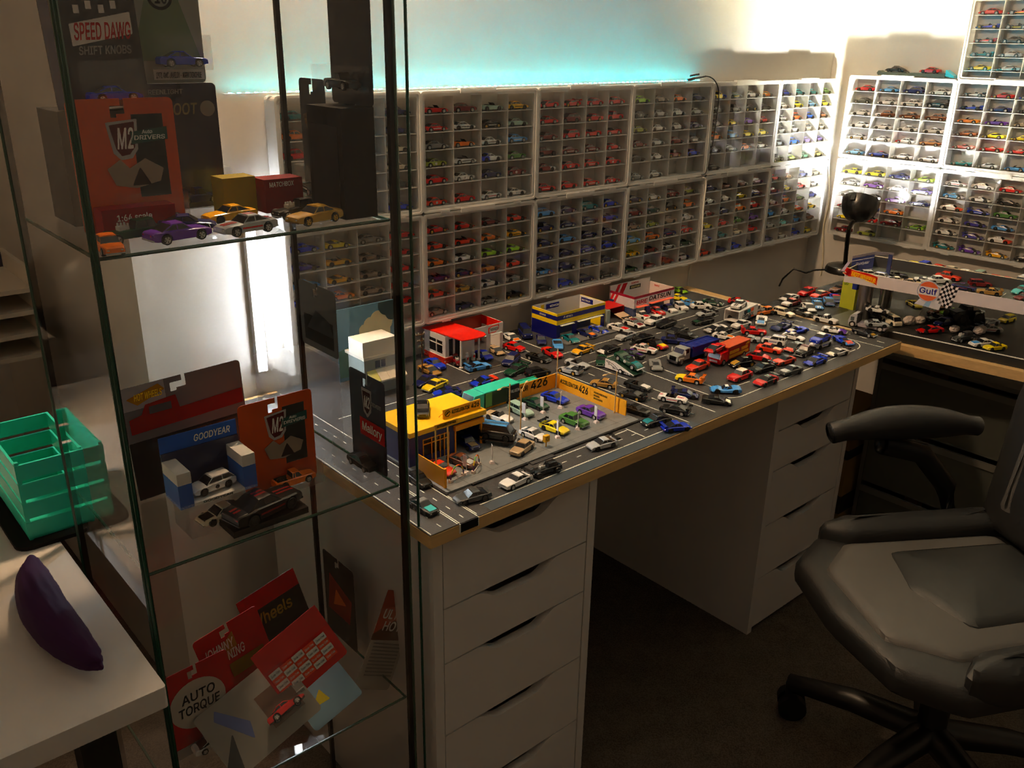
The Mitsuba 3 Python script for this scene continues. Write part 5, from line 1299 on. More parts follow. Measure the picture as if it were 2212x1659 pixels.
street_lamp(.316, .157, .090, .030, .020, .010, 'tan miniature street lamp nearest the lot entrance, arm turned right')
street_lamp(.327, .201, .085, -.028, -.006, .008, 'tan miniature street lamp with its arm over the turquoise truck')
street_lamp(.528, .118, .086, -.026, .004, .008, 'tan miniature street lamp at the right fence wing')
k = thing('flag_pole', 'thin tan pole with a pointed cap in the yellow fence corner', 'pole')
part(k, 'pole', MB().cyl((.529, .283, LZ), (.529, .283, LZ + .076), .0011, (.85, .68, .45), seg=8).ply('plastic', smooth=30))
part(k, 'cap', MB().cyl((.529, .283, LZ + .076), (.529, .283, LZ + .079), .0022, (.92, .72, .50), seg=8).cyl((.529, .283, LZ + .079), (.529, .283, LZ + .088), .0018, (.92, .72, .50), r1=.0005, seg=8).ply('plastic', smooth=30))
for x, y, a, lb in ((.370, .204, 95, 'white banner stand in front of the mint station wagon'), (.419, .206, 92, 'white banner stand right of the dark green coupe'), (.462, .203, 35, 'white banner stand in front of the deep blue coupe'),
                    (.361, .104, 65, 'white banner stand in front of the yellow sports car'), (.416, .108, 40, 'white banner stand in front of the olive green sedan'), (.466, .107, 80, 'white banner stand in front of the purple coupe'),
                    (.143, .098, 95, 'white banner stand between the two rainbow arches'), (.202, .101, 60, 'white banner stand by the lot entrance near the tow stand')):
    k = thing('banner_stand', lb, 'banner stand', 'white banner stands on the dealer lot')
    m = mat((x, y, LZ), rz=math.radians(a))
    part(k, 'foot', MB().cyl((0, 0, 0), (0, 0, .004), .0068, (.90, .84, .82), r1=.0045, seg=4).ply('plastic'), m @ mat(rz=.785))
    part(k, 'pole', MB().cyl((0, 0, .004), (0, 0, .033), .0007, W_, seg=6).ply('plastic'), m)
    part(k, 'banner', MB().box((.0005, -.0003, .012), (.0085, .0003, .033), (.88, .87, .90)).ply('plastic'), m)
k = thing('box_sign', 'little yellow box sign on a stem by the white sports car', 'sign')
part(k, 'stem', MB().cyl((.319, .091, LZ), (.319, .091, LZ + .010), .0011, (.80, .58, .10), seg=8).ply('plastic', smooth=30))
part(k, 'box', MB().box((.3135, .0875, LZ + .010), (.3245, .0945, LZ + .022), (.90, .66, .10)).ply('plastic'))
part(k, 'emblem', MB().prism(affinity.scale(ring, .6, .6), 0, .0003, INK, FR(.319, .0874, LZ + .016)).ply('matte'))
for (xa, ya), (xb, yb), lb in (((.153, .092), (.180, .110), 'small rainbow arch before the bronze coupe'), ((.104, .090), (.135, .096), 'small rainbow arch before the orange-red coupe')):
    k = thing('rainbow_arch', lb, 'toy arch')
    t = np.linspace(0, math.pi, 22); a, b_ = np.array([xa, ya]), np.array([xb, yb]); c = (a + b_) / 2; d = (b_ - a) / 2
    pts = np.stack([c[0] - d[0] * np.cos(t), c[1] - d[1] * np.cos(t), LZ + .004 + .021 * np.sin(t)], 1)
    cs = [(.35, .15, .35), (.85, .75, .15), (.30, .62, .20), (.90, .45, .10), (.80, .15, .10), (.88, .70, .12), (.25, .18, .40)]
    for i in range(7): part(k, 'arch_segment', MB().tube(pts[i * 3:i * 3 + 4], .0011, cs[i], seg=6).ply('plastic', smooth=True))
    for q in (a, b_): part(k, 'foot', MB().box((q[0] - .003, q[1] - .003, LZ), (q[0] + .003, q[1] + .003, LZ + .0045), (.85, .78, .72)).ply('plastic'))
    part(k, 'base_bar', MB().cyl((*a, LZ + .001), (*b_, LZ + .001), .0009, (.85, .80, .78), seg=6).ply('plastic'))

# trucks -------------------------------------------------------------------------------------------
def wheelset(k, pts, r, w, m, hub=(.5, .5, .5)):
    for x, y in pts:
        s = 1 if y > 0 else -1
        part(k, 'wheel', MB().cyl((x, y - s * w, r), (x, y, r), r, (.06, .06, .06), seg=14).cyl((x, y - s * .001, r), (x, y + s * .0006, r), r * .55, hub, seg=12).ply('plastic', smooth=40), m)


def box_truck(x, y, z, deg, L, W, H, side, top, label, cab, z0=.009, cabL=.030, kind='truck'):
    k = thing('toy_truck', label, 'toy truck'); m = mat((x, y, z), rz=math.radians(deg))
    b = trimesh.creation.box((L - cabL - .002, W, H - z0)); bm = MB().box((-L / 2, -W / 2, z0), (L / 2 - cabL - .002, W / 2, H - .0012), side)
    part(k, 'cargo_box', bm.ply('plastic'), m)
    part(k, 'box_roof', MB().prism(rrect(L - cabL - .001, W + .001, .002, -cabL / 2 - .001, 0), H - .0012, H + .0008, top).ply('gloss'), m)
    part(k, 'chassis', MB().box((-L / 2, -W * .35, .005), (L / 2 - .004, W * .35, z0), (.10, .10, .10)).ply('plastic'), m)
    return k, m


# turquoise box truck behind the fence
k, m = box_truck(.3655, .3025, B0, 181, .122, .036, .0405, (.16, .30, .20), (.20, .75, .62), 'turquoise-roofed toy box truck with green and black sides behind the yellow fence', None)
part(k, 'side_panel', MB().prism(sg.box(-.060, .010, -.030, .039), 0, .0006, (.06, .08, .07), m @ mat((0, .018, 0), x=(1, 0, 0), y=(0, 0, 1), z=(0, 1, 0))).prism(sg.box(-.030, .010, .012, .039), 0, .0004, (.10, .20, .10), m @ mat((0, .018, 0), x=(1, 0, 0), y=(0, 0, 1), z=(0, 1, 0))).prism(sg.box(.012, .010, .028, .039), 0, .0006, (.35, .55, .25), m @ mat((0, .018, 0), x=(1, 0, 0), y=(0, 0, 1), z=(0, 1, 0))).text('FALKEN', .0062, (.86, .86, .82), m @ mat((-.034, .0188, .024), x=(-1, 0, 0), y=(0, 0, 1), z=(0, 1, 0)), width=.026, shear=.2).ply('plastic'))
part(k, 'cab', MB().prism(sg.Polygon([(.031, .006), (.061, .006), (.061, .022), (.055, .040), (.031, .040)]), -.0175, .0175, (.22, .72, .60), m @ mat(x=(1, 0, 0), y=(0, 0, 1), z=(0, -1, 0))).ply('gloss'))
part(k, 'windscreen', MB().add([(.0612, -.0155, .023), (.0612, .0155, .023), (.0558, .0155, .039), (.0558, -.0155, .039)], [[0, 1, 2, 3]], (.10, .16, .15)).ply('gloss'), m)
wheelset(k, [(.045, .0185), (.045, -.0185), (-.035, .0185), (-.035, -.0185), (-.048, .0185), (-.048, -.0185)], .006, .006, m)
k = thing('toy_trailer', 'flat turquoise toy trailer peeping over the yellow back fence', 'toy trailer')
m = mat((.462, .3035, B0), rz=math.radians(-3))
part(k, 'deck', MB().prism(rrect(.062, .024, .003), .012, .0285, (.18, .66, .55)).ply('gloss'), m)
part(k, 'deck_rail', MB().box((-.028, -.012, .0285), (.030, -.0105, .031), (.20, .75, .62)).box((-.028, .0105, .0285), (.030, .012, .031), (.20, .75, .62)).ply('gloss'), m)
wheelset(k, [(.02, .0125), (.02, -.0125), (-.02, .0125), (-.02, -.0125)], .006, .005, m)

# blue dump truck with the grey cab
k = thing('toy_truck', 'toy truck with a long blue box and a silver-grey cab', 'toy truck')
m = mat((.9035, .2285, B0), rz=math.radians(180))
BL = (.10, .16, .48)
part(k, 'cargo_box', MB().box((-.082, -.0175, .012), (.016, .0175, .0335), BL).box((-.083, -.0185, .0335), (.017, -.0155, .036), BL).box((-.083, .0155, .0335), (.017, .0185, .036), BL).box((.014, -.0185, .0335), (.020, .0185, .039), BL).box((-.083, -.0185, .0335), (-.080, .0185, .036), BL).ply('gloss'), m)
for i in range(5): part(k, 'roof_rivet', MB().cyl((-.070 + .017 * i, 0, .0335), (-.070 + .017 * i, 0, .0350), .0026, (.18, .24, .58), seg=8).ply('gloss', smooth=30), m)
part(k, 'cab', MB().prism(sg.Polygon([(.021, .010), (.064, .010), (.064, .022), (.062, .0235), (.046, .0245), (.040, .0345), (.037, .0355), (.021, .0355)]), -.0145, .0145, (.58, .60, .58), m @ mat(x=(1, 0, 0), y=(0, 0, 1), z=(0, -1, 0))).ply('gloss'))
part(k, 'windscreen', MB().add([(.0464, -.0128, .0250), (.0464, .0128, .0250), (.0405, .0128, .0342), (.0405, -.0128, .0342)], [[0, 1, 2, 3]], (.20, .21, .30)).ply('gloss'), m)
part(k, 'side_window', MB().box((.025, -.0149, .0245), (.037, .0149, .0335), (.08, .08, .09)).ply('gloss'), m)
part(k, 'grille', MB().box((.064, -.009, .0115), (.0648, .009, .0215), (.20, .21, .23)).box((.0636, -.0145, .007), (.067, .0145, .011), (.75, .75, .76)).ply('metal'), m)
part(k, 'fender', MB().box((.044, -.0185, .013), (.062, -.0145, .0175), (.62, .60, .56)).box((.044, .0145, .013), (.062, .0185, .0175), (.62, .60, .56)).ply('gloss'), m)
for s in (1, -1): part(k, 'mirror', MB().box((.043, s * .0175, .024), (.045, s * .0205, .034), (.75, .74, .70)).cyl((.044, s * .0145, .030), (.044, s * .018, .030), .0006, (.7, .7, .7), seg=6).ply('plastic'), m)
part(k, 'chassis', MB().box((-.080, -.010, .007), (.060, .010, .0125), (.10, .10, .10)).ply('plastic'), m)
wheelset(k, [(.053, .0175), (.053, -.0175), (-.035, .0175), (-.035, -.0175), (-.055, .0175), (-.055, -.0175)], .0085, .007, m)

# red box lorry
k = thing('toy_truck', 'red toy box lorry with yellow side bands and an orange-red roof', 'toy truck')
m = mat((.9735, .171, B0), rz=math.radians(184))
part(k, 'cargo_box', MB().box((-.060, -.0165, .009), (.034, .0165, .0385), (.55, .08, .06)).ply('plastic'), m)
part(k, 'box_roof', MB().prism(rrect(.096, .034, .0015, -.013, 0), .0385, .0400, (.86, .36, .20)).ply('gloss'), m)
side = m @ mat((0, .0165, 0), x=(-1, 0, 0), y=(0, 0, 1), z=(0, 1, 0))
part(k, 'side_band', MB().prism(sg.box(-.028, .012, .054, .019), 0, .0005, (.83, .58, .18), side).prism(sg.box(-.028, .0215, .012, .029), 0, .0005, (.83, .58, .18), side).prism(sg.box(.022, .0215, .050, .029), 0, .0005, (.83, .58, .18), side).prism(sg.Polygon([(.038, .031), (.054, .031), (.057, .036), (.046, .037)]), 0, .0005, (.83, .58, .18), side).ply('matte'))
part(k, 'cab', MB().prism(sg.Polygon([(.034, .007), (.066, .007), (.0665, .018), (.062, .031), (.034, .032)]), -.0165, .0165, (.78, .06, .08), m @ mat(x=(1, 0, 0), y=(0, 0, 1), z=(0, -1, 0))).ply('gloss'))
part(k, 'windscreen', MB().add([(.0670, -.0145, .019), (.0670, .0145, .019), (.0628, .0145, .0302), (.0628, -.0145, .0302)], [[0, 1, 2, 3]], (.22, .18, .30)).ply('gloss'), m)
part(k, 'front_badge', MB().box((.0660, -.010, .010), (.0672, .010, .0145), (.93, .80, .84)).ply('gloss'), m)
wheelset(k, [(.050, .0175), (.050, -.0175), (-.036, .0175), (-.036, -.0175)], .0075, .006, m)
car('super', 'red', 'wk', car_mat(.914, .1715, B0 + .0326, 184, .058, pitch=math.radians(0)), 'red toy supercar perched on the red lorry\'s cab', 'toy cars on the long desk')

# white box truck, rear open towards the viewer
k = thing('toy_truck', 'white toy box truck, rear open, with a white striped car on top', 'toy truck')
m = mat((1.252, .3375, B0), rz=math.radians(8))
GX = .104
b = MB().box((-GX / 2, -.021, .008), (GX / 2, .021, .0095), W_).box((-GX / 2, -.021, .036), (GX / 2, .021, .0376), W_).box((-GX / 2, -.021, .0095), (GX / 2, -.0196, .036), W_).box((-GX / 2, .0196, .0095), (GX / 2, .021, .036), W_).box((GX / 2 - .0014, -.0196, .0095), (GX / 2, .0196, .036), W_)
part(k, 'cargo_box', b.ply('plastic'), m)
side = m @ mat((0, -.021, 0), x=(1, 0, 0), y=(0, 0, 1), z=(0, -1, 0))
mb = MB()
for i, c in enumerate(((.18, .20, .22), (.10, .45, .48), (.88, .38, .22))):
    mb.prism(sg.Polygon([(-.024 + i * .018, .0245), (-.006 + i * .018, .0245), (-.009 + i * .018, .0345), (-.027 + i * .018, .0345)]), 0, .0004, c, side)
for i, c in enumerate(((.25, .27, .33), (.88, .38, .22))): mb.prism(sg.Polygon([(.001 + i * .016, .0085), (.017 + i * .016, .0085), (.015 + i * .016, .0140), (-.001 + i * .016, .0140)]), 0, .0004, c, side)
mb.text('GReddy', .0095, (.10, .10, .11), side @ mat((-.034, .0145, 0)), width=.062, shear=.18)
part(k, 'side_print', mb.ply('matte'))
part(k, 'cab', MB().prism(sg.Polygon([(.054, .006), (.080, .006), (.080, .018), (.075, .031), (.054, .031)]), -.018, .018, W_, m @ mat(x=(1, 0, 0), y=(0, 0, 1), z=(0, -1, 0))).ply('gloss'))
part(k, 'side_window', MB().box((.060, -.0184, .019), (.072, .0184, .028), (.20, .21, .20)).ply('gloss'), m)
part(k, 'chassis', MB().box((-.05, -.012, .004), (.075, .012, .008), (.08, .08, .08)).ply('plastic'), m)
wheelset(k, [(.065, .0195), (.065, -.0195), (-.028, .0195), (-.028, -.0195)], .0075, .006, m)
car('muscle', 'white', 's=dgrey,wk,r=black', car_mat(1.236, .336, B0 + .0377, 195, .064), 'white toy muscle car with grey stripes on top of the open white box truck', 'toy cars on the long desk')

# ramp trailer with the leaping cat and its racer
k = thing('ramp_trailer', 'white-sided toy ramp trailer with a leaping cat outline', 'toy trailer')
m = mat((.722, .268, B0), rz=math.radians(-86))
prof = sg.Polygon([(-.040, .004), (.040, .003), (.040, .006), (-.014, .0235), (-.040, .0245)])
for s in (1, -1):
    part(k, 'side_panel', MB().prism(prof, 0, .0012, W_, m @ mat((0, -.0175 * s + (.0012 if s < 0 else 0), 0), x=(1, 0, 0), y=(0, 0, 1), z=(0, -1, 0))).ply('plastic'))
part(k, 'deck', MB().prism(sg.Polygon([(-.040, .006), (.040, .0045), (.040, .0060), (-.014, .0225), (-.040, .0235)]), -.0165, .0165, (.10, .20, .16), m @ mat(x=(1, 0, 0), y=(0, 0, 1), z=(0, -1, 0))).ply('gloss'))
for i in range(4): part(k, 'deck_line', MB().box((-.036 + i * .005, -.0165, .0236), (-.0345 + i * .005, .0165, .0241), (.35, .42, .38)).ply('plastic'), m)
side = m @ mat((0, -.0189, 0), x=(1, 0, 0), y=(0, 0, 1), z=(0, -1, 0))
cat = [(-.037, .0205), (-.032, .0215), (-.026, .0190), (-.018, .0175), (-.010, .0130), (-.002, .0075)], [(-.037, .0205), (-.034, .0185), (-.029, .0175), (-.026, .0145), (-.022, .0150), (-.020, .0120), (-.014, .0110), (-.010, .0080), (-.002, .0075)], [(-.029, .0175), (-.031, .0140), (-.028, .0130)], [(-.014, .0110), (-.018, .0085), (-.013, .0075)]
mb = MB()
for pl in cat: mb.prism(sg.LineString(pl).buffer(.00045), 0, .0003, DK, side)
mb.prism(sg.Polygon([(-.004, .0034), (.040, .0034), (.040, .0055), (.006, .0100)]), -.0001, .0002, (.10, .13, .12), side); mb.text('JAGUAR', .0034, W_, side @ mat((.014, .0040, .0002)), width=.017)
part(k, 'side_print', mb.ply('matte'))
wheelset(k, [(.004, -.0195), (.004, .0195)], .0058, .005, m, (.85, .85, .85))
part(k, 'tow_bar', MB().box((-.058, -.004, .006), (-.040, .004, .0085), (.72, .68, .80)).ply('plastic'), m)
car('proto', 'dgreen', 'h=teal,r=white,wc', car_mat(.7325, .266, B0 + .0172, -86, .070, pitch=math.radians(-15)), 'dark green toy racer with a white roundel on the ramp trailer', 'toy cars on the long desk')

# black van hanging on a tow stand, folded car transporter pieces
car('van', 'black', 't=lblue,s=dgrey,wk', car_mat(.262, .158, LZ + .010, -58, .066, pitch=math.radians(0)), 'black toy van with a blue sheen on its roof raised on a lift', 'toy cars on the dealer lot')
k = thing('tow_lift', 'black toy lift carrying the black van on the dealer lot', 'toy lift')
part(k, 'platform', MB().box((-.032, -.013, .0075), (.032, .013, .0098), (.22, .18, .16)).box((-.030, -.011, 0), (-.020, .011, .0075), DK).box((.012, -.011, 0), (.022, .011, .0075), DK).ply('plastic'), mat((.262, .158, LZ), rz=math.radians(-58)))
part(k, 'boom', MB().cyl((.283, .124, LZ + .014), (.262, .108, LZ + .0015), .0022, DK, seg=8).cyl((.262, .108, LZ + .002), (.255, .101, LZ + .001), .0015, DK, seg=8).ply('plastic', smooth=30))
part(k, 'red_bar', MB().box((.286, .1165, LZ), (.310, .1185, LZ + .002), (.85, .30, .22)).cyl((.287, .1175, LZ), (.287, .1175, LZ + .022), .0008, (.8, .72, .55), seg=6).ply('plastic'))

# backdrop and little house at the cabinet end of the desk
k = thing('sky_backdrop', 'painted card backdrop with blue sky and cream clouds seen through the cabinet', 'backdrop')
part(k, 'card', MB().box((.20, .600, B0), (.345, .6022, .880), (.36, .52, .62)).ply('matte'))
cl = sg.Point(.28, .835).buffer(.016).union(sg.Point(.30, .842).buffer(.020)).union(sg.Point(.318, .833).buffer(.018)).union(sg.Point(.265, .825).buffer(.013)).union(sg.box(.255, .80, .33, .83))
tr = sg.Point(.325, .872).buffer(.024).union(sg.Point(.335, .852).buffer(.016)).intersection(sg.box(.2, .7, .344, .879))
part(k, 'painted_cloud', MB().prism(cl, 0, .0004, (.88, .83, .66), FR(0, .5999, 0)).ply('matte')); part(k, 'painted_tree', MB().prism(tr, .0004, .0008, (.16, .24, .26), FR(0, .5999, 0)).ply('matte'))
part(k, 'painted_hill', MB().prism(sg.Polygon([(.201, .79), (.24, .80), (.30, .785), (.344, .80), (.344, .73), (.201, .73)]), 0, .0003, (.32, .48, .44), FR(0, .5999, 0)).ply('matte'))
k = thing('miniature_house', 'grey miniature house with a white box on top behind the cabinet glass', 'toy building')
part(k, 'walls', MB().box((.200, .500, B0), (.285, .560, .800), (.52, .56, .55)).ply('plastic')); part(k, 'roof_box', MB().box((.196, .496, .806), (.276, .550, .838), (.90, .86, .78)).ply('plastic'))
part(k, 'roof', MB().box((.196, .494, .800), (.290, .566, .806), (.85, .82, .75)).ply('plastic'))
part(k, 'window', MB().box((.226, .4990, .778), (.250, .4998, .793), (.16, .22, .30)).box((.2372, .4984, .778), (.2388, .4990, .793), (.75, .78, .76)).ply('gloss'))
for i, c in enumerate(((.80, .78, .42), (.88, .84, .76), (.88, .84, .76), (.88, .84, .76))):
    part(k, 'awning', MB().add([(.205 + i * .021, .4995, .775), (.2255 + i * .021, .4995, .775), (.2255 + i * .021, .478, .757), (.205 + i * .021, .478, .757), (.205 + i * .021, .4995, .772), (.2255 + i * .021, .4995, .772), (.2255 + i * .021, .478, .754), (.205 + i * .021, .478, .754)], [[0, 3, 2, 1], [3, 7, 6, 2], [0, 4, 7, 3], [1, 2, 6, 5], [4, 5, 6, 7]], c).ply('plastic'))


# ------------------------------------------------------------------ second desk along the right wall, rack, lamp, cables, LED strips
RB = math.radians(8.0)
SU = np.array([math.sin(RB), -math.cos(RB), 0.0]); SN = np.array([math.cos(RB), math.sin(RB), 0.0])
O2 = np.array([1.470, .040, 0.0])


def S2(s, t, z): return O2 + SU * s + SN * t + np.array([0, 0, z])


M2 = mat(O2, x=SU, y=SN, z=(0, 0, 1))
M2 = mat(O2, x=SN, y=-SU, z=(0, 0, 1))          # local x into the wall, local -y along the edge towards the viewer's right
Z2 = .7222
k = thing('second_desk', 'lower pine desk with a black board top along the right wall', 'desk')
part(k, 'desk_top', MB().box((-.020, -1.0, .676), (.44, .02, .6998), (.7, .5, .2)).ply('pine', m=M2))
brd = sg.Polygon([(1.4215, .388), (2.03, .386), (2.03, -.9), *[tuple(S2(s, 0, 0)[:2]) for s in (.95, 0)], (1.4235, .04)])
part(k, 'board', MB().prism(brd, .7000, Z2, (.125, .13, .13)).ply('plastic'))
part(k, 'white_stripe', MB().box((.0004, -.94, Z2 - .0002), (.0085, -.01, Z2 + .0004), (.80, .78, .76)).ply('matte', m=M2))
part(k, 'light_sheet', MB().prism(sg.Polygon([(1.425, .205), (1.56, .20), (1.64, .26), (1.76, .21), (1.80, .10), (1.62, .04), (1.425, .06)]), Z2, Z2 + .0005, (.33, .34, .32)).ply('plastic'))
for s, t in ((.35, .05), (.9, .05), (.05, .38), (.9, .38)):
    p = S2(s, t, 0); part(k, 'leg', MB().box((p[0] - .02, p[1] - .02, 0), (p[0] + .02, p[1] + .02, .676), (.55, .40, .22)).ply('pine'))

k = thing('storage_tower', 'grey translucent plastic drawer tower under the second desk', 'storage drawers')
m = mat((1.65, .135, 0), x=(0, -1, 0), y=(0, 0, 1), z=(-1, 0, 0))
part(k, 'carcass', MB().prism(sg.box(0, 0, .50, .60).difference(sg.box(.012, .012, .488, .588)), -.30, 0, (.34, .34, .32), m).box((1.948, -.365, .0), (1.952, .135, .60), (.30, .30, .28)).ply('plastic'))
for i in range(3):
    z0 = .014 + i * .192
    part(k, 'drawer', MB().box((1.648, -.351, z0), (1.653, .121, z0 + .175), (.26, .27, .25)).box((1.642, -.351, z0 + .160), (1.650, .121, z0 + .178), (.36, .36, .34)).ply('plastic'))
for i, (z0, z1, c) in enumerate(((.0, .09, (.42, .33, .18)), (.09, .15, (.15, .13, .11)), (.15, .27, (.46, .37, .20)), (.27, .30, (.12, .11, .10)), (.30, .42, (.40, .31, .17)))):
    one('carton', MB().box((1.60 + .004 * (i % 2), .152, z0 + .0002), (1.78, .262 - .006 * (i % 3), z1), c).ply('matte'), ['flat brown carton at the bottom of the stack beside the plastic drawer tower', 'dark flat box second from the bottom of the stack beside the drawer tower', 'brown carton in the middle of the stack beside the drawer tower', 'thin black box on the middle carton beside the drawer tower', 'brown carton on top of the stack beside the drawer tower'][i], 'box', 'boxes stacked under the second desk')

# rack: shallow tray on silver pillars
MR = mat((1.490, .192, 0), x=SN, y=-SU, z=(0, 0, 1))
k = thing('display_rack', 'white-edged grey car rack on silver pillars over the second desk', 'rack')
part(k, 'tray_floor', MB().box((.002, -.66, .8180), (.205, 0, .8230), (.36, .38, .36)).ply('plastic', m=MR))
part(k, 'front_edge', MB().box((0, -.66, .8175), (.0022, 0, .8485), (.86, .82, .83)).ply('plastic', m=MR))
part(k, 'side_edge', MB().box((.0022, -.0025, .8230), (.205, 0, .8495), (.30, .29, .28)).box((.0022, -.0025, .8495), (.205, 0, .8505), (.9, .86, .76)).ply('plastic', m=MR))
part(k, 'rear_edge', MB().box((.205, -.66, .8180), (.208, 0, .8525), (.24, .24, .25)).box((.205, -.66, .8525), (.208, 0, .8537), (.9, .86, .76)).ply('plastic', m=MR))
for x, y, r in ((.030, -.052, .0185), (.175, -.06, .0165), (.03, -.58, .0185), (.175, -.58, .0165)):
    part(k, 'pillar', MB().cyl((x, y, Z2), (x, y, .818), r, (.62, .60, .60), seg=24).ply('metal', smooth=35, m=MR))
for s in (.115, .195, .275, .355): part(k, 'bay_line', MB().box((.10, -s - .001, .8230), (.16, -s + .001, .8233), (.85, .85, .80)).ply('matte', m=MR))
SGN = mat(np.array([1.490, .192, 0]) - SN * .0004, x=SU, y=(0, 0, 1), z=-SN)


def flame(mb, m, w, h, txt=True):
    """Red flame swoosh with yellow lettering, w wide."""
    t = np.linspace(0, 1, 13)
    up = [(-.02 + 1.02 * a, .98 - .36 * a - .05 * math.sin(a * 6.3)) for a in t]; lo = [(1.0 - .90 * a, .02 + .16 * a + .26 * math.sin(a * 2.6)) for a in t]
    poly = sg.Polygon([(x * w, y * h) for x, y in [(-.06, 1.02)] + up[1:] + lo + [(-.10, .52), (.02, .56), (-.08, .75)]]).buffer(0)
    mb.prism(poly.buffer(h * .045), 0, .0004, (.93, .78, .62), m); mb.prism(poly, .0004, .0008, (.80, .10, .10), m)
    inn = sg.Polygon([(x * w, y * h) for x, y in [(.16, .83), (.45, .70), (.95, .56), (.985, .12), (.70, .36), (.40, .44), (.17, .38)]])
    mb.prism(inn, .0008, .0010, (.93, .45, .10), m)
    if txt:
        q = m @ mat((.17 * w, .42 * h, .0010), x=(.985, -.17, 0), y=(.17, .985, 0), z=(0, 0, 1))
        mb.text('HOT WHEELS', h * .34, (.98, .82, .12), q, width=w * .76, shear=.1)


k = thing('flame_sign', 'red flame logo sign with yellow lettering on the rack\'s left front corner', 'sign')
mb = MB(); flame(mb, SGN @ mat((.004, .8240, .0004)), .082, .034); part(k, 'print', mb.ply('matte'))
k = thing('oil_sign', 'round orange and white oil brand sign on the rack\'s front edge', 'sign')
c0 = SGN @ mat((.214, .8330, .0012))
part(k, 'disc', MB().prism(sg.Point(0, 0).buffer(.0268, 12), 0, .0010, (.84, .82, .84), c0).ply('matte'))
part(k, 'rim_line', MB().prism(sg.Point(0, 0).buffer(.0262, 12).difference(sg.Point(0, 0).buffer(.0255, 12)), .0010, .0013, (.28, .32, .55), c0).ply('matte'))
dsc = sg.Point(0, 0).buffer(.0243, 12)
part(k, 'orange_cap', MB().prism(dsc.intersection(sg.box(-1, .0105, 1, 1)), .0010, .0013, (.88, .40, .24), c0).ply('matte')); part(k, 'orange_cap', MB().prism(dsc.intersection(sg.box(-1, -1, 1, -.0105)), .0010, .0013, (.88, .40, .24), c0).ply('matte'))
part(k, 'lettering', MB().text('Gulf', .0135, (.16, .12, .45), c0 @ mat((0, -.0062, .0012)), width=.042, anchor='c').ply('matte'))
k = thing('chequered_flag', 'wavy black and white chequered flag beside the round oil sign', 'flag')
mf = SGN @ mat((.236, .8060, .0008), x=(.985, -.17, 0), y=(.17, .985, 0), z=(0, 0, 1))
mb = MB(); mb2 = MB(); n = 6
for i in range(n):
    for j in range(n + 2):
        a, b_ = i / n * .036, j / (n + 2) * .056; w, h = .036 / n, .056 / (n + 2)
        wv = lambda a_: .0022 * math.sin(a_ * 175)
        v = np.array([[a, b_ + wv(a), 0], [a + w, b_ + wv(a + w), 0], [a + w, b_ + h + wv(a + w), 0], [a, b_ + h + wv(a), 0]]); v = np.vstack([v, v - [0, 0, .0008]])
        (mb if (i + j) % 2 else mb2).add(v @ mf[:3, :3].T + mf[:3, 3], [[0, 1, 2, 3], [7, 6, 5, 4], [0, 4, 5, 1], [1, 5, 6, 2], [2, 6, 7, 3], [3, 7, 4, 0]], (.07, .06, .07) if (i + j) % 2 else (.86, .83, .85))
part(k, 'black_square', mb.ply('matte'), kind='stuff'); part(k, 'white_square', mb2.ply('matte'), kind='stuff')
k = thing('banner_sheet', 'pale blue and white card hanging under the round oil sign', 'card')
part(k, 'card', MB().prism(sg.Polygon([(.186, .7960), (.246, .7900), (.252, .822), (.205, .822)]), 0, .0008, (.80, .80, .84), SGN).ply('matte')); part(k, 'blue_patch', MB().prism(sg.Polygon([(.208, .7945), (.222, .7930), (.226, .812), (.216, .812)]), .0008, .0010, (.55, .70, .84), SGN).ply('matte'))
k = thing('bulb_pack', 'yellow and blue lamp bulb pack standing by the rack\'s left end', 'box')
m = mat((1.585, .215, Z2 + .0006), rz=math.radians(-95))
part(k, 'pack', MB().box((-.022, -.012, 0), (.022, .012, .080), (.72, .74, .20)).ply('plastic'), m)
part(k, 'blue_band', MB().box((.009, -.0126, .058), (.0226, .0126, .0803), (.10, .16, .48)).ply('plastic'), m); part(k, 'lettering', MB().text('LED', .008, (.30, .42, .12), m @ mat((-.017, -.0126, .066), x=(1, 0, 0), y=(0, 0, 1), z=(0, -1, 0)), width=.013).ply('matte'))
k = thing('blue_gantry', 'dark blue tunnel-shaped card gantry at the rack\'s back left corner', 'toy gantry')
NB = (.17, .20, .38)
g0 = [S2(-.160, .115, .8232), S2(-.160, .115, .867), S2(-.108, .13, .884), S2(-.108, .13, .840)]
part(k, 'panel', MB().add(np.vstack([g0, np.array(g0) + SN * .0015]), [[0, 1, 2, 3], [7, 6, 5, 4], [0, 4, 5, 1], [1, 5, 6, 2], [2, 6, 7, 3], [3, 7, 4, 0]], NB).ply('plastic'))
e = [np.array(p) - SN * .0006 for p in g0]
part(k, 'white_line', MB().tube([e[0] * .9 + e[1] * .1, e[3] * .9 + e[2] * .1], .0007, (.75, .75, .78), 5).tube([e[0] * .2 + e[1] * .8, e[3] * .2 + e[2] * .8], .0007, (.75, .75, .78), 5).ply('plastic'))
part(k, 'lettering', MB().text('Goodyear', .0075, (.72, .72, .78), mat(e[0] * .52 + e[1] * .48 + (e[3] - e[0]) * .2, x=(e[3] - e[0]) / np.linalg.norm(e[3] - e[0]), y=(0, 0, 1), z=-SN), width=.034, shear=.15).ply('matte'))
g1 = [S2(-.160, .115, .866), S2(-.160, .115, .872), S2(-.108, .13, .890), S2(-.062, .135, .893), S2(-.062, .135, .886), S2(-.108, .13, .882)]
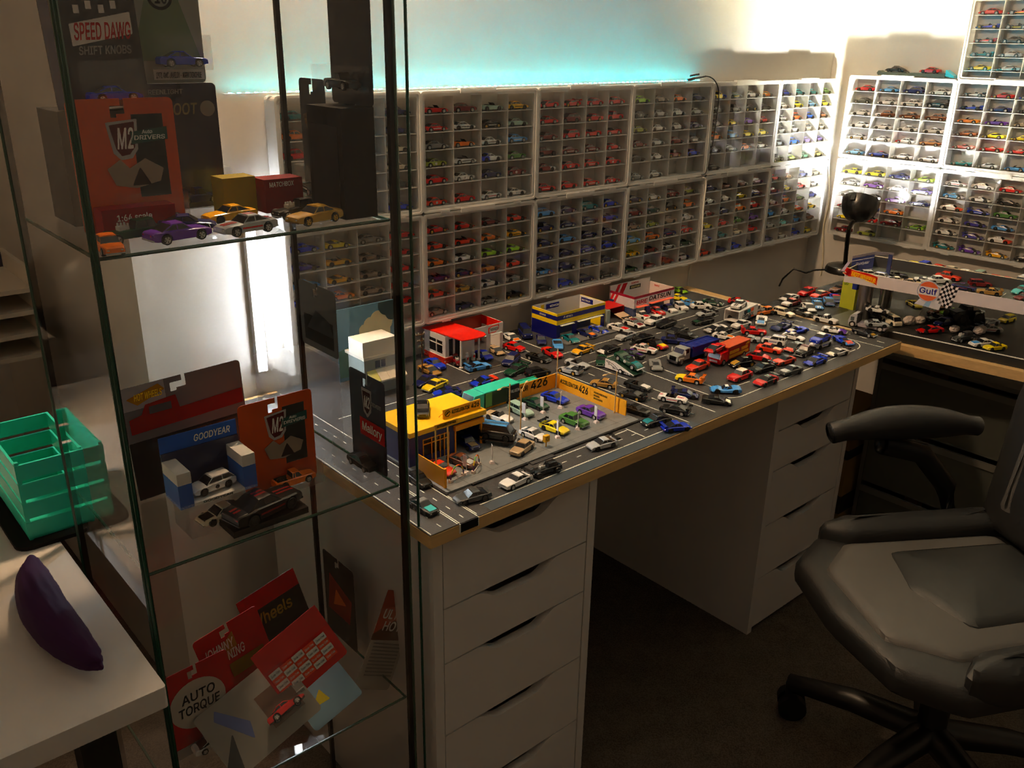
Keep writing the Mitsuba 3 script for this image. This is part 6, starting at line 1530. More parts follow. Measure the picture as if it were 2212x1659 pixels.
part(k, 'beam', MB().add(np.vstack([g1, np.array(g1) + SN * .004]), [[0, 1, 2], [0, 2, 5], [5, 2, 3], [5, 3, 4], [8, 7, 6], [11, 8, 6], [9, 8, 11], [10, 9, 11], [1, 7, 8], [1, 8, 2], [2, 8, 9], [2, 9, 3], [0, 6, 11], [0, 11, 5], [5, 11, 10], [5, 10, 4], [3, 9, 10], [3, 10, 4], [0, 7, 1], [0, 6, 7]], (.42, .40, .44)).ply('plastic'))
p = S2(-.068, .135, 0); part(k, 'leg', MB().box((p[0] - .002, p[1] - .005, .8232), (p[0] + .002, p[1] + .005, .888), NB).ply('plastic'))
one('tape_strip', MB().add([S2(-.152, .022, .8495), S2(-.144, .022, .8495), S2(-.132, .028, .876), S2(-.140, .028, .876), S2(-.152, .0225, .8495), S2(-.144, .0225, .8495), S2(-.132, .0285, .876), S2(-.140, .0285, .876)], [[0, 1, 2, 3], [7, 6, 5, 4], [0, 3, 7, 4], [1, 5, 6, 2], [2, 6, 7, 3]], (.72, .66, .76)).ply('matte'), 'lilac paper strip sticking up at the rack\'s left corner', 'paper strip')

# flatbed truck, monster truck, smoke puffs on the second desk
k = thing('toy_truck', 'silver toy flatbed truck carrying a silver coupe on the second desk', 'toy truck')
m = mat((1.452, .088, Z2), rz=math.radians(101))
part(k, 'bed', MB().prism(sg.Polygon([(-.050, .0105), (.022, .0105), (.022, .0125), (-.050, .0125)]), -.0175, .0175, (.62, .60, .64), m @ mat(x=(1, 0, 0), y=(0, 0, 1), z=(0, -1, 0))).box((-.048, -.0185, .006), (.020, .0185, .0105), (.60, .58, .62), m).ply('plastic'))
part(k, 'cab', MB().prism(sg.Polygon([(.024, .006), (.044, .006), (.046, .016), (.042, .030), (.035, .036), (.024, .036)]), -.017, .017, (.70, .71, .74), m @ mat(x=(1, 0, 0), y=(0, 0, 1), z=(0, -1, 0))).ply('gloss'))
part(k, 'rear_guard', MB().box((.0215, -.017, .0125), (.0255, .017, .037), (.08, .08, .09), m).ply('plastic')); part(k, 'side_window', MB().box((.031, -.0174, .018), (.040, .0174, .028), (.25, .28, .30), m).ply('gloss'))
wheelset(k, [(.034, .0185), (.034, -.0185), (-.036, .0185), (-.036, -.0185)], .0085, .007, m, (.72, .72, .73))
k = thing('toy_monster_truck', 'black toy monster truck with huge tyres under the rack', 'toy truck')
m = mat((1.705, -.045, Z2), rz=math.radians(150))
wheelset(k, [(.024, .030), (.024, -.030), (-.024, .030), (-.024, -.030)], .0165, .020, m, (.14, .14, .14))
part(k, 'body', MB().prism(sg.Polygon([(-.036, .022), (.036, .022), (.036, .033), (.010, .036), (.004, .046), (-.012, .046), (-.014, .036), (-.036, .036)]), -.015, .015, (.10, .10, .12), m @ mat(x=(1, 0, 0), y=(0, 0, 1), z=(0, -1, 0))).ply('gloss'))
part(k, 'windows', MB().box((-.010, -.0153, .0372), (.004, .0153, .0445), (.25, .27, .29), m).ply('gloss')); part(k, 'axle', MB().cyl((.024, -.02, .0165), (.024, .02, .0165), .003, (.1, .1, .1)).cyl((-.024, -.02, .0165), (-.024, .02, .0165), .003, (.1, .1, .1)).ply('plastic', m=m))
car('muscle', 'lime', 'wk', car_mat(1.742, .002, Z2, 150, .062), 'bright green toy car behind the monster truck', 'toy cars on the second desk')
prng = np.random.default_rng(5)
for x, y, r, lb in ((1.600, .022, .013, 'white cotton puff left of the black muscle car'), (1.568, .036, .014, 'white cotton puff beside the cream van'), (1.597, -.070, .012, 'pinkish cotton puff behind the red supercar'), (1.630, -.118, .014, 'white cotton puff right of the gunmetal hot rod')):
    s = trimesh.creation.icosphere(4, 1.0); v = np.array(s.vertices); d = meshkit.fbm(v * 2.2 + x * 30, 4)
    v = v * (.72 + .55 * d[:, None]) * [r * 1.5, r * .9, r * .75]; v[:, 2] -= v[:, 2].min()
    one('cotton_puff', MB().add(v + [x, y, Z2 + .0004], s.faces, (.86, .80, .76)).ply('matte', smooth=True), lb, 'cotton puff', 'cotton smoke puffs')

# desk lamp
k = thing('desk_lamp', 'black gooseneck desk lamp lighting the car cases in the corner', 'lamp')
part(k, 'base', MB().lathe([(0, Z2 + .027), (.035, Z2 + .026), (.055, Z2 + .020), (.060, Z2 + .010), (.060, Z2), (0, Z2)], (.05, .05, .05), (1.958, .440, 0), seg=32).ply('gloss', smooth=40))
HA = np.array([.55, .16, .82]); HA /= np.linalg.norm(HA); HC = np.array([1.872, .384, .905])
pts = np.array([[1.952, .437, .745], [1.945, .436, .78], [1.928, .430, .83], [1.908, .419, .872], [1.890, .404, .892], HC + HA * .003])
tt = np.linspace(0, len(pts) - 1, 30); pts = np.stack([np.interp(tt, range(len(pts)), pts[:, i]) for i in range(3)], 1)
part(k, 'stem', MB().tube(pts, .0068, (.22, .21, .20), 10).ply('metal', smooth=True))
a = np.cross([0, 1.0, 0], HA); a /= np.linalg.norm(a); mh = mat(HC, x=a, y=np.cross(HA, a), z=HA)
part(k, 'shade', MB().lathe([(0, 0), (.018, .001), (.034, .009), (.046, .024), (.053, .044), (.056, .066), (.0545, .0655), (.051, .044), (.044, .026), (.032, .011), (.017, .003), (0, .002)], (.035, .035, .04), m=mh, seg=40).ply('gloss', smooth=50))
part(k, 'switch', MB().box((-.060, -.006, .040), (-.052, .006, .056), (.12, .12, .12), mh).ply('plastic'))
s = trimesh.creation.icosphere(3, .017)
part(k, 'bulb', {**MB().add((s.vertices + [0, 0, .046]) @ mh[:3, :3].T + mh[:3, 3], s.faces, (1, .95, .8)).ply('matte', smooth=True), 'emitter': {'type': 'area', 'radiance': {'type': 'rgb', 'value': list(BULB)}}})
part(k, 'power_cord', MB().tube([(1.93, .48, Z2 + .004), (1.88, .50, Z2 + .006), (1.83, .50, Z2 + .004), (1.79, .52, Z2 + .02), (1.80, .56, .70), (1.85, .60, .66)], .003, (.06, .06, .06), 6).ply('plastic', smooth=True))

# tray with two cars on the right wall's first case
k = thing('toy_trailer', 'grey-green toy trailer with a cyan tail on top of the right wall case', 'toy trailer')
tz = RU[-1] + .0135
tr = mat(RO + RD * .17 - RN * .020 + np.array([0, 0, tz]), x=RD, y=-RN, z=(0, 0, 1))
part(k, 'deck', MB().prism(sg.Polygon([(0, .006), (.004, 0), (.205, 0), (.205, .012), (.20, .012), (.196, .0095), (.10, .0095), (.093, .005), (.086, .0095), (.012, .0095), (.004, .013)]), -.016, .016, (.30, .33, .27), tr @ mat(x=(1, 0, 0), y=(0, 0, 1), z=(0, -1, 0))).ply('plastic'))
part(k, 'cyan_tail', MB().prism(sg.Polygon([(.205, .004), (.232, -.0005), (.229, .006), (.205, .021)]), -.014, .014, (.25, .72, .80), tr @ mat(x=(1, 0, 0), y=(0, 0, 1), z=(0, -1, 0))).ply('gloss'))  # cyan LED light on the trailer tip, put into its colour
for u, st, c, lb in ((.050, 'porsche', 'black', 'black toy sports car on the trailer above the right wall cases'), (.155, 'coupe', 'red', 'red toy coupe on the trailer above the right wall cases')):
    car(st, c, 'wk', tr @ mat((u, 0, .0098)) @ mat(rz=math.pi) @ np.diag([.058, .058, .058, 1]), lb, 'toy cars on the wall trailer')

# LED strips and cables
k = thing('led_strip', 'glowing cyan LED strip along the top of the back wall cases', 'led strip')
ZS = ZU[-1] + .0135
part(k, 'tape', MB().box((.02, YC + .016, ZS), (1.385, YC + .026, ZS + .0015), (.9, .9, .9)).ply('plastic'))
b = MB()
for x in np.arange(.03, 1.375, .0167): b.box((x, YC + .0185, ZS + .0015), (x + .005, YC + .0235, ZS + .0033), (1, 1, 1))
part(k, 'led_chip', {**b.ply('matte'), 'emitter': {'type': 'area', 'radiance': {'type': 'rgb', 'value': list(LED_CYAN)}}}, kind='stuff')
k = thing('unseen_led_tube', 'cool white LED tube upright on the wall behind the glass cabinet', 'led tube')  # source itself unseen, placed for the white glow on this wall
part(k, 'mount', MB().box((.040, YW - .014, .770), (.060, YW, 1.150), (.85, .85, .85)).ply('plastic'))
part(k, 'tube', {**MB().cyl((.05, YW - .020, .775), (.05, YW - .020, 1.145), .007, (1, 1, 1), seg=12).ply('matte', smooth=40), 'emitter': {'type': 'area', 'radiance': {'type': 'rgb', 'value': list(UNSEEN_LED_WHITE)}}})


def cable(pts, r, c, label, extra=None):
    p = np.array(pts, float); n = len(p)
    from scipy.interpolate import CubicSpline
    cs = CubicSpline(np.arange(n), p); q = cs(np.linspace(0, n - 1, 8 * n))
    return one('cable', MB().tube(q, r, c, 6).ply('plastic', smooth=True), label, 'cable')


YF = YC - .009
k = thing('led_connector', 'black plug connector of the cyan LED strip at its right end', 'plug')
part(k, 'plug', MB().cyl((1.318, .632, 1.3065), (1.345, .628, 1.311), .0035, (.06, .07, .09)).cyl((1.345, .628, 1.311), (1.385, .622, 1.3165), .0022, (.10, .10, .12)).ply('plastic', smooth=30)); part(k, 'plug', MB().cyl((1.335, .634, 1.3175), (1.365, .630, 1.3215), .0028, (.08, .09, .11)).ply('plastic', smooth=30))
cable([(1.385, .622, 1.3165), (1.405, .610, 1.309), (1.421, YF, 1.285), (1.428, YF, 1.245), (1.424, YF, 1.185), (1.416, YF, 1.115), (1.405, YF, 1.068), (1.385, YF + .002, 1.056)], .0016, (.05, .05, .06), 'thin black cable hanging from the LED strip over the third case')
cable([(1.392, YF, 1.048), (1.402, YF - .001, 1.041), (1.407, YF, 1.015), (1.405, YF, .95), (1.409, YF, .86), (1.418, .625, .81), (1.43, .650, .77), (1.434, .651, .70)], .0024, (.86, .84, .80), 'white cable hanging down the third lower case')
q = RO + RD * .06
cable([RO + RD * .040 + RN * -.030 + [0, 0, 1.09], RO + RD * .050 - RN * .036 + [0, 0, .98], RO + RD * .058 - RN * .040 + [0, 0, .90], RO + RD * .052 - RN * .040 + [0, 0, .83], RO + RD * .062 - RN * .040 + [0, 0, .75], RO + RD * .066 - RN * .040 + [0, 0, .66]], .0024, (.90, .86, .74), 'white cable running down the corner of the right wall')


# ------------------------------------------------------------------ glass cabinet with blister cards
CXL, CXR, CYF, CYB = -.411, -.030, .018, .309
SH1, SH2, SH3 = 1.1824, .7927, .405
k = thing('glass_cabinet', 'tall glass display cabinet full of blister cards left of the desk', 'display cabinet')
STL, EDG = (.16, .15, .14), (.07, .22, .17)
part(k, 'base', MB().box((CXL, CYF, .0), (CXR, CYB, .03), (.10, .09, .09)).ply('plastic')); part(k, 'top', MB().box((CXL, CYF, 1.60), (CXR, CYB, 1.63), (.10, .09, .09)).ply('plastic'))
for x, y in ((CXL + .004, CYF + .006), (CXR - .004, CYF + .006), (CXL + .004, CYB - .004), (CXR - .004, CYB - .004)):
    part(k, 'post', MB().box((x - .0035, y - .0035, .03), (x + .0035, y + .0035, 1.60), STL).ply('metal'))


def pane(nm, v, edges):
    g = part(k, nm, MB().add(v, [[0, 1, 2, 3]], (1, 1, 1)).ply('pane'))
    for a, b_ in edges: part(g, 'edge', MB().tube([v[a], v[b_]], .0021, EDG, 6).ply('gloss'))


zb, zt = .03, 1.60
pane('left_pane', np.array([(CXL, CYF, zb), (CXL, CYB, zb), (CXL, CYB, zt), (CXL, CYF, zt)]), ((0, 3), (1, 2)))
pane('right_pane', np.array([(CXR, CYF, zb), (CXR, CYB, zb), (CXR, CYB, zt), (CXR, CYF, zt)]), ((0, 3), (1, 2)))
pane('rear_pane', np.array([(CXL, CYB, zb), (CXR, CYB, zb), (CXR, CYB, zt), (CXL, CYB, zt)]), ())
pane('door', np.array([(CXL + .002, CYF - .006, zb), (CXR + .014, CYF - .006, zb), (CXR + .014, CYF - .006, zt), (CXL + .002, CYF - .006, zt)]), ((0, 3), (1, 2)))
for z in (SH1, SH2, SH3):
    pane('shelf', np.array([(CXL + .008, CYF + .012, z), (CXR - .008, CYF + .012, z), (CXR - .008, CYB - .006, z), (CXL + .008, CYB - .006, z)]), ((0, 1), (1, 2), (3, 0)))


def card(m, w, h, col, prints, label, hook=True, blister=None, carspec=None):
    """Blister card in its own plane: origin at the lower left corner, x along the width, y up, z towards the viewer."""
    k2 = thing('blister_card', label, 'blister card', 'blister cards in the glass cabinet')
    o = rrect(w, h, .006, w / 2, h / 2)
    if hook: o = o.difference(sg.box(w * .40, h - .016, w * .52, h - .009).union(sg.box(w * .40, h - .012, w * .44, h - .020)).union(sg.box(w * .5, h - .016, w * .52, h + .01)).buffer(.001))
    part(k2, 'card', MB().prism(o, -.0008, 0, P.get(col, col), m).ply('plastic'))
    mb = MB()
    for i, p in enumerate(prints):
        q = m @ mat((0, 0, .0002 * (i + 1)))
        if p[0] == 'b': mb.prism(sg.box(p[1] * w, p[2] * h, p[3] * w, p[4] * h), -.0001, 0, p[5], q)
        elif p[0] == 'c': mb.prism(sg.Point(p[1] * w, p[2] * h).buffer(p[3] * w, 8), -.0001, 0, p[4], q)
        elif p[0] == 'p': mb.prism(sg.Polygon([(a * w, b_ * h) for a, b_ in p[1]]).buffer(.001), -.0001, 0, p[2], q)
        else: mb.text(p[1], p[4] * h, p[6], q @ mat((p[2] * w, p[3] * h, 0)), width=p[5] * w, depth=.0002, shear=.12)
    if prints: part(k2, 'print', mb.ply('matte'))
    if blister:
        a, b_, c, d, t = blister
        bm = trimesh.creation.box(((c - a) * w, (d - b_) * h, t)); v = bm.vertices + [(a + c) / 2 * w, (b_ + d) / 2 * h, t / 2 + .0012]
        part(k2, 'blister', MB().add(v, bm.faces, (1, 1, 1)).ply('film', m=m))
        if carspec:
            st, co, op = carspec
            q = m @ mat(((a + c) / 2 * w, b_ * h + .003, .014), x=(1, 0, 0), y=(0, 0, -1), z=(0, 1, 0)) @ np.diag([.062, .050, .062, 1])
            if st not in GEOS: GEOS[st] = Geo(st)
            cc = {**FIX, 'body': P[co], 'cab': P[co], 'roof': P[co], 'hub': HUB['c'], 'wing': P[co], 'bump': P['silver']}
            arr = [car_part(st, 'body', cc), car_part(st, 'windows', cc)] + [car_part(st, 'wheel', cc, place=(np.array([s, s, 1.0]), np.array([x, s * (GEOS[st].s['w'] + .006), GEOS[st].s['wh'][2]]))) for x in GEOS[st].s['wh'][:2] for s in (1, -1)]
            part(k2, 'car', {**shape_of(arr), 'to_world': T(q.tolist())})
    return k2


def front(x, z, y, roll=0.0, tilt=0.0):
    return mat((x, y, z), x=(1, 0, 0), y=(0, 0, 1), z=(0, -1, 0)) @ mat(rz=math.radians(roll)) @ rotx(math.radians(-tilt))


def side(y, z, x, roll=0.0):
    return mat((x, y, z), x=(0, -1, 0), y=(0, 0, 1), z=(-1, 0, 0)) @ mat(rz=math.radians(roll))


WH, LG, OR_, BK_, RD_ = (.85, .85, .83), (.55, .56, .55), (.72, .28, .06), (.06, .06, .07), (.66, .10, .10)
M2P = [('b', .58, .25, .88, .88, (.13, .14, .14)), ('p', [(.34, .82), (.62, .84), (.60, .62), (.54, .56), (.44, .55), (.38, .60)], (.60, .60, .60)), ('p', [(.37, .80), (.59, .82), (.575, .64), (.52, .59), (.45, .58), (.41, .63)], (.30, .06, .08)), ('t', 'M2', .415, .63, .15, .15, WH),
       ('p', [(.56, .745), (.90, .775), (.90, .69), (.56, .665)], (.10, .28, .26)), ('t', 'Auto', .66, .735, .028, .10, WH), ('t', 'DRIVERS', .58, .690, .032, .30, WH), ('p', [(.30, .48), (.42, .54), (.50, .47), (.66, .54), (.82, .46), (.78, .37), (.55, .33), (.36, .36)], (.52, .48, .42)), ('p', [(.52, .35), (.60, .47), (.68, .35)], (.12, .06, .05))]
card(front(-.378, SH1 + .0025, .150, 0), .120, .150, OR_, M2P, 'orange blister card with a shield logo on the upper cabinet shelf', True, (.30, .02, .95, .30, .030), ('hotrod', 'black', ''))
card(front(-.262, SH1 + .0025, .245, 0), .100, .160, (.13, .12, .20), [('t', 'GREENLIGHT', .05, .92, .035, .50, LG), ('t', 'BIGFOOT', .05, .76, .085, .66, (.50, .48, .32)), ('c', .86, .80, .10, (.50, .50, .47))], 'dark violet blister card with big block lettering on the upper shelf', True, (.1, .03, .97, .34, .032), ('pickup', 'navy', ''))
one('carton', MB().box((-.372, .205, SH1 + .0025), (-.272, .290, 1.318), (.10, .10, .12)).ply('matte'), 'dark carton standing behind the orange shield card', 'box')
card(front(-.365, 1.3185, .225, 2), .108, .150, (.10, .10, .11), [('p', [(.28, .62), (.92, .70), (.92, .55), (.28, .47)], WH), ('t', 'SPEED DAWG', .30, .51, .12, .60, RD_), ('t', 'SHIFT KNOBS', .32, .40, .06, .56, LG), *[('b', .34 + .13 * i, .70 + .03 * (i % 2), .40 + .13 * i, .76 + .03 * (i % 2), WH) for i in range(4)], ('b', 0, 0, .10, 1, (.10, .16, .34))], 'black blister card with a red slanted title on top of the dark carton', False, (.20, .02, .95, .36, .030), ('coupe', 'blue', ''))
one('carton', MB().box((-.266, .252, SH1 + .0025), (-.166, .300, 1.344), (.10, .10, .13)).ply('matte'), 'dark carton behind the violet blister card', 'box')
card(front(-.262, 1.3445, .262, 0), .096, .140, (.56, .58, .55), [('p', [(.05, .2), (.35, .85), (.65, .85), (.95, .2)], (.42, .50, .40)), ('c', .48, .74, .17, BK_), ('c', .48, .74, .13, (.50, .54, .50)), ('t', '10', .41, .68, .11, .16, BK_), ('b', .28, .03, .98, .12, WH), ('t', '1971 AMC JAVELIN - MARK DONOHUE', .31, .045, .05, .62, BK_)], 'pale grey-green blister card with a blue, white and red car', False, (.28, .12, .98, .42, .030), ('muscle', 'blue', ''))
card(side(.240, SH1 + .0025, CXR - .012), .070, .165, (.07, .10, .15), [('p', [(.1, .70), (.9, .78), (.85, .58), (.3, .55)], (.34, .26, .14)), ('t', 'HOT WHEELS', .16, .63, .07, .66, (.45, .36, .18))], 'dark backlit card with an orange flame logo at the cabinet\'s right pane', True, (.1, .04, .9, .3, .022), ('super', 'black', ''))  # card and logo colours darkened to give the backlit silhouette
card(side(.140, SH1 + .0025, CXR - .010), .085, .140, (.07, .10, .15), [('p', [(.08, .72), (.9, .82), (.85, .60), (.3, .55)], (.42, .18, .10)), ('t', 'HOT WHEELS', .14, .65, .09, .70, (.50, .38, .16))], 'dark backlit card nearest the door with a red and orange flame logo', True, (.1, .04, .9, .32, .022), ('super', 'navy', ''))  # backlit shade put into the card and print colours here too
one('carton', MB().box((CXR - .060, .050, SH1 + .0025), (CXR - .012, .135, 1.322), (.06, .06, .07)).box((CXR - .061, .060, 1.19), (CXR - .060, .125, 1.30), (.10, .10, .12)).ply('matte'), 'black carton at the cabinet\'s right front corner on the upper shelf', 'box')
card(side(.150, 1.3225, CXR - .012), .100, .150, (.07, .08, .11), [], 'dark blister card with two car blisters high at the right pane', False, (.05, .1, .95, .32, .030), ('pickup', 'black', ''))
card(front(-.345, SH2 + .0025, .215, 2), .170, .168, (.36, .37, .38), [('b', 0, .80, .35, 1, (.55, .55, .58)), ('b', 0, 0, 1, .52, (.13, .13, .14)), ('p', [(.05, .90), (.30, .97), (.34, .92), (.12, .84)], (.62, .44, .10)), ('t', 'HOT WHEELS', .10, .875, .055, .22, (.92, .78, .15)), ('p', [(.04, .60), (.04, .72), (.14, .74), (.18, .82), (.42, .84), (.44, .72), (.98, .74), (.98, .62)], (.50, .13, .12)), ('b', .20, .735, .38, .80, (.28, .30, .32)), ('t', 'PLYMOUTH DUSTER', .30, .12, .04, .42, LG), ('t', 'RETRO RIG', .46, .06, .04, .25, LG)], 'large grey card with a red truck picture on the middle shelf', True, (.12, .16, .95, .50, .036), ('sedan', 'red', ''))
card(front(-.228, SH2 + .0025, .128, 0), .112, .140, OR_, M2P, 'orange shield card on the middle cabinet shelf', True, (.25, .03, .95, .28, .030), ('pickup', 'orange', ''))
card(side(.150, SH2 + .0025, CXR - .010), .095, .150, (.09, .10, .17), [('p', [(.36, .84), (.62, .84), (.60, .62), (.50, .55), (.40, .60)], (.55, .55, .55)), ('p', [(.39, .81), (.59, .81), (.57, .65), (.50, .59), (.43, .63)], (.20, .06, .08)), ('t', 'M2', .42, .65, .12, .15, WH), ('t', 'DRIVERS', .62, .70, .04, .28, LG), ('b', .28, .33, .98, .52, RD_), ('t', 'Mallory', .34, .39, .09, .56, WH)], 'navy blister card with a red name label at the cabinet\'s right pane', True, (.1, .02, .95, .28, .040), ('coupe', 'black', ''))
card(side(.285, SH2 + .155, CXR - .012), .110, .105, (.22, .24, .24), [('b', .1, .1, .9, .5, (.13, .14, .15)), ('p', [(.2, .3), (.45, .6), (.8, .5), (.9, .3)], (.18, .20, .22))], 'dark grey picture card high on the middle shelf at the right pane', True)
one('display_case', MB().box((CXR - .095, .170, SH2 + .0025), (CXR - .014, .290, SH2 + .150), (1, 1, 1)).ply('film'), 'clear acrylic case under the dark grey picture card', 'acrylic case')
k3 = thing('window_box', 'blue and white window box with a white number 19 car on the middle shelf', 'box')
bx0, by0, bz0 = -.338, .075, SH2 + .046
part(k3, 'tray', MB().box((bx0, by0, bz0), (bx0 + .105, by0 + .050, bz0 + .004), WH).box((bx0, by0 + .048, bz0), (bx0 + .105, by0 + .050, bz0 + .060), (.10, .13, .24)).ply('plastic'))
for a in (0, .087): part(k3, 'end_panel', MB().box((bx0 + a, by0, bz0), (bx0 + a + .018, by0 + .05, bz0 + .034), (.18, .36, .68)).box((bx0 + a, by0, bz0 + .034), (bx0 + a + .018, by0 + .05, bz0 + .050), WH).ply('plastic'))
part(k3, 'header', MB().box((bx0, by0 + .050, bz0 + .055), (bx0 + .105, by0 + .051, bz0 + .082), (.16, .33, .66)).text('GOODYEAR', .009, WH, FR(bx0 + .045, by0 + .0498, bz0 + .066), width=.05, shear=.15).text('GOODYEAR', .003, BK_, FR(bx0 + .03, by0 - .0002, bz0 + .0006), width=.04).ply('matte'))
part(k3, 'window', MB().add([(bx0, by0 - .0006, bz0 + .004), (bx0 + .105, by0 - .0006, bz0 + .004), (bx0 + .105, by0 - .0006, bz0 + .05), (bx0, by0 - .0006, bz0 + .05)], [[0, 1, 2, 3]], (1, 1, 1)).ply('film'))
car('hatch', 'white', 'wk,r=white', car_mat(bx0 + .0525, by0 + .024, bz0 + .0042, 186, .060), 'white toy hatchback with number in the blue window box', 'toy cars in the glass cabinet')
one('display_case', MB().box((bx0 + .008, by0 - .004, SH2 + .0025), (bx0 + .112, by0 + .050, bz0 - .0005), (1, 1, 1)).ply('film'), 'clear acrylic case under the blue window box', 'acrylic case')
car('coupe', 'cream', 'h=black,wk', car_mat(bx0 + .06, by0 + .022, SH2 + .004, 186, .066), 'cream toy coupe with a black bonnet in the clear case', 'toy cars in the glass cabinet')
car('muscle', 'black', 's=dred,wk', car_mat(-.235, .060, SH2 + .012, 12, .105), 'glossy black toy muscle car with red trim on the middle shelf', 'toy cars in the glass cabinet')
one('display_stand', MB().box((-.288, .038, SH2 + .0025), (-.180, .084, SH2 + .0115), (.12, .11, .11)).ply('gloss'), 'dark display plinth under the glossy black muscle car', 'plinth')
for st, c, op, x, y, a, L, lb in (('muscle', 'purple', 'wc', -.305, .058, 8, .072, 'purple toy dragster at the upper shelf front'), ('hotrod', 'dgreen', 'wc', -.345, .085, 188, .070, 'dark green toy hot rod behind the purple dragster'), ('muscle', 'silver', 's=red,wc', -.225, .052, 188, .072, 'silver toy drag car in the middle of the upper shelf front'),
                                 ('muscle', 'gold', 'wg', -.130, .058, 190, .072, 'gold toy muscle car at the upper shelf front'), ('coupe', 'navy', 'wk', -.275, .105, -20, .066, 'navy toy coupe behind the silver drag car'), ('muscle', 'ygold', 'wk', -.210, .130, 186, .066, 'amber yellow toy racer at the back of the upper shelf'), ('hotrod', 'black', 'wc', -.130, .105, 190, .066, 'black toy dragster behind the gold muscle car'), ('sedan', 'orange', 'wc', -.385, .045, -95, .056, 'orange toy car in a clear dome at the upper shelf\'s left front')):
    car(st, c, op, car_mat(x, y, SH1 + .0026, a, L), lb, 'toy cars in the glass cabinet')
one('carton', MB().box((-.366, .118, SH1 + .0025), (-.282, .146, SH1 + .034), (.50, .08, .09)).text('1:64 scale', .007, WH, FR(-.350, .1178, SH1 + .020), width=.04).ply('matte'), 'red scale model carton lying before the orange shield card', 'box')
one('carton', MB().box((-.200, .165, SH1 + .0025), (-.155, .200, SH1 + .050), (.52, .46, .14)).ply('matte'), 'mustard yellow carton on the upper shelf', 'box'); one('carton', MB().box((-.150, .150, SH1 + .0025), (-.095, .185, SH1 + .046), (.45, .10, .10)).text('MATCHBOX', .006, WH, FR(-.143, .1498, SH1 + .036), width=.035).ply('matte'), 'red carton with a name label on the upper shelf', 'box')
tq = [('c', .45, .55, .42, (.70, .68, .64)), ('t', 'AUTO', .22, .60, .10, .50, BK_), ('t', 'TORQUE', .14, .46, .10, .62, BK_), ('b', .0, 0, 1, .12, (.6, .58, .56))]
card(front(-.372, SH3 + .0025, .130, 4), .100, .150, RD_, tq, 'red card with a large white disc in the lower compartment', True, (.1, .03, .9, .25, .03), ('coupe', 'white', ''))
card(front(-.285, SH3 + .0025, .165, 12), .105, .165, RD_, [('p', [(.02, .60), (.55, .88), (.55, .72), (.06, .46)], (.62, .45, .18)), ('t', 'JOHNNY', .06, .73, .10, .46, WH), ('t', 'LIGHTNING', .06, .61, .10, .58, WH), ('b', .0, 0, .3, .16, WH), ('b', .35, .40, .9, .56, (.48, .42, .14))], 'red lightning-lettered blister card in the lower compartment', True, (.3, .08, .95, .40, .03), ('coupe', 'tan', ''))
card(front(-.185, SH3 + .0025, .225, 14), .105, .160, (.09, .09, .10), [('b', 0, .78, 1, 1, RD_), ('t', 'Wheels', .08, .58, .14, .7, (.60, .52, .14))], 'black and red card with yellow lettering in the lower compartment', True)
cc = [('b', .0, .62, 1, 1, (.72, .22, .22))]
for i in range(5):
    for j in range(4):
        cc.append(('b', .04 + .17 * i, .16 + .11 * j, .205 + .17 * i, .265 + .11 * j, WH if (i + j) % 2 else (.85, .30, .20)))
        cc.append(('t', 'Coca-Cola', .055 + .17 * i, .195 + .11 * j, .035, .13, WH if not (i + j) % 2 else (.35, .35, .38)))
cc += [('b', .06, .03, .30, .12, WH)] + [('b', .07 + .013 * i, .045, .076 + .013 * i, .115, BK_) for i in range(17)]
card(front(-.222, SH3 + .055, .075, 22, 18), .118, .100, (.74, .12, .12), cc, 'red chequered cola card lying tilted in the lower compartment', True)
card(front(-.095, SH3 + .004, .095, -30, 6), .075, .170, (.62, .60, .56), [('b', 0, .55, 1, 1, (.62, .22, .08)), ('p', [(0, .55), (.5, .7), (1, .58), (1, .52), (0, .5)], (.28, .16, .08)), ('t', 'ULTRA', .1, .72, .09, .75, WH), ('t', 'HOTS', .2, .60, .09, .68, WH), *[('b', .1, .46 - .035 * i, .9, .475 - .035 * i, (.40, .39, .37)) for i in range(10)]], 'white and orange ultra card leaning to the right in the lower compartment', False)
card(side(.270, SH3 + .0025, CXR - .012, 0), .100, .165, (.10, .08, .08), [('p', [(.1, .3), (.2, .75), (.9, .6), (.8, .3)], (.45, .14, .08)), ('p', [(.3, .4), (.4, .6), (.7, .5)], (.70, .34, .10))], 'black card with orange artwork at the cabinet\'s right pane below', True)
card(front(-.325, SH3 + .006, .035, 20, 55), .150, .110, (.50, .50, .48), [('p', [(0, .2), (.2, .5), (.1, 0)], (.25, .27, .28)), ('p', [(.2, .9), (.4, .5), (.35, .3), (.15, .8)], (.36, .42, .60)), ('b', .55, .2, .9, .7, (.34, .25, .2))], 'clear packaged card lying flat at the lower compartment\'s front', False, (.5, .2, .95, .8, .035), ('coupe', 'red', ''))
card(front(-.190, SH3 + .004, .050, 18, 60), .090, .080, (.45, .58, .64), [('p', [(.2, .4), (.45, .6), (.5, .35)], (.80, .72, .2))], 'pale blue card under the cola card', False)

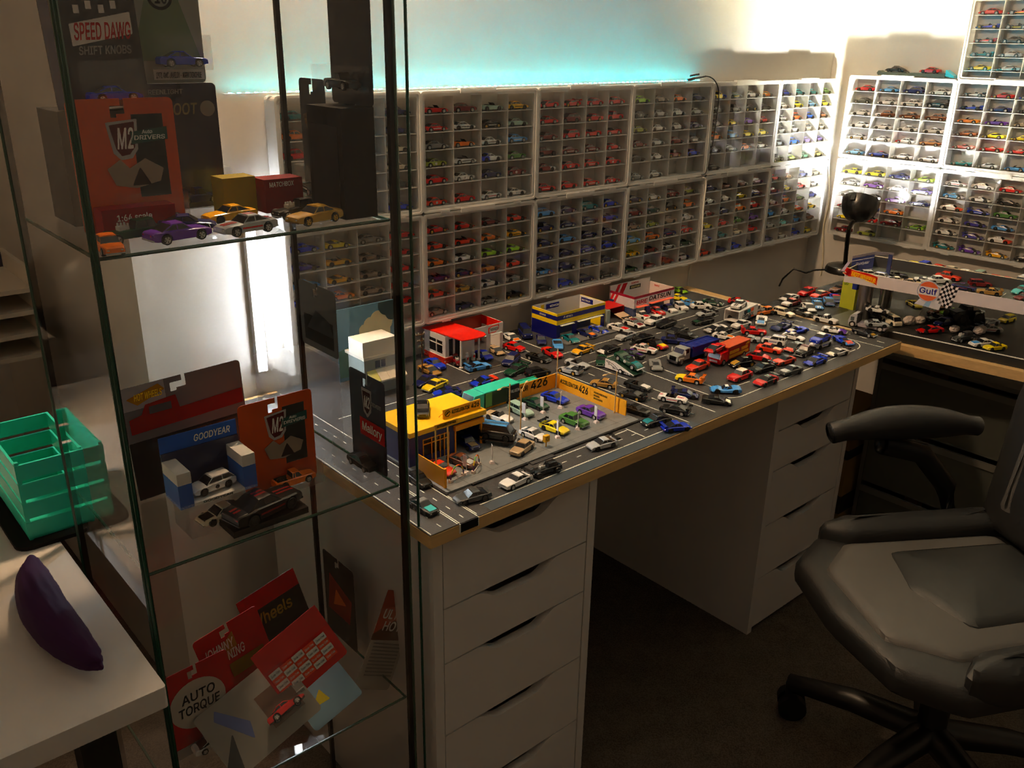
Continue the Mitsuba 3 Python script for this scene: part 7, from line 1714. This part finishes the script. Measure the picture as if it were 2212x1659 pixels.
# ------------------------------------------------------------------ white desk and its things left of the cabinet
k = thing('white_desk', 'white desk in the dark alcove left of the glass cabinet', 'desk')
part(k, 'desk_top', MB().prism(rrect(.98, 1.70, .004, -.925, .762), .692, .720, (.8, .8, .8)).ply('whitelaminate'))
for x, y in ((-1.36, 0), (-.50, .0), (-1.36, 1.5), (-.50, 1.5)): part(k, 'leg', MB().box((x - .02, y - .02, 0), (x + .02, y + .02, .692), (.1, .1, .1)).ply('plastic'))
one('desk_pad', MB().prism(rrect(.10, .30, .02, -.440, .46), .7202, .7262, (.05, .05, .055)).ply('matte'), 'black rounded pad under the turquoise crate', 'mat')
k = thing('plastic_crate', 'turquoise slatted plastic crate on the black pad behind the cabinet\'s left pane', 'crate')
TQ = (.16, .70, .60); m = mat((-.425, .415, .7264)) @ np.diag([.85, 1, 1, 1])
part(k, 'floor', MB().box((-.050, -.085, 0), (.050, .085, .004), TQ, m).ply('plastic'))
for i in range(4):
    z = .004 + i * .030; part(k, 'slat', MB().box((-.053, -.088, z), (.053, -.084, z + .024), TQ, m).box((-.053, .084, z), (.053, .088, z + .024), TQ, m).box((-.053, -.084, z), (-.049, .084, z + .024), TQ, m).box((.049, -.084, z), (.053, .084, z + .024), TQ, m).ply('plastic'))
part(k, 'corner_post', MB().box((-.052, -.087, 0), (-.046, -.081, .122), TQ, m).ply('plastic')); part(k, 'corner_post', MB().box((.046, -.087, 0), (.052, -.081, .122), TQ, m).ply('plastic'))
s = trimesh.creation.icosphere(4, 1.0); v = np.array(s.vertices); v = v * (.92 + .16 * meshkit.fbm(v * 3, 3)[:, None]) * [.026, .140, .026]; v[:, 0] += .9 * v[:, 1] ** 2
one('purple_cushion', MB().add(v + [-.505, .10, .7455], s.faces, (.16, .06, .20)).ply('matte', smooth=True), 'dark purple elongated cushion lying on the white desk before the crate', 'cushion')
one('black_device', MB().prism(rrect(.60, .16, .01, -.70, 1.03), .7202, .775, (.05, .05, .055)).text('TEAC', .014, (.6, .6, .6), FR(-.50, .9498, .74), width=.06).ply('plastic'), 'long black device at the back of the white desk', 'device')
s = trimesh.creation.icosphere(3, .11); v = s.vertices * [1, 1, 1.05]
one('helmet', MB().add(v + [-.66, 1.03, .891], s.faces, np.where((s.triangles_center[:, 2] < 0)[:, None], (.12, .10, .09), (.42, .38, .33))).ply('gloss', smooth=True), 'pale and dark helmet on top of the black device', 'helmet')
k = thing('letter_tray', 'white stacked letter tray on the white desk seen through the cabinet', 'letter tray')
for i in range(4): part(k, 'tray', MB().box((-.46, 1.16, .7202 + i * .05), (-.22, 1.42, .7302 + i * .05), (.80, .76, .70)).box((-.46, 1.16, .7302 + i * .05), (-.45, 1.42, .7702 + i * .05), (.80, .76, .70)).box((-.23, 1.16, .7302 + i * .05), (-.22, 1.42, .7702 + i * .05), (.80, .76, .70)).box((-.45, 1.40, .7302 + i * .05), (-.23, 1.42, .7652 + i * .05), (.18, .19, .25)).ply('plastic'))

# ------------------------------------------------------------------ office chair
k = thing('office_chair', 'black and grey leather gaming chair in the right foreground', 'office chair')
CF = math.radians(150); MC = mat((.885, -.455, 0), rz=CF)      # local +x: the way the chair faces


def pad(poly_pts, z0, z1, c, m=MC, r=.03, dome=.02, bulge=None):
    pl = sg.Polygon(poly_pts).buffer(-r).buffer(r, 8); mb = MB(); rings = []
    ls = np.linspace(0, 1, 72, endpoint=False)
    for ins, z in ((.010, z0), (0, z0 + .012), (0, z1 - .022), (.008, z1 - .007), (.026, z1), (.07, z1 + dome * .7), (.12, z1 + dome)):
        b = pl.buffer(-ins)
        while b.is_empty or b.geom_type != 'Polygon':
            ins *= .8; b = pl.buffer(-ins)
        e = b.exterior
        c0 = np.array(pl.centroid.coords[0]); p = np.array([e.interpolate(t, True).coords[0] for t in ls]); a = np.arctan2(*(p - c0).T[::-1]); p = np.roll(p, -int(np.argmin(np.abs(a))), 0)
        rings.append(np.column_stack([p, np.full(72, z)]))
    v = np.vstack(rings + [[[*np.array(pl.centroid.coords[0]), z1 + dome]], [[*np.array(pl.centroid.coords[0]), z0]]])
    if bulge: v[:, 2] += bulge(v)
    n = 7; f = [[i * 72 + j, i * 72 + (j + 1) % 72, (i + 1) * 72 + (j + 1) % 72, (i + 1) * 72 + j] for i in range(n - 1) for j in range(72)]
    f2 = [[(n - 1) * 72 + j, (n - 1) * 72 + (j + 1) % 72, n * 72] for j in range(72)] + [[(j + 1) % 72, j, n * 72 + 1] for j in range(72)]
    mb.add(v, f, c); mb.f.append(np.array(f2)); mb.c.append(np.tile(np.asarray(c, float), (len(f2), 1)))
    return mb.ply('leather', smooth=45, m=m)


KB, GY = (.10, .105, .11), (.27, .265, .26)
part(k, 'seat', pad([(-.24, -.23), (.16, -.25), (.25, -.17), (.27, 0), (.25, .17), (.16, .25), (-.24, .23)], .395, .455, KB, dome=.006))
part(k, 'seat_cover', pad([(-.20, -.17), (.14, -.19), (.225, -.11), (.235, .11), (.14, .19), (-.20, .17)], .430, .470, GY, dome=.004), label='grey leather seat cover')
part(k, 'seat_pad', pad([(-.19, -.12), (.08, -.13), (.12, 0), (.08, .13), (-.19, .12)], .455, .482, (.12, .13, .13), r=.02, dome=.008))
for s in (-1, 1): part(k, 'bolster', pad([(-.23, s * .165), (.12, s * .185), (.18, s * .235), (.10, s * .262), (-.23, s * .245)][::s], .42, .492, KB, r=.015, dome=.012))
MBK = MC @ mat((-.215, 0, .46), x=(.0, 1, 0), y=(-.22, 0, .976), z=(.976, 0, .22))
part(k, 'backrest', pad([(-.22, 0), (.22, 0), (.265, .30), (.20, .42), (.21, .62), (.15, .76), (-.15, .76), (-.21, .62), (-.20, .42), (-.265, .30)], -.05, .03, KB, MBK, r=.03, dome=.01))
part(k, 'back_panel', pad([(-.11, .04), (.11, .04), (.13, .30), (.10, .62), (-.10, .62), (-.13, .30)], .0, .048, (.13, .135, .14), MBK, r=.02, dome=.01))
for s in (-1, 1):
    part(k, 'back_stripe', pad([(s * .13, .05), (s * .175, .05), (s * .20, .32), (s * .15, .50), (s * .125, .50), (s * .16, .32)][::s], .0, .043, GY, MBK, r=.006, dome=.002), label='grey side stripe')
    t = np.linspace(0, 1, 14); ya = s * .285
    pa = np.stack([-.20 + .34 * t, 0 * t + ya, .655 + .035 * np.sin(t * 2.2) - .02 * t], 1) @ MC[:3, :3].T + MC[:3, 3]
    part(k, 'armrest', MB().tube(pa, .036 * np.clip(np.sin(np.clip(t * math.pi, .30, math.pi - .35)) ** .45, .45, 1), KB, 18).ply('leather', smooth=True))
    pb = np.array([(.02, ya, .630), (-.08, ya, .600), (-.15, ya * .98, .52), (-.17, ya * .93, .43), (-.10, s * .20, .40)]) @ MC[:3, :3].T + MC[:3, 3]
    part(k, 'arm_support', MB().tube(pb, .022, (.04, .04, .045), 10).ply('plastic', smooth=True))
part(k, 'gas_column', MB().cyl((0, 0, .10), (0, 0, .26), .028, (.05, .05, .05), seg=20).cyl((0, 0, .26), (0, 0, .395), .018, (.2, .2, .2), seg=20).box((-.11, -.09, .375), (.11, .09, .396), (.05, .05, .05)).ply('plastic', smooth=35, m=MC))
for i in range(5):
    a = math.radians(20 + 72 * i); d = np.array([math.cos(a), math.sin(a)])
    lg = part(k, 'base_leg', MB().tube([(*(d * .02), .125), (*(d * .15), .115), (*(d * .29), .085)], [.030, .026, .019], (.04, .04, .042), 10).ply('plastic', smooth=True, m=MC))
    q = MC @ mat((*(d * .29), .0), rz=a + .5); part(lg, 'caster', MB().cyl((-.010, -.026, .030), (-.010, -.006, .030), .030, (.04, .04, .04), seg=20).cyl((-.010, .006, .030), (-.010, .026, .030), .030, (.04, .04, .04), seg=20).cyl((0, 0, .03), (0, 0, .085), .008, (.06, .06, .06)).ply('plastic', smooth=35, m=q))
